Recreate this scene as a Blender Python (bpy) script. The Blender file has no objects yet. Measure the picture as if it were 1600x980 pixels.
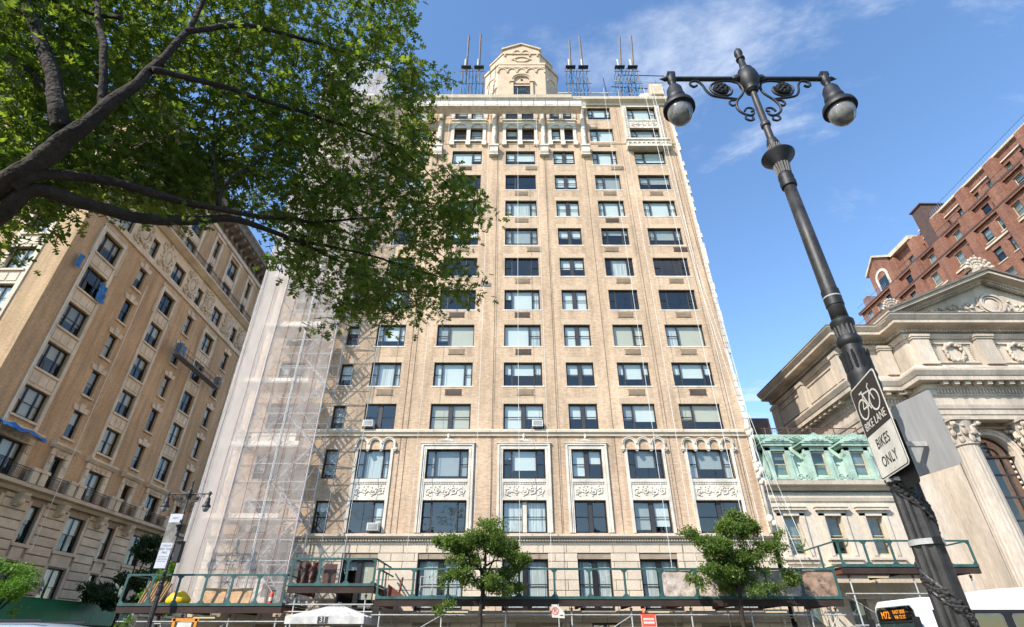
import bpy, math, random
import numpy as np
from math import sin, cos, pi, radians, sqrt, atan2, atan
from mathutils import Vector, Matrix, noise as mnoise
random.seed(7); rng = np.random.default_rng(7)
SC = bpy.context.scene
COL = SC.collection

# ------------------------------------------------------------------ camera
cam_d = bpy.data.cameras.new("camera"); cam = bpy.data.objects.new("camera", cam_d); COL.objects.link(cam)
PITCH = atan(515 / 826)
cam.location = (0, 0, 1.6); cam.rotation_euler = (pi / 2 + PITCH, 0, 0)
cam_d.sensor_width = 36; cam_d.lens = 826 / 1600 * 36; cam_d.clip_start = 0.05; cam_d.clip_end = 3000
SC.camera = cam
# ------------------------------------------------------------------ sky, sun, exposure
SUN_DIR = Vector((-1.0, -1.0, 1.22)).normalized()          # towards the sun
SUN_EL = math.asin(SUN_DIR.z); SUN_AZ = atan2(SUN_DIR.x, SUN_DIR.y)
world = bpy.data.worlds.new("World"); SC.world = world; world.use_nodes = True
wn = world.node_tree; wn.nodes.clear()
def N(nt, t, **kw):
    n = nt.nodes.new(t)
    for k, v in kw.items():
        if k in n.inputs: n.inputs[k].default_value = v
        else: setattr(n, k, v)
    return n
wo = N(wn, 'ShaderNodeOutputWorld'); wb = N(wn, 'ShaderNodeBackground'); wb.inputs['Strength'].default_value = 0.15
sky = N(wn, 'ShaderNodeTexSky'); sky.sky_type = 'NISHITA'; sky.sun_disc = False
sky.sun_elevation = SUN_EL; sky.sun_rotation = SUN_AZ
sky.air_density = 1.0; sky.dust_density = 0.15; sky.ozone_density = 2.0; sky.altitude = 0
hs = N(wn, 'ShaderNodeHueSaturation'); hs.inputs['Saturation'].default_value = 1.1; hs.inputs['Value'].default_value = 1.45
wn.links.new(sky.outputs[0], hs.inputs['Color'])
# scattered fair-weather cloud, laid on a plane high above
tc = N(wn, 'ShaderNodeTexCoord'); sp = N(wn, 'ShaderNodeSeparateXYZ'); wn.links.new(tc.outputs['Generated'], sp.inputs[0])
zz = N(wn, 'ShaderNodeMath', operation='MAXIMUM'); zz.inputs[1].default_value = 0.06; wn.links.new(sp.outputs['Z'], zz.inputs[0])
cx = N(wn, 'ShaderNodeMath', operation='DIVIDE'); cy = N(wn, 'ShaderNodeMath', operation='DIVIDE')
for a, s in ((cx, 'X'), (cy, 'Y')):
    wn.links.new(sp.outputs[s], a.inputs[0]); wn.links.new(zz.outputs[0], a.inputs[1])
cb = N(wn, 'ShaderNodeCombineXYZ'); wn.links.new(cx.outputs[0], cb.inputs['X']); wn.links.new(cy.outputs[0], cb.inputs['Y'])
mp = N(wn, 'ShaderNodeMapping'); mp.inputs['Location'].default_value = (2.3945, 7.3586, 0); mp.inputs['Rotation'].default_value = (0, 0, radians(24)); mp.inputs['Scale'].default_value = (1.0, 1.45, 1)
wn.links.new(cb.outputs[0], mp.inputs['Vector'])
n1 = N(wn, 'ShaderNodeTexNoise', Scale=1.5, Detail=12, Roughness=0.64, Distortion=0.3); wn.links.new(mp.outputs[0], n1.inputs['Vector'])
n2 = N(wn, 'ShaderNodeTexNoise', Scale=0.8, Detail=2); wn.links.new(mp.outputs[0], n2.inputs['Vector'])
ad = N(wn, 'ShaderNodeMath', operation='MULTIPLY_ADD'); ad.inputs[1].default_value = 0.6; wn.links.new(n2.outputs[0], ad.inputs[0]); wn.links.new(n1.outputs[0], ad.inputs[2])
cr = N(wn, 'ShaderNodeMapRange', interpolation_type='SMOOTHSTEP'); cr.inputs['From Min'].default_value = 0.835; cr.inputs['From Max'].default_value = 1.06
cr.inputs['To Max'].default_value = 0.7
wn.links.new(ad.outputs[0], cr.inputs['Value'])
cm = N(wn, 'ShaderNodeMix', data_type='RGBA'); cm.inputs['B'].default_value = (5.2, 5.5, 6.0, 1)
wn.links.new(cr.outputs[0], cm.inputs['Factor']); wn.links.new(hs.outputs[0], cm.inputs['A'])
wn.links.new(cm.outputs['Result'], wb.inputs['Color']); wn.links.new(wb.outputs[0], wo.inputs[0])
sun_d = bpy.data.lights.new("sun", 'SUN'); sun_d.energy = 4.6; sun_d.angle = radians(0.53); sun_d.color = (1, 0.94, 0.84)
sun = bpy.data.objects.new("sun", sun_d); COL.objects.link(sun); sun.rotation_euler = SUN_DIR.to_track_quat('Z', 'Y').to_euler(); sun.location = (-60, -60, 80)
vs = SC.view_settings; vs.view_transform = 'Standard'; vs.look = 'None'; vs.exposure = 0.55; vs.gamma = 1.0; vs.use_curve_mapping = False
SC.cycles.max_bounces = 8; SC.cycles.diffuse_bounces = 3; SC.cycles.glossy_bounces = 3; SC.cycles.transparent_max_bounces = 12; SC.cycles.caustics_reflective = False; SC.cycles.caustics_refractive = False

# ------------------------------------------------------------------ helpers
CP, SP = cos(PITCH), sin(PITCH)
def ray(px, py):
    u = (px - 800) / 826; v = (490 - py) / 826
    return Vector((u, CP - v * SP, SP + v * CP))
def at(px, py, d):                     # a point d metres in front of the viewer
    return Vector((0, 0, 1.6)) + ray(px, py) * d
def atY(px, py, Y): r = ray(px, py); return Vector((0, 0, 1.6)) + r * (Y / r.y)
LOC = {}
def root(name, label, cat, loc=(0, 0, 0), rz=0.0, group=None):
    o = bpy.data.objects.new(name, None); COL.objects.link(o); o.location = loc; o.rotation_euler = (0, 0, rz); o.empty_display_size = 0.3
    tag(o, label, cat, group); LOC[o.name] = Vector((0, 0, 0)); return o
def tag(o, label=None, cat=None, group=None, kind=None):
    if label: o['label'] = label
    if cat: o['category'] = cat
    if group: o['group'] = group
    if kind: o['kind'] = kind
    return o
def place(name, me, mat, parent=None, loc=(0, 0, 0), rot=None, scale=None):
    o = bpy.data.objects.new(name, me); COL.objects.link(o); loc = Vector(loc)
    if me is not None and mat is not None and len(me.materials) == 0: me.materials.append(mat)
    elif me is not None and mat is not None and me.materials[0] is not mat:
        o.material_slots[0].link = 'OBJECT'; o.material_slots[0].material = mat
    LOC[o.name] = loc.copy()
    if parent is not None: o.parent = parent; o.location = loc - LOC[parent.name]
    else: o.location = loc
    if rot is not None: o.rotation_euler = rot
    if scale is not None: o.scale = scale
    return o
def copy_tree(o, parent=None, **kw):
    c = o.copy(); COL.objects.link(c); c.parent = parent
    for ch in o.children: copy_tree(ch, c)
    return c
class MB:
    def __init__(s, T=None): s.v = []; s.f = []; s.mi = []; s.m = 0; s.T = T
    def add(s, vs, fs):
        b = len(s.v)
        if s.T: vs = [s.T(*p) for p in vs]
        s.v.extend(vs); s.f.extend([tuple(i + b for i in f) for f in fs]); s.mi.extend([s.m] * len(fs)); return s
    def box(s, x0, x1, y0, y1, z0, z1):
        return s.add([(x0, y0, z0), (x1, y0, z0), (x1, y1, z0), (x0, y1, z0), (x0, y0, z1), (x1, y0, z1), (x1, y1, z1), (x0, y1, z1)],
                     [(0, 3, 2, 1), (4, 5, 6, 7), (0, 1, 5, 4), (1, 2, 6, 5), (2, 3, 7, 6), (3, 0, 4, 7)])
    def stone(s, x0, x1, y0, y1, z0, z1, c=0.02):          # block whose front (y0) edges are chamfered
        return s.add([(x0, y1, z0), (x1, y1, z0), (x1, y1, z1), (x0, y1, z1), (x0, y0 + c, z0), (x1, y0 + c, z0), (x1, y0 + c, z1), (x0, y0 + c, z1),
                      (x0 + c, y0, z0 + c), (x1 - c, y0, z0 + c), (x1 - c, y0, z1 - c), (x0 + c, y0, z1 - c)],
                     [(0, 1, 5, 4), (1, 2, 6, 5), (2, 3, 7, 6), (3, 0, 4, 7), (4, 5, 9, 8), (5, 6, 10, 9), (6, 7, 11, 10), (7, 4, 8, 11), (8, 9, 10, 11), (0, 3, 2, 1)])
    def quad(s, a, b, c, d): return s.add([a, b, c, d], [(0, 1, 2, 3)])
    def prism(s, poly, y0, y1, axis='y'):                   # poly in xz (axis y), yz (axis x) or xy (axis z)
        n = len(poly)
        g = {'y': lambda p, t: (p[0], t, p[1]), 'x': lambda p, t: (t, p[0], p[1]), 'z': lambda p, t: (p[0], p[1], t)}[axis]
        return s.add([g(p, y0) for p in poly] + [g(p, y1) for p in poly],
                     [tuple(range(n)), tuple(range(2 * n - 1, n - 1, -1))] + [(i, i + n, (i + 1) % n + n, (i + 1) % n) for i in range(n)])
    def tube(s, pts, r, n=6, caps=True):
        pts = [Vector(p) for p in pts]; k = len(pts); rs = r if isinstance(r, (list, tuple)) else [r] * k
        vs = []; up = None
        for i, p in enumerate(pts):
            t = (pts[min(i + 1, k - 1)] - pts[max(i - 1, 0)])
            if t.length < 1e-9: t = Vector((0, 0, 1))
            t.normalize()
            if up is None: up = Vector((0, 0, 1)) if abs(t.z) < 0.9 else Vector((0, 1, 0))
            a = (up - t * up.dot(t))
            if a.length < 1e-5: a = t.orthogonal()
            a.normalize(); b = t.cross(a); up = a
            for j in range(n):
                an = 2 * pi * j / n; vs.append(tuple(p + (a * cos(an) + b * sin(an)) * rs[i]))
        fs = [(i * n + j, i * n + (j + 1) % n, (i + 1) * n + (j + 1) % n, (i + 1) * n + j) for i in range(k - 1) for j in range(n)]
        if caps: fs += [tuple(range(n - 1, -1, -1)), tuple((k - 1) * n + j for j in range(n))]
        return s.add(vs, fs)
    def bar(s, p, q, w=0.05, h=None):
        return s.tube([p, q], w * 0.7071, 4)
    def lathe(s, prof, cx=0, cy=0, n=16, M=None, flute=0.0, nf=0):
        vs = []
        for r, z in prof:
            for j in range(n):
                a = 2 * pi * j / n; rr = r * (1 - (flute if (nf and j % 2) else 0))
                p = Vector((rr * cos(a), rr * sin(a), z)); p = M @ p if M else p
                vs.append((p.x + cx, p.y + cy, p.z))
        k = len(prof)
        fs = [(i * n + j, i * n + (j + 1) % n, (i + 1) * n + (j + 1) % n, (i + 1) * n + j) for i in range(k - 1) for j in range(n)]
        fs += [tuple(range(n - 1, -1, -1)), tuple((k - 1) * n + j for j in range(n))]
        return s.add(vs, fs)
    def ball(s, c, r, n=8, m=5):
        r = r if isinstance(r, (tuple, list)) else (r, r, r)
        vs = [(c[0], c[1], c[2] - r[2])]; fs = []
        for i in range(1, m):
            t = pi * i / m - pi / 2
            for j in range(n): vs.append((c[0] + r[0] * cos(t) * cos(2 * pi * j / n), c[1] + r[1] * cos(t) * sin(2 * pi * j / n), c[2] + r[2] * sin(t)))
        vs.append((c[0], c[1], c[2] + r[2])); L = len(vs) - 1
        for j in range(n): fs.append((0, 1 + (j + 1) % n, 1 + j)); fs.append((L, L - n + j, L - n + (j + 1) % n))
        for i in range(m - 2):
            for j in range(n): a = 1 + i * n; fs.append((a + j, a + (j + 1) % n, a + n + (j + 1) % n, a + n + j))
        return s.add(vs, fs)
    def arc(s, cx, cz, r0, r1, y0, y1, a0=0, a1=pi, n=10, sz=1.0):   # arched band in the xz plane
        for i in range(n):
            t0 = a0 + (a1 - a0) * i / n; t1 = a0 + (a1 - a0) * (i + 1) / n
            P = lambda r, t, y: (cx + r * cos(t), y, cz + r * sz * sin(t))
            s.add([P(r0, t0, y0), P(r1, t0, y0), P(r1, t1, y0), P(r0, t1, y0), P(r0, t0, y1), P(r1, t0, y1), P(r1, t1, y1), P(r0, t1, y1)],
                  [(0, 1, 2, 3), (7, 6, 5, 4), (1, 5, 6, 2), (4, 0, 3, 7)] + ([(0, 4, 5, 1)] if i == 0 else []) + ([(3, 2, 6, 7)] if i == n - 1 else []))
        return s
    def scroll(s, cx, cz, y, r, turns=1.6, tr=0.03, d=1, a0=0.0, n=16, seg=5):   # flat spiral of tube in the xz plane
        pts = []
        for i in range(n + 1):
            t = i / n; a = a0 + d * 2 * pi * turns * t; rr = r * (1 - 0.85 * t)
            pts.append((cx + rr * cos(a), y, cz + rr * sin(a)))
        return s.tube(pts, [tr * (1.0 - 0.4 * i / n) for i in range(n + 1)], seg)
    def wall(s, x0, x1, z0, z1, holes, y=0.0, depth=0.3):
        xs = sorted({x0, x1} | {h[0] for h in holes} | {h[1] for h in holes}); xs = [x for x in xs if x0 - 1e-6 <= x <= x1 + 1e-6]
        zs = sorted({z0, z1} | {h[2] for h in holes} | {h[3] for h in holes}); zs = [z for z in zs if z0 - 1e-6 <= z <= z1 + 1e-6]
        for j in range(len(zs) - 1):
            zc = (zs[j] + zs[j + 1]) / 2; run = None
            for i in range(len(xs) - 1):
                xc = (xs[i] + xs[i + 1]) / 2
                hole = any(h[0] < xc < h[1] and h[2] < zc < h[3] for h in holes)
                if not hole and run is None: run = xs[i]
                if run is not None and (hole or i == len(xs) - 2):
                    e = xs[i] if hole else xs[i + 1]
                    s.quad((run, y, zs[j]), (e, y, zs[j]), (e, y, zs[j + 1]), (run, y, zs[j + 1])); run = None
        for a, b, c, d in holes:
            y2 = y + depth
            s.quad((a, y, c), (a, y2, c), (b, y2, c), (b, y, c)); s.quad((a, y, d), (b, y, d), (b, y2, d), (a, y2, d))
            s.quad((a, y, c), (a, y, d), (a, y2, d), (a, y2, c)); s.quad((b, y, c), (b, y2, c), (b, y2, d), (b, y, d))
        return s
    def mesh(s, name, mats=None, smooth=False, center=None):
        me = bpy.data.meshes.new(name); c = center or Vector((0, 0, 0))
        me.from_pydata([(p[0] - c[0], p[1] - c[1], p[2] - c[2]) for p in s.v], [], s.f)
        if mats:
            for m in (mats if isinstance(mats, (list, tuple)) else [mats]): me.materials.append(m)
        me.polygons.foreach_set('material_index', s.mi)
        if smooth:
            me.polygons.foreach_set('use_smooth', [True] * len(s.f))
            if smooth == 'auto':
                me.set_sharp_from_angle(angle=radians(38))
        me.update(); return me
    def build(s, name, mats, parent=None, smooth=False, base=False):
        if not s.v: return None
        lo = [min(p[i] for p in s.v) for i in range(3)]; hi = [max(p[i] for p in s.v) for i in range(3)]
        c = Vector([(lo[i] + hi[i]) / 2 for i in range(3)])
        if base: c.z = lo[2]
        return place(name, s.mesh(name, mats, smooth, c), None, parent, c)
UNIT = MB().quad((0, 0, 0), (1, 0, 0), (1, 0, 1), (0, 0, 1)).mesh('pane')

# ------------------------------------------------------------------ materials
def new_mat(name):
    m = bpy.data.materials.new(name); m.use_nodes = True; nt = m.node_tree
    return m, nt, nt.nodes['Principled BSDF']
def L(nt, a, b): nt.links.new(a, b)
def mat(name, col, rough=0.7, metal=0.0, var=0.25, scale=1.5, bump=0.0, bscale=25.0, fine=0.12, spec=0.4, stretch=None, rnd=0.0):
    m, nt, p = new_mat(name); p.inputs['Roughness'].default_value = rough; p.inputs['Metallic'].default_value = metal; p.inputs['Specular IOR Level'].default_value = spec
    g = N(nt, 'ShaderNodeNewGeometry'); vec = g.outputs['Position']
    if stretch:
        mpn = N(nt, 'ShaderNodeMapping'); mpn.inputs['Scale'].default_value = stretch; L(nt, vec, mpn.inputs['Vector']); vec = mpn.outputs[0]
    a = N(nt, 'ShaderNodeTexNoise', Scale=scale, Detail=5, Roughness=0.6); b = N(nt, 'ShaderNodeTexNoise', Scale=scale * 14, Detail=3)
    L(nt, vec, a.inputs['Vector']); L(nt, vec, b.inputs['Vector'])
    r1 = N(nt, 'ShaderNodeMapRange'); r1.inputs['From Min'].default_value = .3; r1.inputs['From Max'].default_value = .7; r1.inputs['To Min'].default_value = 1 - var; r1.inputs['To Max'].default_value = 1 + var * 0.6
    r2 = N(nt, 'ShaderNodeMapRange'); r2.inputs['From Min'].default_value = .25; r2.inputs['From Max'].default_value = .75; r2.inputs['To Min'].default_value = 1 - fine; r2.inputs['To Max'].default_value = 1 + fine
    L(nt, a.outputs[0], r1.inputs[0]); L(nt, b.outputs[0], r2.inputs[0])
    mu = N(nt, 'ShaderNodeMath', operation='MULTIPLY'); L(nt, r1.outputs[0], mu.inputs[0]); L(nt, r2.outputs[0], mu.inputs[1]); fac = mu.outputs[0]
    if rnd:
        oi = N(nt, 'ShaderNodeObjectInfo'); rr = N(nt, 'ShaderNodeMapRange'); rr.inputs['To Min'].default_value = 1 - rnd; rr.inputs['To Max'].default_value = 1 + rnd; L(nt, oi.outputs['Random'], rr.inputs[0])
        m2 = N(nt, 'ShaderNodeMath', operation='MULTIPLY'); L(nt, fac, m2.inputs[0]); L(nt, rr.outputs[0], m2.inputs[1]); fac = m2.outputs[0]
    vm = N(nt, 'ShaderNodeVectorMath', operation='SCALE'); vm.inputs[0].default_value = col[:3]; L(nt, fac, vm.inputs['Scale']); L(nt, vm.outputs[0], p.inputs['Base Color'])
    if bump:
        bn = N(nt, 'ShaderNodeTexNoise', Scale=bscale, Detail=4); L(nt, vec, bn.inputs['Vector'])
        bp = N(nt, 'ShaderNodeBump', Strength=min(bump, 1), Distance=0.02 * max(1, bump)); L(nt, bn.outputs[0], bp.inputs['Height']); L(nt, bp.outputs[0], p.inputs['Normal'])
    return m
def brick(name, c1, c2, mortar, w=0.21, h=0.072, ms=0.010, var=0.15, soldier=False):
    m, nt, p = new_mat(name); p.inputs['Roughness'].default_value = 0.85; p.inputs['Specular IOR Level'].default_value = 0.2
    g = N(nt, 'ShaderNodeNewGeometry'); s = N(nt, 'ShaderNodeSeparateXYZ'); L(nt, g.outputs['Position'], s.inputs[0])
    ad = N(nt, 'ShaderNodeMath', operation='ADD'); L(nt, s.outputs['X'], ad.inputs[0]); L(nt, s.outputs['Y'], ad.inputs[1])
    cb = N(nt, 'ShaderNodeCombineXYZ')
    if soldier: L(nt, ad.outputs[0], cb.inputs['Y']); L(nt, s.outputs['Z'], cb.inputs['X'])
    else: L(nt, ad.outputs[0], cb.inputs['X']); L(nt, s.outputs['Z'], cb.inputs['Y'])
    bt = N(nt, 'ShaderNodeTexBrick'); L(nt, cb.outputs[0], bt.inputs['Vector'])
    for k, v in {'Scale': 1.0, 'Brick Width': w, 'Row Height': h, 'Mortar Size': ms, 'Mortar Smooth': 0.3, 'Bias': -0.1}.items(): bt.inputs[k].default_value = v
    bt.inputs['Color1'].default_value = (*c1, 1); bt.inputs['Color2'].default_value = (*c2, 1); bt.inputs['Mortar'].default_value = (*mortar, 1)
    # patches a few bricks wide and broad weathering
    mpn = N(nt, 'ShaderNodeMapping'); mpn.inputs['Scale'].default_value = (3.4, 11.0, 1); L(nt, cb.outputs[0], mpn.inputs['Vector'])
    a = N(nt, 'ShaderNodeTexNoise', Scale=1.0, Detail=4, Roughness=0.65); L(nt, mpn.outputs[0], a.inputs['Vector'])
    b = N(nt, 'ShaderNodeTexNoise', Scale=0.22, Detail=5); L(nt, cb.outputs[0], b.inputs['Vector'])
    r1 = N(nt, 'ShaderNodeMapRange'); r1.inputs['From Min'].default_value = .3; r1.inputs['From Max'].default_value = .7; r1.inputs['To Min'].default_value = 1 - var; r1.inputs['To Max'].default_value = 1 + var
    r2 = N(nt, 'ShaderNodeMapRange'); r2.inputs['From Min'].default_value = .3; r2.inputs['From Max'].default_value = .7; r2.inputs['To Min'].default_value = .84; r2.inputs['To Max'].default_value = 1.12
    L(nt, a.outputs[0], r1.inputs[0]); L(nt, b.outputs[0], r2.inputs[0])
    mu0 = N(nt, 'ShaderNodeMath', operation='MULTIPLY'); L(nt, r1.outputs[0], mu0.inputs[0]); L(nt, r2.outputs[0], mu0.inputs[1])
    ms_ = N(nt, 'ShaderNodeMapping'); ms_.inputs['Scale'].default_value = (1.5, .14, 1); L(nt, cb.outputs[0], ms_.inputs['Vector']) if not soldier else None
    c_ = N(nt, 'ShaderNodeTexNoise', Scale=1.0, Detail=5, Roughness=0.7); L(nt, ms_.outputs[0], c_.inputs['Vector'])
    r3 = N(nt, 'ShaderNodeMapRange'); r3.inputs['From Min'].default_value = .28; r3.inputs['From Max'].default_value = .6; r3.inputs['To Min'].default_value = .64; r3.inputs['To Max'].default_value = 1.04; L(nt, c_.outputs[0], r3.inputs[0])
    mu = N(nt, 'ShaderNodeMath', operation='MULTIPLY'); L(nt, mu0.outputs[0], mu.inputs[0]); L(nt, r3.outputs[0], mu.inputs[1])
    vm = N(nt, 'ShaderNodeVectorMath', operation='SCALE'); L(nt, bt.outputs['Color'], vm.inputs[0]); L(nt, mu.outputs[0], vm.inputs['Scale']); L(nt, vm.outputs[0], p.inputs['Base Color'])
    bp = N(nt, 'ShaderNodeBump', Strength=0.5, Distance=0.01); bp.invert = True; L(nt, bt.outputs['Fac'], bp.inputs['Height']); L(nt, bp.outputs[0], p.inputs['Normal'])
    return m
def glass(name, tint=(0.82, 0.88, 0.88), ior=2.0, rough=0.015, wav=0.0):
    m, nt, p = new_mat(name); nt.nodes.remove(p); o = nt.nodes['Material Output']
    t = N(nt, 'ShaderNodeBsdfTransparent'); t.inputs[0].default_value = (*tint, 1); gl = N(nt, 'ShaderNodeBsdfGlossy'); gl.inputs['Roughness'].default_value = rough; gl.inputs['Color'].default_value = (.97, .92, .84, 1)
    f0 = ((ior - 1) / (ior + 1)) ** 2; lw = N(nt, 'ShaderNodeLayerWeight'); lw.inputs['Blend'].default_value = 0.5
    pw = N(nt, 'ShaderNodeMath', operation='POWER'); pw.inputs[1].default_value = 4.0; L(nt, lw.outputs['Facing'], pw.inputs[0])
    fr = N(nt, 'ShaderNodeMath', operation='MULTIPLY_ADD'); fr.inputs[1].default_value = 1 - f0; fr.inputs[2].default_value = f0; L(nt, pw.outputs[0], fr.inputs[0]); mx = N(nt, 'ShaderNodeMixShader')
    g = N(nt, 'ShaderNodeNewGeometry'); nz = N(nt, 'ShaderNodeTexNoise', Scale=0.8, Detail=1); L(nt, g.outputs['Position'], nz.inputs['Vector'])
    bp = N(nt, 'ShaderNodeBump', Strength=0.12, Distance=0.06); L(nt, nz.outputs[0], bp.inputs['Height']); L(nt, bp.outputs[0], gl.inputs['Normal'])
    L(nt, fr.outputs[0], mx.inputs[0]); L(nt, t.outputs[0], mx.inputs[1]); L(nt, gl.outputs[0], mx.inputs[2]); L(nt, mx.outputs[0], o.inputs['Surface']); return m
def net_mat(name, col, dens, weave=True):
    m, nt, p = new_mat(name); nt.nodes.remove(p); o = nt.nodes['Material Output']
    t = N(nt, 'ShaderNodeBsdfTransparent'); d = N(nt, 'ShaderNodeBsdfDiffuse'); d.inputs[0].default_value = (*col, 1); tr = N(nt, 'ShaderNodeBsdfTranslucent'); tr.inputs[0].default_value = (*col, 1)
    m1 = N(nt, 'ShaderNodeMixShader'); m1.inputs[0].default_value = 0.35; L(nt, d.outputs[0], m1.inputs[1]); L(nt, tr.outputs[0], m1.inputs[2])
    g = N(nt, 'ShaderNodeNewGeometry'); nz = N(nt, 'ShaderNodeTexNoise', Scale=0.7, Detail=5, Distortion=0.6); mpn = N(nt, 'ShaderNodeMapping'); mpn.inputs['Scale'].default_value = (1.6, 1, .5)
    L(nt, g.outputs['Position'], mpn.inputs[0]); L(nt, mpn.outputs[0], nz.inputs['Vector'])
    r = N(nt, 'ShaderNodeMapRange'); r.inputs['From Min'].default_value = .3; r.inputs['From Max'].default_value = .7; r.inputs['To Min'].default_value = dens - .1; r.inputs['To Max'].default_value = dens + .1; L(nt, nz.outputs[0], r.inputs[0])
    mx = N(nt, 'ShaderNodeMixShader'); L(nt, r.outputs[0], mx.inputs[0]); L(nt, t.outputs[0], mx.inputs[1]); L(nt, m1.outputs[0], mx.inputs[2]); L(nt, mx.outputs[0], o.inputs['Surface']); return m
def leaf_mat(name, c1, c2, trans=0.45, rough=0.42):
    m, nt, p = new_mat(name); o = nt.nodes['Material Output']; g = N(nt, 'ShaderNodeNewGeometry')
    mx = N(nt, 'ShaderNodeMix', data_type='RGBA'); mx.inputs['A'].default_value = (*c1, 1); mx.inputs['B'].default_value = (*c2, 1); L(nt, g.outputs['Random Per Island'], mx.inputs['Factor'])
    L(nt, mx.outputs['Result'], p.inputs['Base Color']); p.inputs['Roughness'].default_value = rough; p.inputs['Specular IOR Level'].default_value = 0.45
    tr = N(nt, 'ShaderNodeBsdfTranslucent'); vm = N(nt, 'ShaderNodeVectorMath', operation='MULTIPLY'); vm.inputs[1].default_value = (1.4, 1.5, 0.6); L(nt, mx.outputs['Result'], vm.inputs[0]); L(nt, vm.outputs[0], tr.inputs[0])
    ms = N(nt, 'ShaderNodeMixShader'); ms.inputs[0].default_value = trans; L(nt, p.outputs[0], ms.inputs[1]); L(nt, tr.outputs[0], ms.inputs[2]); L(nt, ms.outputs[0], o.inputs['Surface']); return m
def emit(name, col, st):
    m, nt, p = new_mat(name); p.inputs['Base Color'].default_value = (0.02, 0.01, 0, 1); p.inputs['Emission Color'].default_value = (*col, 1); p.inputs['Emission Strength'].default_value = st; return m
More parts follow.
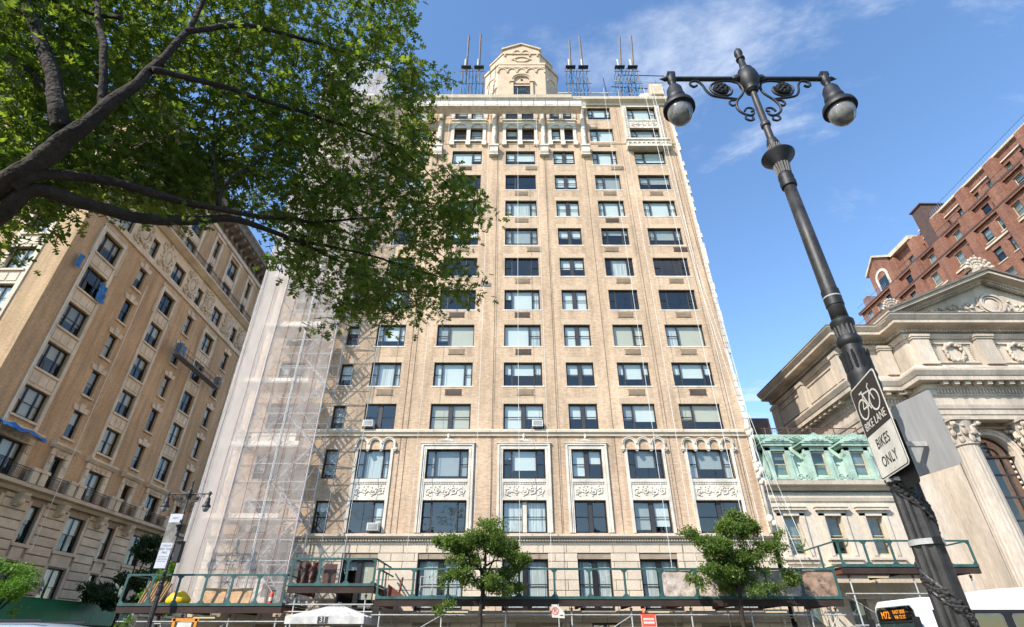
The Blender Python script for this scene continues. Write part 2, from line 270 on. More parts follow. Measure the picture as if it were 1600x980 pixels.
M = dict(
    brick=brick('tan_brick', (0.65, 0.445, 0.285), (0.49, 0.315, 0.185), (0.62, 0.49, 0.37)),
    lintel=brick('pale_soldier_brick', (0.66, 0.49, 0.32), (0.58, 0.41, 0.265), (0.60, 0.48, 0.36), soldier=True, var=0.1),
    brown=brick('brown_tan_brick', (0.56, 0.365, 0.20), (0.45, 0.285, 0.15), (0.47, 0.34, 0.22), var=0.14),
    red=brick('red_brick', (0.33, 0.14, 0.085), (0.20, 0.08, 0.05), (0.30, 0.2, 0.15), w=0.25, h=0.09, var=0.25),
    stone=mat('limestone', (0.64, 0.53, 0.40), 0.85, var=0.16, scale=0.7, bump=0.15),
    blocks=mat('limestone_block', (0.66, 0.545, 0.41), 0.85, var=0.14, scale=0.9, bump=0.15, rnd=0.07),
    joint=mat('mortar_joint', (0.36, 0.28, 0.2), 0.95),
    terra=mat('cream_terracotta', (0.68, 0.605, 0.50), 0.65, var=0.26, scale=1.2, bump=0.2),
    rowstone=mat('rowhouse_limestone', (0.62, 0.525, 0.41), 0.85, var=0.16, scale=0.6, bump=0.1, stretch=(1, 1, 0.4)), church=mat('church_limestone', (0.53, 0.445, 0.355), 0.85, var=0.3, scale=0.8, bump=0.2, fine=0.16, stretch=(1, 1, 0.22)),
    lstone=mat('weathered_limestone', (0.60, 0.49, 0.355), 0.85, var=0.25, scale=0.8, bump=0.2, rnd=0.05),
    sootshade=mat('soot_and_shadow_stone', (0.17, 0.14, 0.11), 0.9, var=0.4, scale=1.4),  # soot-dark stone, also the painted shadow strip under the rowhouse cornice
    frame=mat('dark_window_frame', (0.018, 0.016, 0.016), 0.45, var=0.2),
    wframe=mat('painted_timber_frame', (0.5, 0.43, 0.30), 0.6),
    mull=mat('mullion_panel', (0.045, 0.042, 0.045), 0.5),
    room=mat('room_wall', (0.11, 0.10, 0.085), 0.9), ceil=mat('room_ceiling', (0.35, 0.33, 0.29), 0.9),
    blindw=mat('white_blind', (0.8, 0.79, 0.74), 0.8, var=0.06, stretch=(1, 1, 6)), blindc=mat('cream_shade', (0.66, 0.58, 0.44), 0.8, var=0.06), blindg=mat('grey_blind', (0.42, 0.42, 0.40), 0.8, var=0.08),
    curtain=mat('sheer_curtain', (0.7, 0.69, 0.65), 0.9, var=0.45, scale=2.4, stretch=(5, 5, 0.2)),
    glass=glass('window_glass', ior=1.85), glassd=glass('shaded_window_glass', (0.7, 0.74, 0.72), 1.7), glassb=glass('dark_window_glass', (0.5, 0.58, 0.57), 1.95), glassl=glass('clear_globe_glass', (0.9, 0.9, 0.9), 1.6),
    vent=mat('tan_vent_grille', (0.36, 0.27, 0.18), 0.6), ventd=mat('dark_vent_grille', (0.13, 0.09, 0.07), 0.6), acw=mat('white_plastic', (0.68, 0.67, 0.63), 0.5), acd=mat('grey_coil', (0.16, 0.16, 0.16), 0.6),
    steel=mat('galvanised_steel', (0.56, 0.55, 0.53), 0.42, metal=0.25, var=0.25, scale=3), rust=mat('rusty_steel', (0.19, 0.06, 0.035), 0.8, var=0.4, scale=5),
    black=mat('black_painted_iron', (0.012, 0.012, 0.013), 0.55, var=0.3, scale=6, spec=0.5, bump=0.1, bscale=40), iron=mat('dark_grey_cast_iron', (0.034, 0.031, 0.029), 0.5, var=0.65, scale=7, fine=.3, bump=0.12, bscale=60, spec=0.5),
    shedgreen=mat('shed_green_paint', (0.034, 0.10, 0.09), 0.6, var=0.45, scale=2.5), hoard=mat('green_hoarding', (0.008, 0.16, 0.075), 0.5, var=0.14, scale=.6),
    ply=mat('weathered_plywood', (0.34, 0.22, 0.15), 0.85, var=0.6, scale=3.0, fine=.3), plyw=mat('whitewashed_plywood', (0.56, 0.46, 0.39), 0.85, var=0.65, scale=2.8, fine=.3), darkwood=mat('dark_decking', (0.045, 0.025, 0.018), 0.85, var=0.35),
    wood=mat('bare_timber', (0.50, 0.31, 0.16), 0.8, var=0.3, scale=4), tarp=mat('brown_plastic_sheet', (0.12, 0.06, 0.045), 0.35, var=0.4, scale=2, bump=.5, bscale=6),
    rope=mat('white_rope', (0.72, 0.70, 0.64), 0.9), strand=mat('dark_strand', (0.09, 0.065, 0.045), 0.8), redrope=mat('red_seam_cord', (0.30, 0.045, 0.04), 0.8),
    net=net_mat('debris_netting', (0.84, 0.74, 0.67), 0.33), netd=net_mat('dense_debris_netting', (0.84, 0.75, 0.68), 0.55),
    plank=mat('scaffold_plank', (0.80, 0.70, 0.58), 0.85, var=0.25, scale=3),
    blue=mat('blue_painted_steel', (0.055, 0.19, 0.40), 0.5, var=0.3, scale=3), bluetarp=mat('blue_tarpaulin', (0.02, 0.16, 0.42), 0.4, var=0.3, bump=0.6, bscale=5),
    copper=mat('green_copper_patina', (0.37, 0.49, 0.395), 0.7, var=0.3, scale=1.6, bump=0.15), brownstone=mat('dark_brown_coping', (0.10, 0.06, 0.05), 0.8),
    white=mat('white_bus_paint', (0.78, 0.78, 0.76), 0.22, var=0.05, spec=0.5), rubber=mat('black_rubber', (0.015, 0.015, 0.016), 0.7), asphalt=mat('asphalt', (0.05, 0.05, 0.052), 0.9, var=0.3, bump=.3, bscale=60), conc=mat('pavement_concrete', (0.22, 0.21, 0.19), 0.9, var=0.2, bump=.1),
    paint=mat('road_paint', (0.7, 0.7, 0.66), 0.7), bark=mat('oak_bark', (0.046, 0.033, 0.024), 0.92, var=0.5, scale=5, bump=3.0, bscale=16, stretch=(1, 1, 1)), twig=mat('twig_bark', (0.06, 0.042, 0.028), 0.9),
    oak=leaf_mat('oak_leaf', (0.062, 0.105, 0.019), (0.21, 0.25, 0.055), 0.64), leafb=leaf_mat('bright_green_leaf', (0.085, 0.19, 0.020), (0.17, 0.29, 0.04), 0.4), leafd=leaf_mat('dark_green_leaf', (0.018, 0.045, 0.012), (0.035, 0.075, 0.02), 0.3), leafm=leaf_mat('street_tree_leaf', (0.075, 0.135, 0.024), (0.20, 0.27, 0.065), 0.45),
    grass=mat('park_lawn', (0.05, 0.10, 0.025), 0.95, var=0.4), canvas=mat('grey_canvas', (0.60, 0.57, 0.52), 0.8, var=0.3, scale=2.5), yellow=mat('yellow_plastic', (0.80, 0.50, 0.01), 0.5), orange=mat('orange_plastic', (0.72, 0.25, 0.02), 0.5),
    signred=mat('red_sign_enamel', (0.70, 0.09, 0.05), 0.45, var=0.05), signw=mat('white_sign_enamel', (0.66, 0.62, 0.54), 0.5, var=0.22, scale=4, fine=.08), signk=mat('black_sign_enamel', (0.025, 0.02, 0.02), 0.45, var=0.1), alu=mat('bare_aluminium_sign', (0.42, 0.42, 0.42), 0.5, metal=0.35, var=0.08, stretch=(1, 1, .2)),
    led=emit('orange_led', (1, 0.32, 0.03), 1.2), amber=mat('amber_lens', (0.8, 0.3, 0.02), 0.3), bulb=emit('work_light_tube', (1, 0.85, 0.5), 0.6), redlamp=emit('red_lamp', (1, .18, .08), 1.5), lens=mat('refractor_globe', (0.27, 0.26, 0.24), 0.06, var=0.5, scale=9, spec=0.8), turret=mat('turret_stone', (0.60, 0.46, 0.325), 0.85, var=0.15, scale=0.8, bump=0.15), tape=mat('pale_tape', (0.4, 0.4, 0.38), 0.6),
    carblue=mat('silver_blue_car_paint', (0.42, 0.52, 0.62), 0.2, metal=0.4, var=0.03), bannerw=mat('banner_vinyl', (0.52, 0.52, 0.55), 0.6, var=0.05), bannerp=mat('banner_picture', (0.22, 0.20, 0.17), 0.6, var=0.6, scale=2.5), letter=mat('dark_lettering', (0.06, 0.06, 0.065), 0.6), terrag=mat('grey_seasoned_pole', (0.20, 0.16, 0.13), 0.8),
)
_tc = {}
def text_mesh(body, size=1.0, ext=0.002, xs=1.0):
    cu = bpy.data.curves.new('lettering', 'FONT'); cu.body = body; cu.size = size; cu.extrude = ext; cu.align_x = 'CENTER'; cu.align_y = 'CENTER'; cu.resolution_u = 3
    o = bpy.data.objects.new('lettering', cu); COL.objects.link(o); dg = bpy.context.evaluated_depsgraph_get()
    me = bpy.data.meshes.new_from_object(o.evaluated_get(dg)); bpy.data.objects.remove(o); bpy.data.curves.remove(cu)
    me.transform(Matrix.Diagonal((xs, 1, 1, 1))); return me
# ------------------------------------------------------------------ windows
_wc = {}
def win_parts(kind, w, h, t=0.06):
    key = (kind, round(w, 3), round(h, 3), t)
    if key in _wc: return _wc[key]
    mb = MB(); panes = []; lights = []
    def bars(x0, x1, z0, z1, y0, y1): mb.box(x0, x1, y0, y1, z0, z1)
    bars(0, t, 0, h, 0, .09); bars(w - t, w, 0, h, 0, .09); bars(t, w - t, 0, t, 0.001, .089); bars(t, w - t, h - t, h, 0.001, .089)
    def hung(a, b, z0=t, z1=h - t, mid=0.5):           # a double-hung sash pair
        zm = z0 + (z1 - z0) * mid; s = .035
        for c, d, y in ((z0, zm + .02, .045), (zm - .02, z1, .02)):
            bars(a, a + s, c, d, y, y + .025); bars(b - s, b, c, d, y, y + .025); bars(a + s, b - s, c, c + s + .01, y + .001, y + .024); bars(a + s, b - s, d - s, d, y + .001, y + .024)
            panes.append((a + s, b - s, c + s + .01, d - s, y + .012))
        lights.append((a, b, z0, z1))
    def pic(a, b): panes.append((a, b, t, h - t, .04)); lights.append((a, b, t, h - t))
    def mull(x, mw, d=.088, y=-0.004): mb.m = 1; bars(x - mw / 2, x + mw / 2, t + .001, h - t - .001, y, d); mb.m = 0
    if kind == 'chic':
        sw = max(.36, .19 * w); mull(t + sw, .07); mull(w - t - sw, .07); hung(t, t + sw - .035); pic(t + sw + .035, w - t - sw - .035); hung(w - t - sw + .035, w - t)
    elif kind == 'left': sw = .30 * w; mull(t + sw, .09); hung(t, t + sw - .045); pic(t + sw + .045, w - t)
    elif kind == 'right': sw = .30 * w; mull(w - t - sw, .09); pic(t, w - t - sw - .045); hung(w - t - sw + .045, w - t)
    elif kind == 'pair': mull(w / 2, .24); hung(t, w / 2 - .12); hung(w / 2 + .12, w - t)
    elif kind == 'pair2': mull(w / 2, .12); hung(t, w / 2 - .06); hung(w / 2 + .06, w - t)
    elif kind == 'triple': a = .28 * w; mull(a, .10); mull(w - a, .10); hung(t, a - .05); hung(a + .05, w - a - .05); hung(w - a + .05, w - t)
    elif kind == 'dh': hung(t, w - t)
    elif kind == 'pic': pic(t, w - t)
    r = (mb, panes, lights); _wc[key] = r = (mb, panes, lights, {}); return r
def window(parent, kind, pos, w, h, rz=0.0, fr=None, gl=None, blinds=None, mull=None, name='window'):
    mb, panes, lights, cache = win_parts(kind, w, h)
    fr = fr or M['frame']; k = (fr.name, (mull or M['mull']).name)
    if k not in cache: cache[k] = mb.mesh('window_frame', [fr, mull or M['mull']])
    o = place(name, cache[k], None, parent, pos, rot=(0, 0, rz)); P = LOC[o.name]
    for a, b, c, d, y in panes:
        place('pane', UNIT, gl or M['glass'], o, P + Vector((a, y, c)), rot=(radians(random.uniform(-.5, .5)), 0, radians(random.uniform(-.7, .7))), scale=(b - a, 1, d - c))
    if blinds is not None:
        for i, (a, b, c, d) in enumerate(lights):
            bl = blinds if not isinstance(blinds, list) else blinds[i % len(blinds)]
            if bl is None: continue
            m, fr_ = bl
            hh = (d - c) * fr_
            place('blind', UNIT, M[m], o, P + Vector((a, .14, d - hh)), scale=(b - a, 1, hh))
    return o
def rand_blind():
    r = random.random()
    if r < .22: return None
    return (random.choice(['blindw', 'blindw', 'blindw', 'blindc', 'blindg', 'curtain', 'curtain']), random.choice([1, 1, .55, .7, .45, .85, .3]))
def rand_blinds(n=3):
    if random.random() < .55: b = rand_blind(); return [b] * n
    return [rand_blind() for _ in range(n)]

# ------------------------------------------------------------------ ground
def sheet(name, mat_, x0, x1, y0, y1, z): return tag(MB().quad((x0, y0, z), (x1, y0, z), (x1, y1, z), (x0, y1, z)).build(name, mat_), kind='structure')
sheet('ground', M['conc'], -900, 900, -900, 900, -0.14)
sheet('avenue', M['asphalt'], -300, 300, 5.6, 26.8, -0.13)
sheet('side_street', M['asphalt'], -31, -20.5, 26.8, 300, -0.126)
sheet('park_lawn', M['grass'], -300, 300, -300, -2, -0.10)
for nm, a, b, c, d in (('near_pavement', -300, 300, -2, 5.6), ('far_pavement', -20.5, 300, 26.8, 33.0), ('corner_pavement', -120, -31, 26.8, 33.0), ('side_pavement', -34.3, -31.0, 33.0, 120), ('opposite_side_pavement', -20.5, -16.2, 33.0, 120)):
    tag(MB().box(a, b, c, d, -0.135, 0.0).build(nm, M['conc']), kind='structure')
for i in range(14): tag(MB().box(-60 + i * 9, -57 + i * 9, 16.1, 16.25, -0.126, -0.122).build('lane_marking', M['paint']), kind='structure')

# ------------------------------------------------------------------ main apartment building (front at world y = 32)
FY = 32.0
apt = root('apartment_building', 'tall tan brick apartment building with cream trim and rooftop turret', 'building', (0, FY, 0))
COLS = dict(A=(-9.42, -7.43), B=(-5.22, -2.64), C=(-.55, 2.02), D=(3.62, 5.48), E=(7.05, 9.18), F=(10.72, 13.38))
XL, XR = -17.1, 14.62
SILL = [12.98 + 2.968 * k for k in range(11)]; WH = 1.72
types = {  # storeys above the band course
 0: dict(A='pair', B='pair', C='pair', D='pair', E='left', F='left'), 1: dict(A='chic', B='chic', C='chic', D='pair', E='chic', F='chic'), 2: dict(A='chic', B='left', C='right', D='pair', E='right', F='left'),
 3: dict(A='chic', B='chic', C='chic', D='pair', E='chic', F='chic'), 4: dict(A='left', B='right', C='chic', D='pair', E='chic', F='chic'), 5: dict(A='chic', B='right', C='chic', D='pair', E='chic', F='chic'),
 6: dict(A='chic', B='chic', C='chic', D='pair', E='chic', F='chic'), 7: dict(A='chic', B='chic', C='left', D='pair', E='left', F='left'), 8: dict(A='chic', B='right', C='left', D='pair', E='chic', F='left'),
 9: dict(A='chic', B='arch', C='arch', D='arch', E='left', F='chic'), 10: dict(A='chic', B='top', C='top', D='top', E='chic', F='chic')}
bl_sel = {(0, 'A'): None, (0, 'B'): ('blindc', 1), (0, 'C'): [('blindw', 1), ('blindw', .55)], (0, 'D'): ('blindw', .55), (0, 'E'): [('blindg', .6), ('blindw', .66)], (0, 'F'): [('blindc', .6), ('blindc', .66)],
 (1, 'A'): ('curtain', 1), (1, 'B'): ('blindw', 1), (1, 'C'): ('blindw', .5), (1, 'D'): ('blindw', .5), (1, 'E'): [('blindw', .5), ('blindw', .66), ('blindw', .5)], (1, 'F'): [('blindw', .5), ('blindw', .62), ('blindw', .5)],
 (2, 'B'): [('blindg', .7), ('blindc', 1)], (2, 'C'): [('blindw', 1), ('curtain', 1)], (2, 'D'): ('blindw', 1), (2, 'E'): [('blindc', 1), ('blindc', .9)], (2, 'F'): [('curtain', 1), ('blindc', 1)],
 (3, 'C'): [('blindw', .4), ('blindw', .9), ('blindw', .9)], (3, 'D'): ('blindw', 1), (3, 'E'): None, (3, 'F'): None, (4, 'C'): None, (4, 'D'): ('blindw', .55), (4, 'E'): [None, ('curtain', 1), None], (4, 'F'): None,
 (5, 'C'): ('blindg', .8), (5, 'D'): ('blindw', .5), (5, 'E'): ('blindg', .3), (5, 'F'): ('blindg', .6), (6, 'C'): ('curtain', 1), (6, 'D'): ('blindw', .9), (6, 'E'): ('blindw', 1), (6, 'F'): ('blindw', 1),
 (7, 'C'): None, (7, 'D'): ('blindw', .7), (7, 'E'): ('blindg', .9), (7, 'F'): ('blindg', .5), (8, 'B'): [('blindw', 1), ('blindw', .6)], (8, 'C'): ('blindw', .6), (8, 'D'): ('blindw', .7), (8, 'E'): ('blindw', .9), (8, 'F'): ('blindw', .7),
 (9, 'E'): ('blindw', .9), (9, 'F'): ('blindg', .6), (10, 'E'): ('blindw', .6), (10, 'F'): ('blindw', .9)}
holes = []; wins = []
for k, z in enumerate(SILL):
    for c, (a, b) in COLS.items():
        t = types[k][c]; h = WH
        if t in ('arch', 'top'):
            g = .17; m_ = (a + b) / 2; h = 1.72 if t == 'arch' else 1.75; zz_ = z if t == 'arch' else z + .1
            for x0, x1 in ((a + (.02 if c != 'D' else -.05), m_ - g), (m_ + g, b - (.02 if c != 'D' else -.05))): holes.append((x0, x1, zz_, zz_ + h)); wins.append((k, c, 'dh', x0, x1, zz_, h))
        else:
            if k == 8 and c == 'C': t = 'left'
            holes.append((a, b, z, z + h)); wins.append((k, c, t, a, b, z, h))
    if k < 10: holes.append((-11.45, -10.6, z + .05, z + 1.6)); wins.append((k, 'Z', 'dh', -11.45, -10.6, z + .05, 1.55))
    if k < 11: holes.append((-15.6, -13.9, z, z + WH)); wins.append((k, 'Y', 'pair', -15.6, -13.9, z, WH))
low = {3: dict(A='chic', B='chic', C='chic', D='pair', E='chic', F='chic', Z='dh', Y='pair'), 2: dict(A='right', B='chic', C='pair', D='pair', E='pair', F='pair', Z='dh', Y='pair')}
LB = {(3, 'A'): ('curtain', 1), (3, 'B'): ('blindg', .9), (3, 'C'): [('blindg', .3), ('blindw', .7), None], (3, 'D'): [('blindw', .9), ('blindw', .5)], (3, 'E'): [None, ('blindg', .6), None], (3, 'F'): [('curtain', 1), ('blindg', .65), ('curtain', 1)],
      (2, 'A'): [None, ('blindw', .7)], (2, 'B'): None, (2, 'C'): ('curtain', 1), (2, 'D'): None, (2, 'E'): [('blindg', .9), ('blindw', .8)], (2, 'F'): None}
CX = dict(COLS); CX['Z'] = (-11.45, -10.6); CX['Y'] = (-15.6, -13.9)
for r, z in ((3, 9.93), (2, 6.89)):
    for c, t in low[r].items():
        a, b = CX[c]; holes.append((a, b, z, z + 1.78)); wins.append((-r, c, t, a, b, z, 1.78))
wall = MB().wall(XL, XR, 6.62, 45.3, holes, 0, .32).build('brick_wall', M['brick'], apt)
sh = MB(); DB = 20.0
sh.quad((XR, 0, 6.62), (XR, DB, 6.62), (XR, DB, 45.3), (XR, 0, 45.3)); sh.quad((XL, DB, 6.62), (XL, 0, 6.62), (XL, 0, 45.3), (XL, DB, 45.3)); sh.quad((XR, DB, 0), (XL, DB, 0), (XL, DB, 45.3), (XR, DB, 45.3))
sh.box(XL + .3, XR - .3, .3, DB - .3, 44.75, 45.0); sh.box(XL + .3, XR - .3, .15, .45, 45.0, 45.9)
sh.build('side_and_rear_wall', M['brick'], apt)
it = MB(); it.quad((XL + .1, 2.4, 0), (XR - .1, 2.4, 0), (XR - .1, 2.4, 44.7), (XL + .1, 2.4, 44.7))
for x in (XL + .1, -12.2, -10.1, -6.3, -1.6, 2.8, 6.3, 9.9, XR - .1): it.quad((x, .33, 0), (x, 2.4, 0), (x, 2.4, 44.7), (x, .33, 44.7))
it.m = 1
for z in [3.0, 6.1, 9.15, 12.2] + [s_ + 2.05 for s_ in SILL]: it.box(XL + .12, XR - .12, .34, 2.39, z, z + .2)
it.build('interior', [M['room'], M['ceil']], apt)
sill_c = {}
def unit_box(key, w, d, h, m):
    if key not in sill_c: sill_c[key] = MB().box(-w / 2, w / 2, -d, 0.0, 0, h).mesh('block', M[m])
    return sill_c[key]
for k, c, t, a, b, z, h in wins:
    if k >= 0: bl = bl_sel.get((k, c), 'r')
    else: bl = LB.get((-k, c), 'r')
    if bl == 'r': bl = rand_blinds()
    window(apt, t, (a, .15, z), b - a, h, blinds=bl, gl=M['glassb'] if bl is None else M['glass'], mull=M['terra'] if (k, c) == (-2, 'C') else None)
    if k >= 1 or (k == 0 and c == 'Z'):
        sw = b - a + .24
        if not (k == 9 and c == 'F') and not (k == 10 and c in 'BCDF'): place('sill', unit_box(('sill', round(sw, 2)), sw, .14, .1, 'terra'), None, apt, ((a + b) / 2, .12, z - .1))
        if k < 9: place('lintel', unit_box(('lin', round(sw, 2)), sw, .005, .40, 'lintel'), None, apt, ((a + b) / 2, -.001, z + h))
    if k == 0 and c not in 'ZY': place('lintel', unit_box(('lin', round(b - a + .24, 2)), b - a + .24, .005, .40, 'lintel'), None, apt, ((a + b) / 2, -.001, z + h))
# through-wall vent grilles under the sills
def grille(w=1.05, h=.34, m='vent'):
    mb = MB(); mb.box(-w / 2, w / 2, -.035, .0, 0, h); mb.box(-w / 2 - .03, w / 2 + .03, -.05, -.0, h, h + .03); mb.box(-w / 2 - .03, w / 2 + .03, -.05, 0, -.03, 0)
    for i in range(6): mb.box(-w / 2 + .03, w / 2 - .03, -.055, -.036, .03 + i * (h - .05) / 6, .06 + i * (h - .05) / 6)
    return mb.mesh('vent_grille', M[m])
gv, gd = grille(), grille(m='ventd')
vspec = {1: 'AbBbCbEbFd', 2: 'BbCdEbFb', 3: 'BbCbEbFb', 4: 'CbEbFb', 5: 'BbCrElFr', 6: 'CbEbBb', 7: 'CbEbFbBb', 8: 'CrErBb', 9: 'EbCbBb'}
for k, sp_ in vspec.items():
    for i in range(0, len(sp_), 2):
        c, m_ = sp_[i], sp_[i + 1]; a, b = COLS[c]; x = (a + b) / 2 + {'r': .95, 'l': -.45}.get(m_, random.uniform(-.1, .15))
        if k == 9 and c in 'BC': continue
        place('vent_grille', gd if m_ == 'd' or random.random() < .25 else gv, None, apt, (x, -.001, SILL[k] - .62))
mb = MB(); mb.box(-2.3, -1.55, -.03, 0, 23.9, 24.2); mb.box(-2.27, -1.94, -.04, -.031, 23.93, 24.17); mb.box(-1.9, -1.58, -.04, -.031, 23.93, 24.17); mb.build('vent_grille', M['acd'], apt)

# band course, string course, dentil cornice over the stone base
def course(z0, z1, p, x0=XL, x1=XR, name='band_course', m='stone', prof=None):
    mb = MB(); h = z1 - z0
    poly = prof or [(0, z0), (-p * .45, z0), (-p * .55, z0 + h * .3), (-p, z0 + h * .55), (-p, z1 - h * .12), (-p * .85, z1), (0, z1)]
    mb.prism(poly, x0, x1, 'x'); return mb.build(name, M[m], apt)
course(12.52, 12.93, .22); course(39.28, 39.43, .07, -6.0, XR, 'string_course', 'lintel')
course(6.28, 6.8, .34, name='base_cornice', prof=[(.05, 6.28), (-.06, 6.28), (-.06, 6.42), (-.10, 6.42), (-.10, 6.56), (-.26, 6.58), (-.34, 6.68), (-.34, 6.80), (.05, 6.82)])
mb = MB()
x = XL + .05
while x < XR - .1: mb.box(x, x + .075, -.19, -.095, 6.44, 6.555); x += .15
tag(mb.build('dentil_row', M['stone'], apt), kind='stuff')
# crown: flat cornice with a shadowed underside
course(44.62, 45.35, .5, 5.6, XR + .1, 'crown_cornice', 'stone', [(0, 44.62), (-.12, 44.62), (-.15, 44.85), (-.5, 45.05), (-.55, 45.3), (-.5, 45.35), (0, 45.35)])
course(44.55, 45.5, .62, XL, 5.6, 'crown_cornice', 'stone', [(0, 44.55), (-.2, 44.55), (-.25, 44.8), (-.6, 45.1), (-.68, 45.45), (-.6, 45.5), (0, 45.5)])
MB().box(XL, XR + .1, -.35, .3, 45.52, 45.62).build('coping', M['terra'], apt)
# cream corner moulding running up the right-hand edge, with carved corbels
mb = MB(); z = 6.9
while z < 44:
    hh = random.uniform(.35, .6); w_ = random.choice([.16, .22, .3]); mb.box(XR - .03, XR + w_, -.08, .3, z, z + hh - .03); z += hh
mb.build('corner_moulding', M['terra'], apt)
mb = MB(); mb.tube([(XR + .05, -.3, 6.9), (XR + .05, -.3, 13.2)], .09, 8); 
for z in (7.6, 10.6, 12.6, 13.0): mb.ball((XR + .05, -.3, z), (.2, .2, .25)); mb.ball((XR + .2, -.35, z - .25), (.16, .16, .2))
for i in range(9): mb.ball((XR + .05 + .12 * sin(i * 2), -.32, 9.6 + i * .16), .15, 6, 4)
mb.build('corner_pipe_ornament', M['terra'], apt, smooth=True)

# cream surrounds on the third and fourth storeys
def carved(mb, x0, x1, z0, z1, y, n=None):           # scrolling foliage in relief
    w = x1 - x0; h = z1 - z0; n = n or max(4, int(w / h / .62)); st = w / n
    for i in range(n):
        cx_ = x0 + st * (i + .5); d = 1 if i % 2 else -1; cz = (z0 + z1) / 2 + .06 * h * d
        mb.scroll(cx_, cz, y, min(st * .46, h * .40), 1.5, .042, d, pi / 2 * d + i)
        for a in range(5):
            an = a * 1.256 + i; mb.ball((cx_ + cos(an) * st * .42, y, cz + sin(an) * h * .36), (.06, .04, .045), 6, 4)
        mb.ball((cx_, y, cz), (.07, .06, .07), 6, 4)
def crest(mb, cx_, z, y, s=1.0):
    for i in range(-5, 6):
        h = max(.08, .42 * (1 - abs(i) / 6.0) ** 1.2) * s
        mb.ball((cx_ + i * .12 * s, y, z + h * .4), (.085 * s, .06, h * .45), 6, 5); mb.scroll(cx_ + i * .13 * s, z + .1 * s, y - .05, .07 * s, 1.2, .022, 1 if i < 0 else -1)
    mb.ball((cx_, y - .02, z + .42 * s), (.1 * s, .08, .2 * s)); mb.ball((cx_, y - .02, z + .62 * s), (.06 * s, .06, .1 * s))
for c, (a, b) in COLS.items():
    e = .0 if c in 'BCD' else -.06
    mb = MB(); j0 = .34 if c in 'BCD' else .17; zt = 12.02 if c in 'BCD' else 11.75
    for s_, xx in ((-1, a), (1, b)):
        x0, x1 = (xx - j0, xx) if s_ < 0 else (xx, xx + j0)
        mb.box(x0, x1, -.07, .1, 6.9, zt)
        if c in 'BCD':
            mb.box(x0 + .03 if s_ < 0 else x1 - .13, x0 + .13 if s_ < 0 else x1 - .03, -.13, -.07, 6.92, zt - .05); mb.box(x0 + .2 if s_ < 0 else x1 - .25, x0 + .25 if s_ < 0 else x1 - .2, -.1, -.07, 6.92, zt - .25)
        if c not in 'BCD': mb.build('window_jamb', M['terra'], apt); mb = MB()
    if c in 'BCD': mb.box(a - j0, b + j0, -.075, .1, 11.71, 12.06); mb.box(a - j0 + .03, b + j0 - .03, -.135, -.075, 11.94, 12.05); mb.box(a - j0 - .04, b + j0 + .04, -.17, .0, 12.06, 12.12)
    mb.build('window_surround', M['terra'], apt)
    mb = MB(); mb.box(a, b, -.02, .2, 8.68, 9.92); mb.box(a, b, -.08, -.02, 9.72, 9.91); mb.box(a, b, -.05, -.02, 8.69, 8.82)
    x = a + .04
    while x < b - .05: mb.box(x, x + .05, -.06, -.02, 9.60, 9.71); x += .1
    sp_ = mb.build('spandrel_panel', M['terra'], apt)
    mb = MB(); carved(mb, a + .1, b - .1, 8.86, 9.58, -.03); mb.build('scrollwork', M['terra'], sp_, smooth=True)
    if c in 'BCD': mb = MB(); crest(mb, (a + b) / 2, 12.12, -.08, .95 if c != 'D' else .85); mb.build('crest', M['terra'], apt, smooth=True)
    else:
        n = 4 if c == 'F' else 3; w_ = (b - a + .5) / n
        mb = MB()
        for i in range(n):
            cx_ = a - .25 + w_ * (i + .5); mb.arc(cx_, 12.02, w_ * .36, w_ * .5, -.12, .0, n=8); mb.arc(cx_, 12.02, w_ * .46, w_ * .52, -.16, -.12, n=8)
            for sx in (-1, 1): mb.box(cx_ + sx * w_ * .43 - w_ * .065, cx_ + sx * w_ * .43 + w_ * .065, -.11, .0, 11.78, 12.02)
        for i in range(n + 1): xx = a - .25 + w_ * i; mb.box(xx - .11, xx + .11, -.17, 0.0, 11.66, 11.80); mb.ball((xx, -.08, 11.62), (.1, .08, .08), 6, 4)
        mb.build('arcade', M['terra'], apt)
# stone base: ashlar blocks in front of a joint-coloured backing, openings with paired sashes
gh = []
for c in 'ABCDEF':
    a, b = COLS[c]; gh.append((a + .02, b - .02 if c != 'D' else b, 3.05, 5.55))
gh += [(-13.9, -12.3, 3.05, 5.55)]
lo = [(-9.3, -7.3, .2, 2.25), (-5.2, -3.2, .9, 2.3), (.2, 2.6, .9, 2.3), (4.2, 5.6, .3, 2.5), (7.0, 8.9, .9, 2.3), (9.9, 12.6, .9, 2.35), (-13.5, -11.5, .9, 2.3)]
MB().wall(XL, XR, 0, 6.5, gh + lo, .03, .32).build('base_wall', M['joint'], apt)
for i, (a, b, c, d) in enumerate(gh): window(apt, 'pair', (a, .2, c), b - a, d - c, blinds=[('curtain', 1)] if i != 0 else [('blindg', .2), ('blindc', .8)], mull=M['frame'])
for a, b, c, d in lo:
    w_ = window(apt, 'pair2', (a, .22, c), b - a, d - c, blinds=None, gl=M['glassb'])
mb0 = {}
nst = 0; z = 0.0; ci = 0
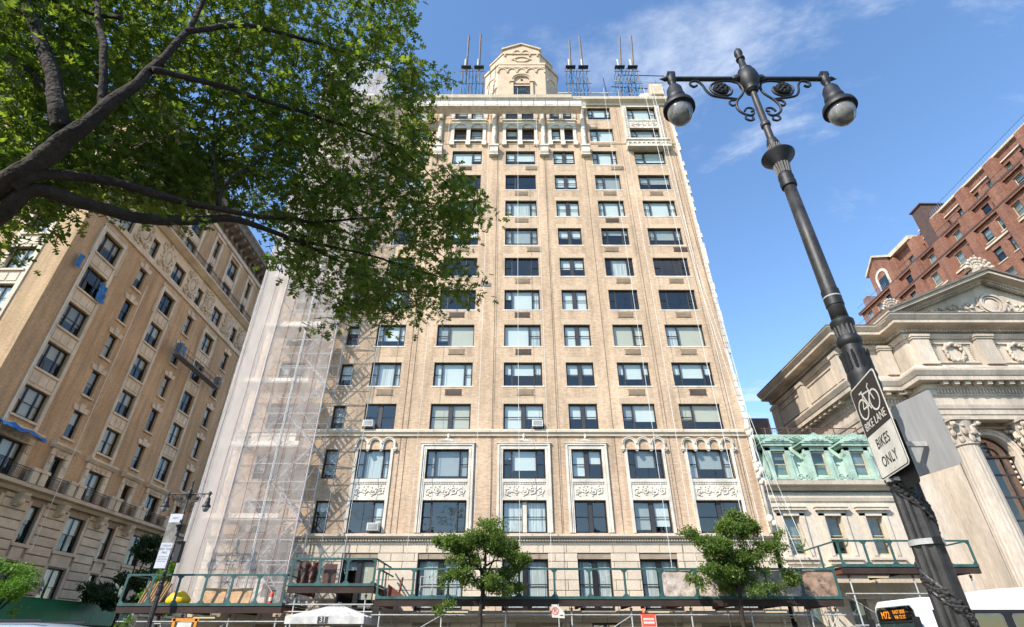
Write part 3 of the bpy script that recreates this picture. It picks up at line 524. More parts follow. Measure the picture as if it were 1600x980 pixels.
while z < 6.27:
    h = .50 if z < 5.0 else .42; h = min(h, 6.28 - z); x = XL + (.0 if ci % 2 else -.65)
    while x < XR:
        w_ = 1.3; x0, x1 = max(x, XL), min(x + w_, XR); segs = [(x0, x1)]
        for a, b, c, d in gh + lo:
            if c < z + h - .04 and d > z + .04: segs = [q for s_ in segs for q in ((s_[0], min(s_[1], a)), (max(s_[0], b), s_[1])) if q[1] - q[0] > .06]
        for s0, s1 in segs:
            key = (round(s1 - s0, 2), round(h, 2))
            if key not in mb0: mb0[key] = MB().stone(-(s1 - s0) / 2 + .012, (s1 - s0) / 2 - .012, -.03, .035, .012, h - .012, .014).mesh('stone_block', M['blocks'])
            if z + h > 1.4: place('stone_block', mb0[key], None, apt, ((s0 + s1) / 2, random.uniform(-.004, .004), z)); nst += 1
        x += w_
    z += h; ci += 1
# upper storeys: arched pairs, half columns, framed bay on the right
for c in 'BCD':
    a, b = COLS[c]; m_ = (a + b) / 2; z = SILL[9]; mb = MB(); y0 = -.09
    xs = [(a, m_ - .17), (m_ + .17, b)]
    if c == 'D': xs = [(a - .05, m_ - .17), (m_ + .17, b + .05)]
    o0, o1 = xs[0][0] - .28, xs[1][1] + .28
    for p, q in ((o0, xs[0][0]), (xs[0][1], xs[1][0]), (xs[1][1], o1)): mb.box(p, q, y0, .05, z - .1, z + 1.75); mb.box((p + q) / 2 - .2, (p + q) / 2 + .2, -.22, .02, z - .62, z - .1); mb.box((p + q) / 2 - .16, (p + q) / 2 + .16, -.16, .02, z - .5, z - .2); mb.box(p - .03, q + .03, -.14, .02, z + 1.62, z + 1.76)
    mb.box(o0, o1, -.05, .05, z + 1.76, z + 2.72); mb.box(o0 - .06, o1 + .06, -.16, .02, z + 2.72, z + 2.86); mb.box(xs[0][0], xs[0][1], -.2, .05, z - .16, z - .02); mb.box(xs[1][0], xs[1][1], -.2, .05, z - .16, z - .02)
    for p, q in xs: mb.arc((p + q) / 2, z + 1.8, (q - p) / 2 - .06, (q - p) / 2 + .1, -.14, -.05, n=8, sz=.9)
    mb.build('arched_surround', M['terra'], apt)
    mb = MB()
    for p, q in xs:
        for i in range(7): an = pi * (i + .5) / 7; mb.ball(((p + q) / 2 + cos(an) * .34, -.06, z + 1.86 + sin(an) * .3), (.07, .05, .1), 6, 4)
    mb.build('tympanum_carving', M['terra'], apt, smooth=True)
    mb = MB()                                                # piers of the top storey
    for p in (o0 + .05, m_, o1 - .05): mb.box(p - .16, p + .16, -.1, .03, SILL[10] + .1, 44.5)
    mb.box(o0 - .1, o1 + .1, -.06, .03, 44.35, 44.56); mb.build('pier', M['terra'], apt)
def half_column(xc, z0=38.75, z1=43.75):
    mb = MB(); pr = [(.2, z0), (.27, z0 + .04), (.27, z0 + .15), (.21, z0 + .22), (.22, z0 + 1.2), (.25, z0 + 1.25), (.25, z0 + 1.36), (.21, z0 + 1.42), (.205, z0 + 2.3), (.23, z0 + 2.33), (.23, z0 + 2.4), (.2, z0 + 2.45), (.19, z1 - .55), (.2, z1 - .4), (.3, z1 - .12), (.3, z1)]
    mb.lathe(pr, xc, -.12, 12); o = mb.build('half_column', M['terra'], apt, smooth='auto')
    mb = MB(); mb.prism([(-.02, 37.75), (-.3, 37.75), (-.42, 38.0), (-.45, 38.6), (-.5, 38.66), (-.5, 38.78), (-.02, 38.78)], xc - .36, xc + .36, 'x'); mb.box(xc - .42, xc + .42, -.52, -.0, 38.6, 38.8); mb.box(xc - .4, xc + .4, -.35, 0, 37.68, 37.78); mb.build('corbel', M['terra'], o)
    mb = MB(); mb.box(xc - .38, xc + .38, -.46, 0, z1, z1 + .2); mb.prism([(0, z1 + .2), (-.3, z1 + .2), (-.55, z1 + .7), (0, z1 + .7)], xc - .45, xc + .45, 'x'); mb.build('capital', M['terra'], o)
for xc in (-6.5, -1.6, 2.82, 6.45): half_column(xc)
a, b = COLS['F']; mb = MB()
for p, q in ((a - .42, a - .02), (b + .02, b + .42)): mb.box(p, q, -.08, .05, 39.4, 44.4); mb.box(p + .06, p + .12, -.12, -.08, 39.4, 44.3); mb.box(q - .12, q - .06, -.12, -.08, 39.4, 44.3)
mb.box(a - .44, b + .44, -.1, .05, 44.41, 44.6); mb.box(a, b, -.04, .1, 41.42, 42.6); mb.box(a - .02, b + .02, -.1, -.04, 42.42, 42.58); mb.box(a - .02, b + .02, -.1, -.04, 41.42, 41.56); mb.build('bay_surround', M['terra'], apt)
mb = MB(); carved(mb, a + .1, b - .1, 41.62, 42.4, -.05); 
for i in range(20):
    for xx in (a - .22, b + .22): mb.ball((xx, -.09, 39.6 + i * .24), (.08, .05, .09), 6, 4)
mb.build('bay_carving', M['terra'], apt, smooth=True)
mb = MB(); mb.box(a - .6, b + .6, -.5, .0, 39.42, 39.6); mb.box(a - .5, b + .5, -.4, .0, 38.75, 39.42); mb.box(a - .6, b + .6, -.55, .0, 38.5, 38.75)
for i in range(9): xx = a - .3 + i * .41; mb.arc(xx, 39.0, .09, .16, -.48, -.4, n=6); mb.box(xx - .19, xx - .13, -.47, -.4, 38.76, 39.05); mb.ball((xx + .2, -.45, 38.8), .07, 6, 4)
mb.build('balcony_ledge', M['terra'], apt)

# rooftop turret: two octagonal tiers, arcaded friezes, gabled top
def octa(cx_, y0, w, ch, dpt, g=0):
    return [(cx_ - w / 2 - g * .4, y0 - g), (cx_ + w / 2 + g * .4, y0 - g), (cx_ + w / 2 + ch + g, y0 + ch - g * .4), (cx_ + w / 2 + ch + g, y0 + dpt - ch), (cx_ + w / 2 + g * .4, y0 + dpt + g), (cx_ - w / 2 - g * .4, y0 + dpt + g), (cx_ - w / 2 - ch - g, y0 + dpt - ch), (cx_ - w / 2 - ch - g, y0 + ch - g * .4)]
TC = 1.0; TY = 1.5
mb = MB(); p1 = octa(TC, TY, 4.9, 1.4, 8.5)
mb.prism(p1, 44.9, 53.3, 'z'); tur = mb.build('turret_lower_tier', M['terra'], apt)
tur.data.materials[0] = M['turret']
MB().prism(octa(TC, TY, 4.9, 1.4, 8.5, .14), 53.3, 53.62, 'z').build('turret_cornice', M['turret'], tur)
mb = MB(); P2 = octa(TC, TY + .45, 3.95, 1.4, 7.6); mb.prism(P2, 53.62, 56.0, 'z')
mb.prism([(TC - 1.975, 56.0), (TC + 1.975, 56.0), (TC + 1.975, 56.75), (TC, 57.75), (TC - 1.975, 56.75)], TY + .45, TY + 8.0, 'y')
up_ = mb.build('turret_upper_tier', M['turret'], apt)
mb = MB(); 
for s_ in (-1, 1): mb.prism([(TC, 57.75), (TC, 57.95), (TC + s_ * 2.15, 56.95), (TC + s_ * 2.15, 56.72)][::s_], TY + .28, TY + 8.2, 'y')
mb.prism(octa(TC, TY + .45, 3.95, 1.4, 7.6, .12), 55.98, 56.2, 'z'); mb.build('gable_coping', M['turret'], up_)
mb = MB()
for i in range(5): cx_ = TC - 2.0 + i * 1.0; mb.arc(cx_, 52.35, .36, .47, TY - .1, TY, n=8); mb.box(cx_ - .58, cx_ - .42, TY - .14, TY, 52.05, 52.36)
mb.box(TC + 2.34, TC + 2.48, TY - .14, TY, 52.05, 52.36); mb.box(TC - 2.45, TC + 2.45, TY - .09, TY, 52.86, 53.3)
for i, dz in enumerate((0, .42, .42, 0)): cx_ = TC - 1.35 + i * .9; mb.arc(cx_, 55.9 + dz, .32, .42, TY + .34, TY + .45, n=8); mb.box(cx_ - .5, cx_ - .38, TY + .3, TY + .45, 55.6 + dz, 55.9 + dz)
mb.box(TC + 1.67, TC + 1.81, TY + .3, TY + .45, 55.6, 55.9)
for sx in (-1, 1):                                             # arches on the canted faces
    for r, z, yy, w0 in ((.6, 51.0, TY, 2.45), (.56, 54.6, TY + .45, 1.975)):
        ax = TC + sx * (w0 + .70); n_ = 8
        for i in range(n_):
            t0, t1 = pi * i / n_, pi * (i + 1) / n_; q = .7071
            f_ = lambda R, t, o: (ax + sx * q * R * cos(t) - sx * -q * o * -1 * 0 + sx * q * o, yy + .70 + q * R * cos(t) - q * o, z + R * 1.1 * sin(t))
            mb.add([f_(r, t0, 0), f_(r + .1, t0, 0), f_(r + .1, t1, 0), f_(r, t1, 0), f_(r, t0, .08), f_(r + .1, t0, .08), f_(r + .1, t1, .08), f_(r, t1, .08)], [(0, 1, 2, 3), (4, 7, 6, 5), (0, 4, 5, 1), (3, 2, 6, 7), (0, 3, 7, 4), (1, 5, 6, 2)])
mb.build('turret_arcading', M['turret'], tur)
mb = MB(); mb.arc(TC, 50.5, .85, 1.1, TY - .22, TY, n=12); mb.arc(TC, 50.5, 1.0, 1.18, TY - .3, TY - .22, n=12)
for s_ in (-1, 1): mb.box(TC + s_ * 1.0 - .15, TC + s_ * 1.0 + .15, TY - .2, TY, 45, 50.3); mb.box(TC + s_ * 1.02 - .24, TC + s_ * 1.02 + .24, TY - .3, TY, 50.26, 50.5)
mb.box(TC - .85, TC + .85, TY - .12, TY, 50.15, 50.4); mb.box(TC - .85, TC + .85, TY - .1, TY, 49.75, 49.9); mb.build('turret_window_arch', M['turret'], tur)
mb = MB(); mb.box(TC - .84, TC + .84, TY - .02, TY - .001, 45, 49.75)
mb.m = 1
for i in range(7): mb.tube([(TC - .72 + i * .24, TY - .06, 45), (TC - .72 + i * .24, TY - .06, 49.6)], .022, 5)
for z in (47.4, 48.3, 49.1): mb.arc(TC, z, .6, .65, TY - .07, TY - .05, n=8)
mb.box(TC - .12, TC + .12, TY - .03, TY - .002, 50.7, 50.95)
mb.build('turret_window', [M['glassb'], M['frame']], tur)
mb = MB()
for s_ in (-1, 1): mb.arc(TC, 55.05 - s_ * .28, .82, .94, TY + .33, TY + .45, a0=(radians(20) if s_ > 0 else pi + radians(20)), a1=(pi - radians(20) if s_ > 0 else 2 * pi - radians(20)), n=10, sz=.8)
for s_ in (-1, 1): mb.box(TC + s_ * .9 - .16, TC + s_ * .9 + .16, TY + .34, TY + .45, 54.98, 55.12)
mb.build('oculus_frame', M['turret'], up_)
# ------------------------------------------------------------------ netted pipe scaffold on the left bay of the tower
SX0, SX1, SY0, SY1, SZ0, SZ1 = -17.1, -11.4, 29.7, 31.7, 3.2, 48.4
sc = root('pipe_scaffold', 'tall pipe scaffold wrapped in pale debris netting, left side of tan tower', 'scaffold', (-14.2, 30.7, 3.2))
def SB(mb): mb.T = lambda x, y, z: (x + 14.2, y - 30.7, z - 3.2); return mb
def smb(): return SB(MB())
sxs = [SX0 + .1, -15.35, -13.4, SX1 - .05]; lifts = [SZ0 + 2.0 * i for i in range(23)]
for x in sxs:
    for y in (SY0 + .12, SY1 - .12): smb().tube([(x, y, SZ0 - .05), (x, y, SZ1)], .042, 6).build('standard_pole', M['steel'], sc)
for i, z in enumerate(lifts):
    mb = smb()
    for y in (SY0 + .12, SY1 - .12):
        for dz in (0, 1.0): mb.tube([(SX0, y, z + dz), (SX1, y, z + dz)], .032, 5)
    for x in sxs: mb.tube([(x, SY0, z), (x, SY1, z)], .024, 5)
    tag(mb.build('ledger_lift', M['steel'], sc), kind='stuff')
    if i % 2 == 0 and i < 22:                    # working decks
        w0, w1 = (SX0 + .5, -12.6) if (i // 2) % 2 else (-16.3, SX1 - .9)
        for j in range(5): smb().box(w0 + .1 * ((i + j) % 3), w1 - .08 * (j % 2), SY0 + .25 + j * .31, SY0 + .53 + j * .31, z + .03, z + .08).build('plank', M['plank'], sc)
        smb().box(w0, w1, SY0 + .18, SY0 + .21, z + .1, z + .34).build('toe_board', M['plank'], sc)
        if i % 4 == 0: smb().box(w0 + .4, w1 - .9, SY1 - .35, SY1 - .3, z + .2, z + 1.3).build('plywood_panel', M['plank'], sc)
    mb = smb(); s_ = 1 if i % 2 else -1          # bracing
    for a, b in ((0, 1), (1, 2), (2, 3)):
        for y in (SY0 + .09, SY1 - .15): mb.tube([(sxs[a if s_ > 0 else b], y, z), (sxs[b if s_ > 0 else a], y, min(z + 2, SZ1))], .022, 4)
        mb.tube([(sxs[a], SY0 + .06, z), (sxs[b], SY0 + .06, min(z + 2, SZ1))], .02, 4)
    mb.tube([(SX1 - .05, SY0 + .1 if s_ > 0 else SY1 - .1, z), (SX1 - .05, SY1 - .1 if s_ > 0 else SY0 + .1, min(z + 2, SZ1))], .02, 4)
    tag(mb.build('cross_brace', M['steel'], sc), kind='stuff')
    if i < 22:                                   # stair flight at the right end
        mb = smb(); y0, y1 = (SY0 + .3, SY1 - .3); xa, xb = (-13.3, SX1 - .15) if s_ > 0 else (SX1 - .15, -13.3)
        yy = y0 if s_ > 0 else y1 - .5
        for dy in (0, .5): mb.bar((xa, yy + dy, z), (xb, yy + dy, z + 2), .06); mb.tube([(xa, yy + dy, z + .9), (xb, yy + dy, z + 2.9)], .018, 4)
        for t in range(1, 9): mb.box(xa + (xb - xa) * t / 9 - .11, xa + (xb - xa) * t / 9 + .11, yy, yy + .5, z + 2 * t / 9 - .015, z + 2 * t / 9 + .015)
        mb.build('stair_flight', M['steel'], sc)
def net(x0, x1, y, z0, z1, name, m, nx=10, nz=60, axis='x', amp=.022):
    mb = smb(); vs = []
    for j in range(nz + 1):
        for i in range(nx + 1):
            u = x0 + (x1 - x0) * i / nx; z = z0 + (z1 - z0) * j / nz
            d = amp * (sin(u * 2.7 + z * .35) * .5 + mnoise.noise(Vector((u * .9, z * .5, y))) * 1.2) * (.3 + abs(sin(z * pi / 2.0)))
            vs.append((u, y + d, z) if axis == 'x' else (y + d, u, z))
    mb.add(vs, [(j * (nx + 1) + i, j * (nx + 1) + i + 1, (j + 1) * (nx + 1) + i + 1, (j + 1) * (nx + 1) + i) for j in range(nz) for i in range(nx)])
    return mb.build(name, m, sc, smooth=True)
net(SX0, -15.4, SY0, SZ0, SZ1, 'dense_netting', M['netd']); net(-15.4, -13.4, SY0 - .01, SZ0, SZ1, 'netting', M['net']); net(-13.4, SX1, SY0, SZ0, SZ1, 'netting', M['net'])
net(SY0, SY1, SX0, SZ0, SZ1, 'side_netting', M['netd'], axis='y'); net(SX0, SX1, SY1 - .02, 45.8, SZ1, 'upper_rear_netting', M['net'], nz=6)
for i in range(8): x = -16.9 + i * .78; smb().tube([(x + .03 * sin(z_), SY0 - .06, z_) for z_ in [3.3 + 45 * j / 20 for j in range(21)]], .012, 4).build('seam_cord', M['redrope'], sc)
for x in (-17.08, -15.4, -13.4, SX1): smb().tube([(x, SY0 - .08, 3.2), (x, SY0 - .08, SZ1)], .02, 5).build('edge_cord', M['rope'], sc)

# ------------------------------------------------------------------ sidewalk sheds along the pavement
def shed(label, x0, x1, zd, zt, y0=28.2, y1=31.75, nb=4, board={}, posts=None, rails=(2.45,), under=True, zb=0.0):
    r = root('sidewalk_shed', label, 'shed', ((x0 + x1) / 2, (y0 + y1) / 2, 0)); cx_, cy_ = (x0 + x1) / 2, (y0 + y1) / 2
    T = lambda x, y, z: (x - cx_, y - cy_, z)
    B = lambda: MB(T)
    mb = B(); mb.box(x0, x1, y0 - .02, y0 + .16, zd - .34, zd); mb.build('fascia_beam', M['darkwood'], r)
    n = max(3, int((x1 - x0) / .6))
    for i in range(n): B().box(x0 + .04, x1 - .04, y0 + .2 + (y1 - y0 - .25) * i / n, y0 + .2 + (y1 - y0 - .25) * (i + .94) / n, zd - .07, zd - .02).build('deck_board', M['darkwood'], r)
    nj = max(2, int((x1 - x0) / 2.4))
    for i in range(nj + 1): xx = x0 + .15 + (x1 - x0 - .3) * i / nj; B().box(xx - .06, xx + .06, y0 + .165, y1, zd - .3, zd - .075).build('joist', M['rust'] if i % 3 == 0 else M['darkwood'], r)
    # parapet frame: rails, waisted posts with gusset plates, end returns
    B().box(x0, x1, y0 - .05, y0 + .02, zt - .08, zt).build('top_rail', M['shedgreen'], r); B().box(x0, x1, y0 - .055, y0 - .021, zd - .05, zd + .07).build('bottom_rail', M['shedgreen'], r)
    for i in range(nb + 1):
        xx = x0 + .06 + (x1 - x0 - .12) * i / nb; h0, h1 = zd + .07, zt - .08; w = .05
        g = .12; P = [(xx - w - g, h0), (xx + w + g, h0), (xx + w, h0 + g), (xx + w, h1 - g), (xx + w + g, h1), (xx - w - g, h1), (xx - w, h1 - g), (xx - w, h0 + g)]
        if i == 0: P = [(xx - w, h0), (xx + w + g, h0), (xx + w, h0 + g), (xx + w, h1 - g), (xx + w + g, h1), (xx - w, h1)]
        if i == nb: P = [(xx - w - g, h0), (xx + w, h0), (xx + w, h1), (xx - w - g, h1), (xx - w, h1 - g), (xx - w, h0 + g)]
        B().prism(P, y0 - .04, y0 + .012, 'y').build('parapet_post', M['shedgreen'], r)
    for xx in (x0 + .03, x1 - .03):
        mb = B(); mb.box(xx - .03, xx + .03, y0 + .03, y1, zt - .07, zt - .005); mb.box(xx - .03, xx + .03, y0 + .03, y1, zd, zd + .1); mb.box(xx - .03, xx + .03, (y0 + y1) / 2 - .05, (y0 + y1) / 2 + .05, zd + .101, zt - .071); mb.build('end_return', M['shedgreen'], r)
    for i, m_ in board.items():
        a = x0 + .06 + (x1 - x0 - .12) * i / nb; b = x0 + .06 + (x1 - x0 - .12) * (i + 1) / nb
        B().box(a + .02, b - .02, y0 + .03, y0 + .05, zd + .02, zt - .1).build('plywood_infill', M[m_], r)
    posts = posts if posts is not None else [x0 + .3 + (x1 - x0 - .6) * i / max(1, nb // 2) for i in range(nb // 2 + 1)]
    for xx in posts:
        for yy in (y0 + .25, y1 - .3):
            p_ = B().tube([(xx, yy, zb), (xx, yy, zd - .45)], .035, 8).build('leg_pipe', M['steel'], r)
            mb = B(); mb.lathe([(.02, zd - .45), (.02, zd - .3)], xx, yy, 6); mb.lathe([(.075, zd - .44), (.075, zd - .40)], xx, yy, 8); mb.lathe([(.05, zd - .52), (.05, zd - .45)], xx, yy, 8); mb.build('screw_jack', M['rust'] if yy < y0 + 1 else M['steel'], r)
    if len(posts) > 1:
        for yy in (y0 + .21, y1 - .26):
            for z in rails: B().tube([(posts[0] - .4, yy, z), (posts[-1] + .4, yy, z)], .026, 6).build('rail_pipe', M['steel'], r)
    return r, B
S1, B1 = shed('green sidewalk shed on the left, under the netted scaffold', -18.45, -10.75, 3.12, 4.42, nb=6, posts=[-18.0, -15.4, -13.2, -11.0], rails=(1.95, 2.45))
S2, B2 = shed('raised green shed bay over the canvas entrance canopy', -10.66, -6.55, 3.95, 5.12, nb=3, posts=[-10.3, -6.95], rails=(2.85, 3.15))
S3, B3 = shed('long green sidewalk shed across the front of the tan tower', -6.45, 15.55, 3.4, 4.68, nb=13, board={8: 'plyw', 9: 'plyw', 10: 'plyw', 11: 'plyw', 12: 'ply'}, posts=[-6.2, -3.3, -.3, 2.8, 5.6, 8.4, 11.2, 14.0, 15.2], rails=(2.2, 2.72))
S4, B4 = shed('highest green shed bay in front of the copper-roofed rowhouse', 16.0, 22.6, 4.78, 5.94, nb=5, posts=[16.3, 19.4, 22.2], rails=(2.3, 3.6))
for i, (a, b) in enumerate(((2.8, 5.6), (14.0, 15.2), (-6.2, -3.3))): B3().tube([(a, 28.42, 1.2), (b, 28.42, 2.7)], .02, 5).build('diagonal_brace', M['steel'], S3)
for a, b in ((16.3, 19.4), (19.4, 16.3), (19.4, 22.2), (22.2, 19.4)): B4().tube([(a, 29.2, 1.6), (b, 29.2, 3.6)], .02, 5).build('diagonal_brace', M['steel'], S4)
for a, b in ((-15.4, -13.2), (-13.2, -15.4)): B1().tube([(a, 28.5, .8), (b, 28.5, 2.5)], .02, 5).build('diagonal_brace', M['steel'], S1)
def worklight(x, y, z, lab):
    r = root('work_light', lab, 'light', (x, y, z)); MB().box(-.55, .55, -.05, .05, .03, .1).build('housing', M['acw'], r); MB().tube([(-.5, 0, 0), (.5, 0, 0)], .03, 8).build('tube', M['bulb'], r)
worklight(7.0, 28.9, 2.86, 'yellowish tube light under the long shed deck, near the red sign'); worklight(12.6, 28.9, 2.86, 'yellowish tube light under the right end of the long shed')
worklight(18.0, 28.9, 4.35, 'tube light under the highest shed bay by the rowhouse'); worklight(-14.6, 28.9, 2.62, 'tube light under the left shed, below the netting'); worklight(-2.6, 28.9, 2.86, 'small tube light under the long shed, left of the street tree')
# things left on the decks
def bundle():
    r = root('timber_stack', 'leaning stack of rough timber planks on the left shed', 'timber', (-17.6, 28.9, 3.12))
    for i in range(9): MB().tube([(-.5 + i * .12, .25, 0), (-.32 + i * .13, .45 + .03 * (i % 2), 1.08 - .05 * (i % 3))], .06, 4).build('plank', M['wood'], r)
bundle()
mb = MB(); pts = []
for i in range(12):
    for j in range(8): pts.append((i, j))
def sack(name, label, cat, m, c, r, n=14, k=9, seed=1):
    mb = MB(); mb.ball((0, 0, 0), r, n, k)
    mb.v = [(x * (1 + .16 * mnoise.noise(Vector((x * 3 + seed, y * 3, z * 3)))), y * (1 + .2 * mnoise.noise(Vector((x * 3, y * 3 + seed, z * 3)))), (max(z, -r[2] * .75) + r[2] * .75) * (1 + .25 * mnoise.noise(Vector((x * 2.5 + seed, y * 3, 0))))) for x, y, z in mb.v]
    o = place(name, mb.mesh(name, M[m], True), None, None, c); tag(o, label, cat); return o
sack('yellow_sack', 'bright yellow plastic sack lying on the left shed deck', 'sack', 'yellow', (-16.0, 28.75, 3.12), (.62, .35, .32), seed=3)
for i, (x, lab) in enumerate(((-14.25, 'left of two square cardboard sheets leaning on the left shed'), (-13.0, 'right of two square cardboard sheets leaning on the left shed'))):
    mb = MB(); mb.stone(-.52, .52, -.02, .02, 0, .75, .01); mb.box(-.5, .5, -.026, -.021, .36, .38); o = place('cardboard_sheet', mb.mesh('cardboard_sheet', M['ply'] if 0 else M['wood']), None, None, (x, 28.55, 3.12), rot=(radians(-12), 0, radians(3 - 6 * i))); tag(o, lab, 'cardboard', 'cardboard sheets')
r = root('fire_extinguisher', 'red and white cylinder standing at the end of the left shed', 'extinguisher', (-11.5, 28.6, 3.12)); MB().lathe([(.09, 0), (.1, .04), (.1, .45), (.06, .55), (.03, .58)], n=12).build('cylinder', M['signred'], r, smooth='auto'); MB().lathe([(.104, .18), (.104, .34)], n=12).build('label_band', M['signw'], r); MB().box(-.02, .16, -.02, .02, .58, .64).build('handle', M['black'], r)
tag(MB().box(-9.2, -8.6, 28.6, 28.72, 3.95, 4.9).build('plywood_board', M['tarp']), 'narrow dark board standing beside the brown plastic sheeting', 'board')
r = root('guard_frame', 'blue and grey tubular guard frame standing on the long shed deck', 'frame', (-3.6, 29.0, 3.4))
for x in (-.9, -.3, .3, .9): MB().tube([(x, 0, 0), (x, 0, 1.0)], .022, 5).build('upright', M['steel'] if x < 0 else M['blue'], r)
for z in (.15, .55, .98): MB().tube([(-.9, 0, z), (.9, 0, z)], .02, 5).build('crossbar', M['steel'] if z > .3 else M['blue'], r)
r = root('debris_pile', 'rust-red broken board and sticks on the long shed deck', 'debris', (-5.6, 28.8, 3.4)); MB().prism([(-.5, 0), (.6, 0), (-.4, .62)], -.1, .15, 'y').build('board', M['rust'], r); MB().tube([(.1, .1, 0), (.2, .3, .95)], .05, 4).build('stick', M['rust'], r)
r = root('notice_sign', 'red and white notice on the rails under the long shed', 'sign', (6.35, 28.36, 2.2)); MB().stone(-.36, .36, -.015, .0, 0, .54, .01).build('plate', M['signred'], r)
for a, b, c, d in ((-.25, .25, .30, .39), (-.25, .25, .16, .25), (-.34, -.315, .03, .51), (.315, .34, .03, .51), (-.3, .3, .03, .045)): MB().box(a, b, -.019, -.0155, c, d).build('stripe', M['signw'], r)
r = root('indicator_lamp', 'small red lamp above the red notice under the shed', 'lamp', (6.2, 28.6, 2.9)); MB().ball((0, 0, 0), (.06, .06, .1)).build('lens', M['redlamp'], r, smooth=True); MB().box(-.09, .09, -.0, .12, .08, .2).build('bracket', M['rust'], r)
r = root('no_parking_sign', 'small white no-parking sign tilted below the long shed edge', 'sign', (2.05, 27.9, 2.84)); MB().prism([(-.22, -.24), (.36, -.28), (.36, -.04), (.03, .28), (-.22, .28)], 0, .015, 'y').build('plate', M['signw'], r)
mb = MB(); mb.arc(-.06, .02, .125, .16, -.006, -.001, 0, 2 * pi, 20); mb.tube([(-.16, -.004, .12), (.04, -.004, -.08)], .016, 4); mb.build('ring', M['signred'], r); place('letter', text_mesh('P', .26), M['letter'], r, (-.06, -.004, .02), rot=(pi / 2, 0, 0)); MB().box(.14, .3, -.005, -.001, -.18, -.14).build('arrow', M['letter'], r); MB().tube([(.1, .03, -2.9), (.1, .03, .3)], .025, 6).build('post', M['steel'], r)
# canvas canopy over the entrance
r = root('entrance_canopy', 'grey canvas canopy with pyramid roof over the entrance', 'canopy', (-8.3, 28.4, 0))
X0, X1, Y0, Y1, Z0, Z1, ZA = -1.75, 1.75, -1.4, 2.6, 2.32, 2.62, 3.24
n_ = 16
for s_, (p, q) in enumerate((((X0, Y0), (X1, Y0)), ((X1, Y0), (X1, Y1)), ((X1, Y1), (X0, Y1)), ((X0, Y1), (X0, Y0)))):
    mb = MB(); vs = []; fs = []
    for i in range(n_ + 1):
        t = i / n_; ex, ey = p[0] + (q[0] - p[0]) * t, p[1] + (q[1] - p[1]) * t; wv = .025 * sin(i * 2.1 + s_)
        for f_ in (0, .35, .7, 1): vs.append((ex * (1 - f_), ey * (1 - f_) + .6 * f_, Z1 + (ZA - Z1) * f_ - .09 * f_ * (1 - f_) + wv * (1 - f_)))
    for i in range(n_):
        for k in range(3): fs.append((i * 4 + k, i * 4 + 4 + k, i * 4 + 5 + k, i * 4 + 1 + k))
    mb.add(vs, fs); mb.build('roof_panel', M['canvas'], r)
    mb = MB(); vs = []
    for i in range(n_ + 1):
        t = i / n_; ex, ey = p[0] + (q[0] - p[0]) * t, p[1] + (q[1] - p[1]) * t; wv = .025 * sin(i * 2.1 + s_)
        vs += [(ex, ey, Z0), (ex, ey, Z1 + wv)]
    mb.add(vs, [(2 * i, 2 * i + 2, 2 * i + 3, 2 * i + 1) for i in range(n_)]); mb.build('valance', M['canvas'], r)
for x in (X0 + .08, X1 - .08):
    for y in (Y0 + .08, Y1 - .08): MB().tube([(x, y, 0), (x, y, Z1 - .03)], .03, 6).build('pole', M['steel'], r)
MB().ball((0, .6, ZA), (.12, .12, .05)).build('cap', M['canvas'], r)
MB().box(-.3, .16, Y0 - .012, Y0 - .006, 2.34, 2.6).build('number_panel', M['letter'], r); place('number', text_mesh('31', .3), M['signw'], r, (-.07, Y0 - .016, 2.47), rot=(pi / 2, 0, 0))

# ------------------------------------------------------------------ suspended platform, ropes and dark strands on the tower front
st = root('suspended_platform', 'long white suspended platform with railings below the tower roof', 'platform', (-1.4, 31.0, 42.75)); x0, x1 = -7.6, 7.7
MB().box(x0, x1, -.45, .42, .0, .1).build('floor', M['plank'], st); n_ = 14
for i in range(n_): a = x0 + (x1 - x0) * i / n_; b = x0 + (x1 - x0) * (i + 1) / n_; MB().box(a + .01, b - .01, -.47, -.455, .14, .62 + .03 * (i % 2)).build('front_panel', M['acw'], st)
for i in range(n_ + 1):
    for y in (-.48, .45): x = x0 + (x1 - x0) * i / n_; MB().tube([(x, y, .05), (x, y, 1.12)], .022, 4).build('rail_post', M['terrag'], st)
for y in (-.5, .47):
    for z in (.7, 1.1): MB().tube([(x0, y, z), (x1, y, z)], .022, 5).build('guard_rail', M['steel'], st)
for x in (-6.3, 4.9): MB().box(x - .25, x + .25, -.3, .2, .1, .75).build('hoist', M['acd'], st)
for i in range(5): MB().box(-6.9 + i * 2.9, -5.9 + i * 2.9, .0, .3, .12, .42).build('folded_tarp', M['canvas'], st)
def rope(name, label, cat, pts, r_, m, group=None): o = MB().tube(pts, r_, 5).build(name, m); tag(o, label, cat, group)
def hang(x, y, z1, z0, dx=0.0, sag=.03): return [(x + dx * t + sag * sin(7 * t + x), y + sag * cos(5 * t), z1 + (z0 - z1) * t) for t in [i / 10 for i in range(11)]]
rp = [(.5, 30.95, 'crosses the central window column'), (2.2, 31.2, 'hangs right of the central window column'), (-5.6, 31.0, 'hangs over the leftmost wide window column'), (8.6, 31.0, 'crosses the second window column from the right edge'), (10.0, 31.1, 'hangs between the two right-hand window columns'), (12.4, 31.0, 'crosses the right-hand window column'), (13.2, 30.9, 'hangs just right of the right-hand window column'), (14.1, 30.9, 'hangs near the right edge of the tower'), (-8.9, 30.9, 'crosses the window column beside the netting'), (-2.0, 31.1, 'hangs left of the central window column'), (-10.2, 30.8, 'hangs beside the scaffold end')]
for x, y, d in rp: rope('hanging_rope', 'white rope on the tan tower that ' + d, 'rope', hang(x, y, 46, 4.2 if abs(x) < 9 else 2.5, dx=.5 if x > 11 else -.1), .014 if x < 11 else .017, M['rope'], 'ropes hanging down the tower')
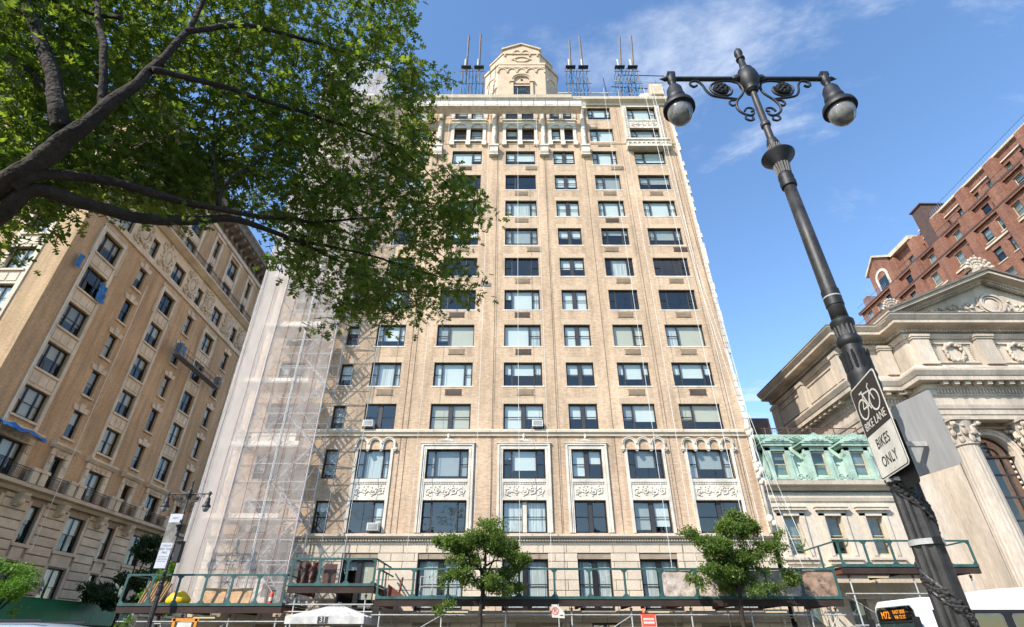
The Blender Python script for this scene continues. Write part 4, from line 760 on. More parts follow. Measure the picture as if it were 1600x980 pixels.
for x, d in ((-6.55, 'left of the first wide window column'), (-1.25, 'left of the central window column'), (2.85, 'between the central and the narrow window column'), (6.35, 'right of the narrow window column'), (9.75, 'left of the right-hand window column'), (-6.9, 'beside the leftmost other one'), (13.95, 'near the right edge')):
    rope('wall_strand', 'thin dark cable down the brick ' + d, 'strand', [(x + .004 * sin(i), 31.985, 45 - i * 3.2) for i in range(13)], .011, M['strand'], 'dark strands on the tower wall')  # thin dark tubes running straight down the face of the brick
rope('hanging_rope', 'slack white rope hanging in front of the rowhouse and right shed', 'rope', [(12.9 + 3.1 * t ** 3, 30.7, 46 - 44.5 * t) for t in [i / 14 for i in range(15)]], .016, M['rope'], 'ropes hanging down the tower')
rope('hanging_rope', 'thinner white rope falling past the copper dormers', 'rope', [(13.2 + 2.6 * t ** 3, 31.0, 45.5 - 39 * t) for t in [i / 14 for i in range(15)]], .014, M['rope'], 'ropes hanging down the tower')
# room air conditioners
def aircon(x, z, lab):
    r = root('air_conditioner', lab, 'air conditioner', (x, 32.0, z)); MB().stone(-.33, .33, -.42, .12, 0, .42, .015).build('case', M['acw'], r); MB().box(-.27, .27, -.425, -.421, .06, .37).build('grille', M['acd'], r)
    for i in range(5): MB().box(-.27, .27, -.432, -.426, .08 + i * .06, .10 + i * .06).build('louvre', M['acw'], r)
    MB().box(-.3, .3, -.36, .1, -.05, -.005).build('bracket', M['acd'], r)
aircon(-9.0, 13.04, 'white air conditioner low in the window beside the netting, above the band'); aircon(1.6, 13.04, 'white air conditioner in the central window just above the stone band'); aircon(-7.85, 6.95, 'white air conditioner in the lowest big window beside the netting')
# roof: outrigger beams in blue frames, pipes, a water tank housing
def outrigger(xc, zt, lab, n=7, sp=.34, lean=.0):
    r = root('roof_outrigger', lab, 'scaffold', (xc, 32.9, 45.6)); 
    for i in range(n):
        x = (i - (n - 1) / 2) * sp
        for y in (-.5, .6): MB().tube([(x, y, 0), (x + random.uniform(-.09, .09), y, random.uniform(4.9, 5.7))], .045, 5).build('frame_leg', M['blue'] if (i + (y > 0)) % 3 else M['terrag'], r)
        for z in (1.2, 2.8, 4.4, 5.5): MB().tube([(x, -.5, z), (x, .6, z)], .028, 4).build('frame_rung', M['blue'], r)
    w = (n - 1) / 2 * sp
    for z in (1.0, 3.0, 5.0): MB().tube([(-w - .3, -.55, z), (w + .3, -.55, z)], .035, 5).build('tie_pipe', M['blue'] if z < 4 else M['terrag'], r)
    for s_ in (-1, 1): MB().tube([(-w * s_, -.52, .5), (w * s_, -.52, 5.2)], .028, 4).build('brace', M['blue'], r)
    for x in (-.65, .65):
        MB().bar((x, -.2, 3.5), (x + lean + random.uniform(-.15, .25), -.9, zt + random.uniform(-.7, .4)), .14).build('mast', M['terrag'], r); MB().box(x - .5, x + .5, -.75, -.35, 5.62, 5.74).build('cross_plate', M['black'], r); MB().box(x - .2, x - .08, -.6, -.5, 5.75, 7.0).build('strut', M['acw'], r)
outrigger(-4.0, 10.6, 'blue framed outrigger pair with two masts, left of the turret'); outrigger(6.6, 10.2, 'blue framed outrigger pair with two masts, just right of the turret'); outrigger(11.6, 10.4, 'blue framed outrigger pair with two masts, nearest the right roof corner', lean=.25)
r = root('roof_pipe_frame', 'tangle of dark and blue scaffold pipes on the right roof corner', 'scaffold', (12.0, 32.6, 45.5))
for i in range(9): x = -2.6 + i * .68; MB().tube([(x, random.uniform(-.3, .5), 0), (x + random.uniform(-.25, .35), random.uniform(-.3, .5), random.uniform(2.2, 5.2))], .04, 5).build('upright', M['blue'] if i % 3 else M['black'], r)
for i in range(5): z = .9 + i * .95; MB().tube([(-3.0 + .4 * i, -.1, z), (2.6 + .2 * i, .1, z + random.uniform(-.2, .2))], .045, 5).build('ledger', M['steel'] if i % 2 else M['black'], r)
for i in range(4): MB().tube([(-2.4 + i * 1.2, 0, .2), (-1.6 + i * 1.2, .3, 3.6)], .03, 4).build('brace', M['blue'], r)
MB().tube([(-7.5, 0, 1.9), (-2.5, 0, 1.9)], .1, 8).build('long_pipe', M['steel'], r)
r = root('roof_housing', 'pale box housing with brown underside on the right roof corner', 'housing', (14.0, 32.6, 45.6)); MB().stone(-.55, .75, -.5, 1.0, 1.0, 2.6, .05).build('box', M['lstone'], r); MB().prism([(-1.3, 0), (.7, 0), (.6, 1.0), (-.6, 1.0), (-1.0, .4)], -.3, .9, 'y').build('base', M['canvas'], r); sack('cloth_heap', 'pale cloth heaped beside the roof corner housing', 'cloth', 'canvas', (12.9, 32.3, 45.62), (.7, .4, .7), 14, 10, 5)

# ------------------------------------------------------------------ brown-tan building across the side street (its side faces +x)
lb = root('corner_building', 'brown brick corner building with ornate stone trim across the side street', 'building', (-34.3, 32.0, 0), pi / 2)
FT = lambda s, n, t: (n, -s, t)                      # the avenue front: s = world x + 34.3, n = depth
LW = 34.0
c_tri = [(2.2, 4.5)]; c_dbl = [(11.0, 12.95), (19.2, 21.2), (27.4, 29.4)]; c_sgl = [(7.2, 8.2), (15.6, 16.65), (24.0, 25.1), (31.9, 32.9)]
cols = [(a, b, 'triple') for a, b in c_tri] + [(a, b, 'pair2') for a, b in c_dbl] + [(a, b, 'dh') for a, b in c_sgl]
LS = [15.0, 18.48, 21.96, 25.46, 28.96]; LH = 2.15
hs_ = []; ws_ = []
for a, b, k in cols:
    for z in LS: hs_.append((a, b, z, z + LH)); ws_.append((a, b, k, z, LH))
    hs_.append((a, b, 32.75, 34.65)); ws_.append((a, b, 'pair2' if k == 'triple' else k, 32.75, 1.9))
    for z, h in ((36.4, 1.75), (39.2, 2.3)): hs_.append((a, b, z, z + h)); ws_.append((a, b, 'pair2' if k == 'triple' else k, z, h))
    hs_.append((a, b, 11.3, 13.5)); ws_.append((a, b, k, 11.3, 2.2))
    for z, h in ((7.5, 2.45), (3.9, 2.45)): hs_.append((a, b, z, z + h)); ws_.append((a, b, k, z, h))
MB().wall(0, LW, 10.6, 43, [h for h in hs_ if h[2] > 10], 0, .34).build('brick_wall', M['brown'], lb)
MB().wall(0, LW, 0, 10.6, [h for h in hs_ if h[2] < 10], 0.02, .34).build('base_wall', M['joint'], lb)
for a, b, k, z, h in ws_:
    bl = random.choice([('blindc', .5), ('blindc', .9), ('blindw', .5), ('blindg', .6), None, ('curtain', 1), ('blindc', .35)])
    window(lb, k, (a, .2, z), b - a, h, blinds=bl, gl=M['glassd'])
mb = MB(); mb.quad((0.5, 2.2, 0), (LW, 2.2, 0), (LW, 2.2, 43), (.5, 2.2, 43)); mb.m = 1
for z in (3, 6.6, 10.2, 14.2, 17.7, 21.2, 24.7, 28.2, 31.8, 35.5, 38.7, 42): mb.box(.5, LW, .36, 2.19, z, z + .2)
mb.build('interior', [M['room'], M['ceil']], lb)
# trim on the side
def lpart(mb, n, m='lstone'): return mb.build(n, M[m], lb)
for a, b in c_tri + c_dbl:
    for x0, x1 in ((a - .32, a - .01), (b + .01, b + .32)): lpart(MB().box(x0, x1, -.1, .05, 14.2, 31.35), 'stone_jamb')
    for z in LS[1:]:
        mb = MB(); mb.box(a, b, -.05, .1, z - 1.30, z - .16); mb.box(a - .1, b + .1, -.18, .05, z - .16, z - .001)
        n = 3; w = (b - a) / n
        for i in range(n): mb.stone(a + i * w + .05, a + (i + 1) * w - .05, -.1, -.05, z - 1.1, z - .3, .03)
        lpart(mb, 'spandrel')
    lpart(MB().box(a - .1, b + .1, -.16, .05, LS[0] - .16, LS[0] - .001), 'sill')
    mb = MB(); mb.box(a - .33, b + .33, -.12, .05, 31.12, 31.5)
    for i in range(14):
        for xx in (a - .4, b + .4): mb.stone(xx - .12, xx + .12, -.15, .0, 28.4 + i * .2, 28.56 + i * .2, .03)
    n = int((b - a + .9) / .2)
    for i in range(n): mb.stone(a - .45 + i * .2, a - .29 + i * .2, -.15, .0, 31.52, 31.72, .03)
    lpart(mb, 'bead_frame')
for a, b in c_sgl:
    for z in LS:
        lpart(MB().box(a - .15, b + .15, -.16, .05, z - .16, z - .001), 'sill')
        m_ = (a + b) / 2; zt = z + LH
        for i, (dx, hh) in enumerate(((-.52, .42), (0, .62), (.52, .42))):
            sl = .12 * (dx > 0) - .12 * (dx < 0); MB().prism([(m_ + dx - .24, zt + .002), (m_ + dx + .24, zt + .002), (m_ + dx + .27 + sl, zt + hh), (m_ + dx - .27 + sl, zt + hh)], -.12 if dx == 0 else -.09, .05, 'y').build('voussoir', M['lstone'], lb)
# ornate frieze
lpart(MB().box(0, LW, -.16, .02, 32.1, 32.5), 'frieze_moulding')
MB().wall(0, LW, 32.5, 35.75, [h for h in hs_ if 32 < h[2] < 34], -.05, .06).build('frieze_wall', M['lstone'], lb)
rg = random.Random(3)
for i, xc in enumerate((.9, 5.85, 9.6, 14.3, 17.9, 22.6, 26.2, 30.6)):
    mb = MB(); mb.ball((xc, -.1, 34.0), (.42, .28, .75), 12, 8); mb.arc(xc, 34.0, .5, .68, -.25, -.05, 0, 2 * pi, 16, 1.5)
    for k in range(26):
        an = rg.uniform(0, 2 * pi); q = rg.uniform(.7, 1.25); mb.ball((xc + cos(an) * q * .8, -.1, 34.05 + sin(an) * q * 1.25), (rg.uniform(.1, .2), .16, rg.uniform(.1, .22)), 7, 5)
    for sx in (-1, 1): mb.scroll(xc + sx * .75, 33.0, -.15, .32, 1.5, .07, sx); mb.scroll(xc + sx * .7, 35.0, -.15, .3, 1.5, .07, -sx)
    mb.build('cartouche', M['lstone'], lb, smooth=True)
lpart(MB().prism([(0, 35.7), (-.3, 35.7), (-.8, 35.95), (-.9, 36.0), (-.9, 36.15), (0, 36.15)], -.6, LW, 'x'), 'balcony_slab')
def railing(x0, x1, z0, z1, y, step=.13, name='iron_railing'):
    mb = MB(); mb.box(x0, x1, y - .02, y + .02, z1 - .04, z1); mb.box(x0, x1, y - .02, y + .02, z0 + .04, z0 + .08); mb.box(x0, x1, y - .012, y + .012, z1 - .2, z1 - .17)
    n = int((x1 - x0) / step)
    for i in range(n + 1): x = x0 + (x1 - x0) * i / n; mb.tube([(x, y, z0), (x, y, z1 - .04)], .014, 4)
    return mb.build(name, M['black'], lb)
for i in range(6): railing(.1 + i * 5.6, 5.5 + i * 5.6, 36.16, 37.05, -.8)
for a, b, k in cols:
    for x0, x1 in ((a - .42, a - .01), (b + .01, b + .42)): lpart(MB().stone(x0, x1, -.12, .05, 36.16, 42.0, .02), 'pilaster')
    mb = MB(); mb.box(a, b, -.06, .1, 38.16, 39.19); mb.stone(a + .15, b - .15, -.12, -.061, 38.3, 39.0, .03); lpart(mb, 'spandrel'); lpart(MB().box(a - .5, b + .5, -.2, .05, 41.75, 42.1), 'hood')
lpart(MB().box(0, LW, -.2, .05, 42.3, 42.8), 'architrave')
mb = MB(); PR = [(0, 43.6), (-.5, 43.6), (-.9, 43.9), (-1.5, 44.1), (-1.6, 44.7), (-1.75, 44.9), (-1.75, 45.2), (0, 45.4)]
mb.prism(PR, -1.7, LW, 'x'); mb.prism([(0, 42.8), (-.2, 42.8), (-.2, 43.6), (0, 43.6)], 0, LW, 'x'); mb.build('crown_cornice', M['sootshade'], lb)
for i in range(26): x = .4 + i * 1.3; MB().prism([(-.2, 42.9), (-.45, 42.9), (-.6, 43.3), (-1.4, 43.6), (-1.4, 43.95), (-.2, 43.95)], x - .2, x + .2, 'x').build('cornice_bracket', M['sootshade'], lb)
# balcony storey
lpart(MB().prism([(0, 10.45), (-.35, 10.45), (-.55, 10.65), (-.9, 10.75), (-.95, 10.98), (0, 11.02)], -.8, LW, 'x'), 'ledge')
for a, b, k in cols:
    mb = MB()
    for x0, x1 in ((a - .5, a - .01), (b + .01, b + .5)): mb.box(x0, x1, -.14, .05, 11.02, 13.45); mb.box(x0 + .08, x1 - .08, -.2, -.14, 12.9, 13.45)
    mb.box(a - .5, b + .5, -.16, .05, 13.5, 14.0); mb.prism([(0, 14.0), (-.3, 14.0), (-.5, 14.2), (-.5, 14.35), (0, 14.45)], a - .75, b + .75, 'x'); mb.build('hooded_surround', M['lstone'], lb)
    mb = MB(); carved(mb, a - .1, b + .1, 13.55, 13.96, -.18, max(3, int((b - a) / .45))); mb.build('hood_carving', M['lstone'], lb, smooth=True)
    railing(a - .55, b + .55, 11.03, 11.95, -.75)
    for xx in (a - .95, b + .95): mb = MB(); mb.box(xx - .3, xx + .3, -.9, -.4, 11.03, 11.85); mb.box(xx - .38, xx + .38, -.95, -.35, 11.85, 12.05); lpart(mb, 'pedestal')
for xx in (1.1, 5.8, 9.7, 14.2, 17.9, 22.5, 26.2, 30.5):
    mb = MB(); mb.prism([(0, 9.6), (-.3, 9.6), (-.45, 9.9), (-.7, 10.3), (-.75, 10.45), (0, 10.45)], xx - .3, xx + .3, 'x'); mb.ball((xx, -.38, 9.95), (.26, .24, .3)); mb.build('ledge_bracket', M['lstone'], lb)
# rusticated base, stone by stone between the windows
edges = sorted([(a, b) for a, b, k in cols]); cur = 0.0; piers = []
for a, b in edges: piers.append((cur, a - .28)); cur = b + .28
piers.append((cur, LW))
for p0, p1 in piers:
    z = 2.6
    while z < 10.3:
        h = min(.62, 10.42 - z); n = 1 if p1 - p0 < 3 else 2
        for i in range(n): MB().stone(p0 + (p1 - p0) * i / n + .01, p0 + (p1 - p0) * (i + 1) / n - .01, -.1, .03, z + .03, z + h - .03, .035).build('stone_block', M['lstone'], lb)
        z += .62
for a, b, k in cols:
    for z in (3.9, 7.5):
        for x0, x1 in ((a - .27, a - .005), (b + .005, b + .27)): lpart(MB().box(x0, x1, -.06, .05, z, z + 2.7), 'window_jamb')
        lpart(MB().box(a - .27, b + .27, -.14, .05, z - .22, z - .002), 'sill')
        if z > 5: lpart(MB().box(a - .004, b + .004, -.05, .05, z - 1.05, z - .23), 'apron_panel')
# avenue front
fh = []; fcol = [(-4.15, -2.35), (-9.6, -7.4), (-15.5, -13.3), (-21.5, -19.3)]
for a, b in fcol:
    for z in LS + [32.6, 36.4, 39.2, 11.3]: fh.append((a, b, z, z + (LH if z < 32 else 1.9)))
MB(FT).wall(-26, 0, 10.6, 43, fh, 0, .34).build('front_brick_wall', M['brown'], lb)
MB(FT).wall(-26, 0, 0, 10.6, [], 0.02, .3).build('front_base_wall', M['lstone'], lb)
for a, b, c, d in fh: window(lb, 'pair2', (.2, -a, c), b - a, d - c, rz=-pi / 2, blinds=random.choice([('blindw', .5), ('blindw', .9), ('curtain', 1), ('blindc', .6)]))
mb = MB(FT); mb.quad((-26, 2, 0), (-2.3, 2, 0), (-2.3, 2, 43), (-26, 2, 43)); mb.build('front_interior', M['room'], lb)
for a, b in fcol:
    for x0, x1 in ((a - .35, a - .01), (b + .01, b + .35)): MB(FT).box(x0, x1, -.1, .05, 11, 42.0).build('front_jamb', M['stone'], lb)
    for z in LS[1:] + [32.6]: mb = MB(FT); mb.box(a, b, -.05, .1, z - 1.3, z - .17); mb.stone(a + .1, (a + b) / 2 - .05, -.1, -.05, z - 1.1, z - .35, .03); mb.stone((a + b) / 2 + .05, b - .1, -.1, -.05, z - 1.1, z - .35, .03); mb.box(a - .1, b + .1, -.2, .05, z - .17, z - .001); mb.build('front_spandrel', M['stone'], lb)
for z, p in ((10.6, .8), (32.2, .2), (35.9, .9)): MB(FT).box(-26, -.01, -p, .02, z, z + .35).build('front_ledge', M['stone'], lb)
mb = MB(FT); mb.prism([(0.01, 43.6), (-.5, 43.6), (-1.5, 44.1), (-1.75, 44.9), (-1.75, 45.2), (0.01, 45.4)], -26, -.01, 'x'); mb.build('front_cornice', M['sootshade'], lb)
MB().box(.3, LW - .3, .3, 25.7, 42.9, 43.2).build('roof', M['joint'], lb)
MB().quad((0, 26, 0), (LW, 26, 0), (LW, 26, 43), (0, 26, 43)).build('rear_wall', M['brown'], lb); MB().quad((LW, 0, 0), (LW, 26, 0), (LW, 26, 43), (LW, 0, 43)).build('end_wall', M['brown'], lb)
# hanging stage, tarpaulins, ropes, hoarding at the corner building
r = root('window_stage', 'grey hanging work stage with railings on the brown building', 'platform', (-33.4, 50.8, 25.9), pi / 2)
MB().box(-4.2, 4.2, -.45, .3, 0, .1).build('floor', M['acd'], r)
for y in (-.47, .32):
    for z in (.5, 1.0): MB().tube([(-4.2, y, z), (4.2, y, z)], .025, 5).build('guard_rail', M['terrag'], r)
    for i in range(8): MB().tube([(-4.2 + i * 1.2, y, 0), (-4.2 + i * 1.2, y, 1.02)], .025, 4).build('rail_post', M['terrag'], r)
for x in (-4.0, 4.0): MB().box(x - .2, x + .2, -.4, .2, .1, 1.3).build('hoist', M['acd'], r); MB().tube([(x, -.1, 1.3), (x, -.1, 18.5)], .012, 4).build('wire', M['strand'], r)
def cloth(name, label, pts_fn, nx, nz, m, cat='tarpaulin', group=None):
    mb = MB(); mb.add([pts_fn(i / nx, j / nz) for j in range(nz + 1) for i in range(nx + 1)], [(j * (nx + 1) + i, j * (nx + 1) + i + 1, (j + 1) * (nx + 1) + i + 1, (j + 1) * (nx + 1) + i) for j in range(nz) for i in range(nx)])
    o = mb.build(name, M[m], smooth=True); tag(o, label, cat, group)
nf = lambda u, v, s: mnoise.noise(Vector((u * 5 + s, v * 5, s)))
cloth('blue_tarpaulin', 'blue tarpaulin awning low on the brown building above a balcony window', lambda u, v: (-34.0 + 1.5 * v + .15 * nf(u, v, 1), 32.6 + 3.7 * u, 14.3 - .75 * v + .25 * nf(u, v, 2)), 14, 8, 'bluetarp')
cloth('blue_tarpaulin', 'small blue cloth hanging from the upper triple window, right side', lambda u, v: (-33.95 + .25 * nf(u, v, 3), 35.7 + .9 * u + .2 * v, 26.9 - 1.5 * v + .2 * nf(u, v, 4)), 8, 10, 'bluetarp')
cloth('blue_tarpaulin', 'small blue cloth hanging from the upper triple window, left side', lambda u, v: (-33.95 + .2 * nf(u, v, 5), 32.8 + .5 * u, 27.7 - 1.2 * v + .15 * nf(u, v, 6)), 6, 8, 'bluetarp')
cloth('blue_tarpaulin', 'blue cloth tied to the near end of the hanging stage', lambda u, v: (-33.2 + .25 * nf(u, v, 7), 46.4 + 1.3 * u, 27.2 - 1.0 * v + .2 * nf(u, v, 8)), 8, 8, 'bluetarp')
cloth('plastic_sheeting', 'crumpled brown plastic sheeting hung in the raised shed bay', lambda u, v: (-10.45 + 1.05 * u + .06 * nf(u * 2, v, 21), 28.62 + .14 * sin(u * 17) * (.3 + v) + .14 * nf(u * 2, v * 2, 22), 5.0 - 1.03 * v + .06 * nf(u * 2, v, 23) * (1 - v)), 22, 12, 'tarp', 'sheeting')
rope('hanging_rope', 'white rope hanging beside the near corner of the brown building', 'rope', [(-33.6, 33.2, 44), (-33.5, 33.3, 4)], .022, M['rope'], 'ropes on the brown building'); rope('hanging_rope', 'white rope hanging in front of the first single windows', 'rope', [(-33.5, 39.9, 29.5), (-33.2, 39.6, 7)], .022, M['rope'], 'ropes on the brown building')
r = root('green_hoarding', 'bright green hoarding of a shed along the side street', 'hoarding', (-31.5, 38.0, 0), pi / 2)
for i in range(11): MB().box(-14 + i * 2.4 + .01, -11.6 + i * 2.4 - .01, 0, .04, 2.75, 4.1).build('hoarding_panel', M['hoard'], r)
MB().box(-14, 12.4, .05, 2.7, 2.6, 2.8).build('deck', M['darkwood'], r); MB().box(-14.02, 12.42, -.03, .06, 4.1, 4.16).build('capping', M['hoard'], r); MB().box(-14.0, 12.4, .0, .2, 2.5, 2.745).build('beam', M['darkwood'], r)
for i in range(7): MB().tube([(-13.5 + i * 4.2, .3, 0), (-13.5 + i * 4.2, .3, 2.5)], .045, 6).build('leg_pipe', M['steel'], r)
# ------------------------------------------------------------------ rowhouse with copper mansard
rh = root('rowhouse', 'narrow limestone rowhouse with green copper mansard and three dormers', 'building', (18.7, 32.0, 0))
HB = lambda: MB(lambda x, y, z: (x - 18.7, y - 32.0, z))
RX0, RX1 = 14.9, 22.55
rwin = [(15.55, 16.5), (17.95, 18.9), (20.3, 21.25)]
rho = [(a, b, 5.75, 7.8) for a, b in rwin] + [(a, b, 1.2, 3.6) for a, b in rwin]
HB().wall(RX0, RX1, 0, 9.7, rho, 32.0, .35).build('front_wall', M['rowstone'], rh)
mb = HB(); mb.box(RX0, RX1, 32.36, 45, 0, 9.6); mb.build('body', M['room'], rh)
for a, b, c, d in rho: window(rh, 'dh', (a - 18.7, .2, c), b - a, d - c, fr=M['wframe'], gl=M['glassb'], blinds=[random.choice([None, ('curtain', .9), None])])
for a, b in rwin:
    mb = HB()
    for p, q in ((a - .3, a - .005), (b + .005, b + .3)): mb.box(p, q, 31.9, 32.05, 5.6, 7.95); mb.box(p + .05, q - .05, 31.86, 31.9, 5.7, 7.7)
    mb.box(a - .3, b + .3, 31.9, 32.05, 7.81, 8.1); mb.box(a - .45, b + .45, 31.75, 32.05, 8.1, 8.25); mb.box(a - .5, b + .5, 31.7, 32.04, 8.25, 8.32); mb.build('window_surround', M['rowstone'], rh)
    mb = HB(); mb.box(a - .5, b + .5, 31.75, 32.02, 5.48, 5.6); mb.box(a - .4, b + .4, 31.85, 32.02, 5.3, 5.48); mb.build('sill', M['rowstone'], rh)
    HB().box(a - .01, b + .01, 31.93, 31.98, 6.55, 6.62).build('window_bar', M['wframe'], rh)
HB().prism([(32.05, 4.75), (31.85, 4.75), (31.7, 4.95), (31.7, 5.1), (32.05, 5.15)], RX0, RX1, 'x').build('string_course', M['rowstone'], rh)
HB().prism([(32.05, 8.62), (31.92, 8.62), (31.85, 8.8), (31.85, 8.95), (32.05, 9.0)], RX0, RX1, 'x').build('frieze_moulding', M['rowstone'], rh)
HB().prism([(32.05, 9.2), (31.85, 9.2), (31.75, 9.38), (31.4, 9.45), (31.35, 9.68), (32.05, 9.72)], RX0 - .05, RX1 + .05, 'x').build('cornice', M['rowstone'], rh)
HB().prism([(32.05, 9.16), (31.8, 9.16), (31.8, 9.195), (32.05, 9.195)], RX0, RX1, 'x').build('cornice_shadow_band', M['sootshade'], rh)  # dark strip standing in for the shadow below the cornice
mb = HB(); mb.prism([(31.75, 9.72), (31.95, 10.2), (32.4, 11.4), (32.7, 12.35), (33.4, 12.4), (33.4, 9.72)], RX0, RX1, 'x'); mb.build('mansard', M['copper'], rh)
HB().prism([(33.0, 12.3), (32.55, 12.3), (32.35, 12.45), (32.3, 12.75), (33.0, 12.8)], RX0 - .05, RX1 + .05, 'x').build('mansard_cornice', M['copper'], rh)
for i, xc in enumerate((16.15, 18.55, 20.95)):
    mb = HB(); mb.box(xc - .72, xc - .44, 31.72, 32.9, 9.73, 11.75); mb.box(xc + .44, xc + .72, 31.72, 32.9, 9.73, 11.75); mb.box(xc - .72, xc + .72, 31.72, 32.9, 11.55, 11.8)
    mb.box(xc - .88, xc + .88, 31.55, 32.9, 11.8, 11.95); mb.prism([(xc - 1.0, 11.95), (xc + 1.0, 11.95), (xc + 1.0, 12.02), (xc, 12.62), (xc - 1.0, 12.02)], 31.5, 33.0, 'y')
    for sx in (-1, 1):
        mb.prism([(xc + sx * .72, 9.73), (xc + sx * 1.18, 9.73), (xc + sx * .98, 10.2), (xc + sx * .86, 10.9), (xc + sx * .8, 11.6), (xc + sx * .72, 11.7)][::sx], 31.78, 31.95, 'y'); mb.scroll(xc + sx * .98, 9.98, 31.76, .2, 1.4, .04, sx); mb.scroll(xc + sx * .84, 11.3, 31.76, .1, 1.3, .03, -sx)
    d_ = mb.build('dormer', M['copper'], rh)
    mb = HB(); mb.prism([(xc - .75, 12.04), (xc + .75, 12.04), (xc, 12.46)], 31.44, 31.5, 'y'); carved(mb, xc - .4, xc + .4, 12.06, 12.3, 31.42, 3); mb.build('dormer_pediment', M['copper'], d_)
    w_ = window(rh, 'dh', (xc - .43 - 18.7, -.14, 9.95), .86, 1.58, fr=M['wframe'], gl=M['glassb'], blinds=[('curtain', 1) if i == 2 else (None if i else ('blindg', .3))]); HB().box(xc - .5, xc + .5, 31.65, 31.8, 9.8, 9.94).build('dormer_sill', M['copper'], rh)
mb = HB(); carved(mb, RX0 + .2, RX1 - .2, 12.42, 12.74, 32.3, 14); mb.build('mansard_frieze', M['copper'], rh)
mb = HB()
for z in (12.85, 13.45): mb.box(RX0 + .1, RX1 - .1, 33.2, 33.25, z, z + .05)
for i in range(70): x = RX0 + .1 + i * .107; mb.tube([(x, 33.22, 12.8), (x + .04, 33.22, 13.48)], .014, 4); 
for i in range(6): x = RX0 + .1 + i * 1.48; mb.bar((x, 33.22, 12.8), (x, 33.22, 13.55), .07)
mb.build('roof_railing', M['brownstone'], rh); HB().box(RX0, 17.6, 34.6, 38, 12.4, 14.7).build('stair_bulkhead', M['brownstone'], rh)
HB().box(RX0, RX1, 32.9, 45, 9.6, 12.3).build('roof_body', M['brownstone'], rh)

# ------------------------------------------------------------------ church
ch = root('church', 'pale limestone church with fluted columns, wreath attic and pediment', 'church', (33.6, 32.0, 0))
KB = lambda: MB(lambda x, y, z: (x - 33.6, y - 32.0, z))
PATH = [(23.2, 44.0), (23.2, 33.0), (26.6, 33.0), (26.6, 31.35), (40.6, 31.35), (40.6, 33.0), (44.0, 33.0), (44.0, 44.0)]
def nrm(p, q): d = Vector((q[0] - p[0], q[1] - p[1])).normalized(); return Vector((d.y, -d.x))
def run(prof, name, m='church', path=PATH):
    mb = KB(); k = len(prof); vs = []
    for i, P in enumerate(path):
        ns = ([nrm(path[i - 1], P)] if i else []) + ([nrm(P, path[i + 1])] if i < len(path) - 1 else [])
        mvec = ns[0] if len(ns) == 1 else (ns[0] + ns[1]) / (1 + ns[0].dot(ns[1]))
        for o, z in prof: vs.append((P[0] + mvec.x * o, P[1] + mvec.y * o, z))
    fs = [(i * k + j, (i + 1) * k + j, (i + 1) * k + (j + 1) % k, i * k + (j + 1) % k) for i in range(len(path) - 1) for j in range(k - 1)]
    mb.add(vs, fs); return mb.build(name, M[m], ch)
def along(step, w, d0, d1, z0, z1, name, m='church', parts=True, path=PATH, margin=.3, prof=None):
    mb = KB()
    for i in range(len(path) - 1):
        p, q = Vector(path[i]), Vector(path[i + 1]); n = nrm(p, q); t = (q - p).normalized(); Ln = (q - p).length
        convex0 = margin; cnt = max(1, int((Ln - 2 * margin) / step)); st = (Ln - 2 * margin) / cnt
        for j in range(cnt + 1):
            c = p + t * (margin + j * st); pts = []
            for z in (z0, z1):
                for a, b in ((-w / 2, d0), (w / 2, d0), (w / 2, d1), (-w / 2, d1)): e = c + t * a + n * b; pts.append((e.x, e.y, z))
            if parts: mb = KB()
            mb.add(pts, [(0, 3, 2, 1), (4, 5, 6, 7), (0, 1, 5, 4), (1, 2, 6, 5), (2, 3, 7, 6), (3, 0, 4, 7)])
            if parts:
                if prof == 'mod': mb.add([(a[0], a[1], a[2] - .0) for a in pts], []) 
                mb.build(name, M[m], ch)
    if not parts: tag(mb.build(name, M[m], ch), kind='stuff')
# walls below and above
wl = KB(); wl.wall(23.2, 26.6, 0, 20, [], 33.0, .3); wl.quad((23.2, 44, 0), (23.2, 33, 0), (23.2, 33, 20), (23.2, 44, 20)); wl.quad((26.6, 33, 0), (26.6, 31.35, 0), (26.6, 31.35, 20), (26.6, 33, 20))
wl.quad((40.6, 33, 0), (44, 33, 0), (44, 33, 20), (40.6, 33, 20)); wl.box(23.3, 43.9, 33.5, 43.9, 19.6, 20.0); wl.quad((40.6, 31.35, 13.2), (40.6, 33, 13.2), (40.6, 33, 20), (40.6, 31.35, 20)); wl.quad((44, 33, 0), (44, 44, 0), (44, 44, 20), (44, 33, 20))
wl.build('wing_wall', M['church'], ch)
bays = [29.35, 33.6, 37.85]
mb = KB()
RW, ZC = 1.28, 11.25                                # arched openings in the pavilion wall
hol = [(b - RW, b + RW, 3.4, ZC) for b in bays]
mb.wall(26.6, 40.6, 0, ZC, hol, 31.9, .5)
xs_ = [26.6] + [e for b in bays for e in (b - RW, b + RW)] + [40.6]
for i in range(0, len(xs_), 2): mb.quad((xs_[i], 31.9, ZC), (xs_[i + 1], 31.9, ZC), (xs_[i + 1], 31.9, 13.4), (xs_[i], 31.9, 13.4))
for b in bays:
    n_ = 12
    for i in range(n_):
        t0, t1 = pi - pi * i / n_, pi - pi * (i + 1) / n_; a0, a1 = (b + RW * cos(t0), ZC + RW * sin(t0)), (b + RW * cos(t1), ZC + RW * sin(t1))
        mb.quad((a0[0], 31.9, a0[1]), (a1[0], 31.9, a1[1]), (a1[0], 31.9, 13.4), (a0[0], 31.9, 13.4)); mb.quad((a0[0], 31.9, a0[1]), (a0[0], 32.4, a0[1]), (a1[0], 32.4, a1[1]), (a1[0], 31.9, a1[1]))
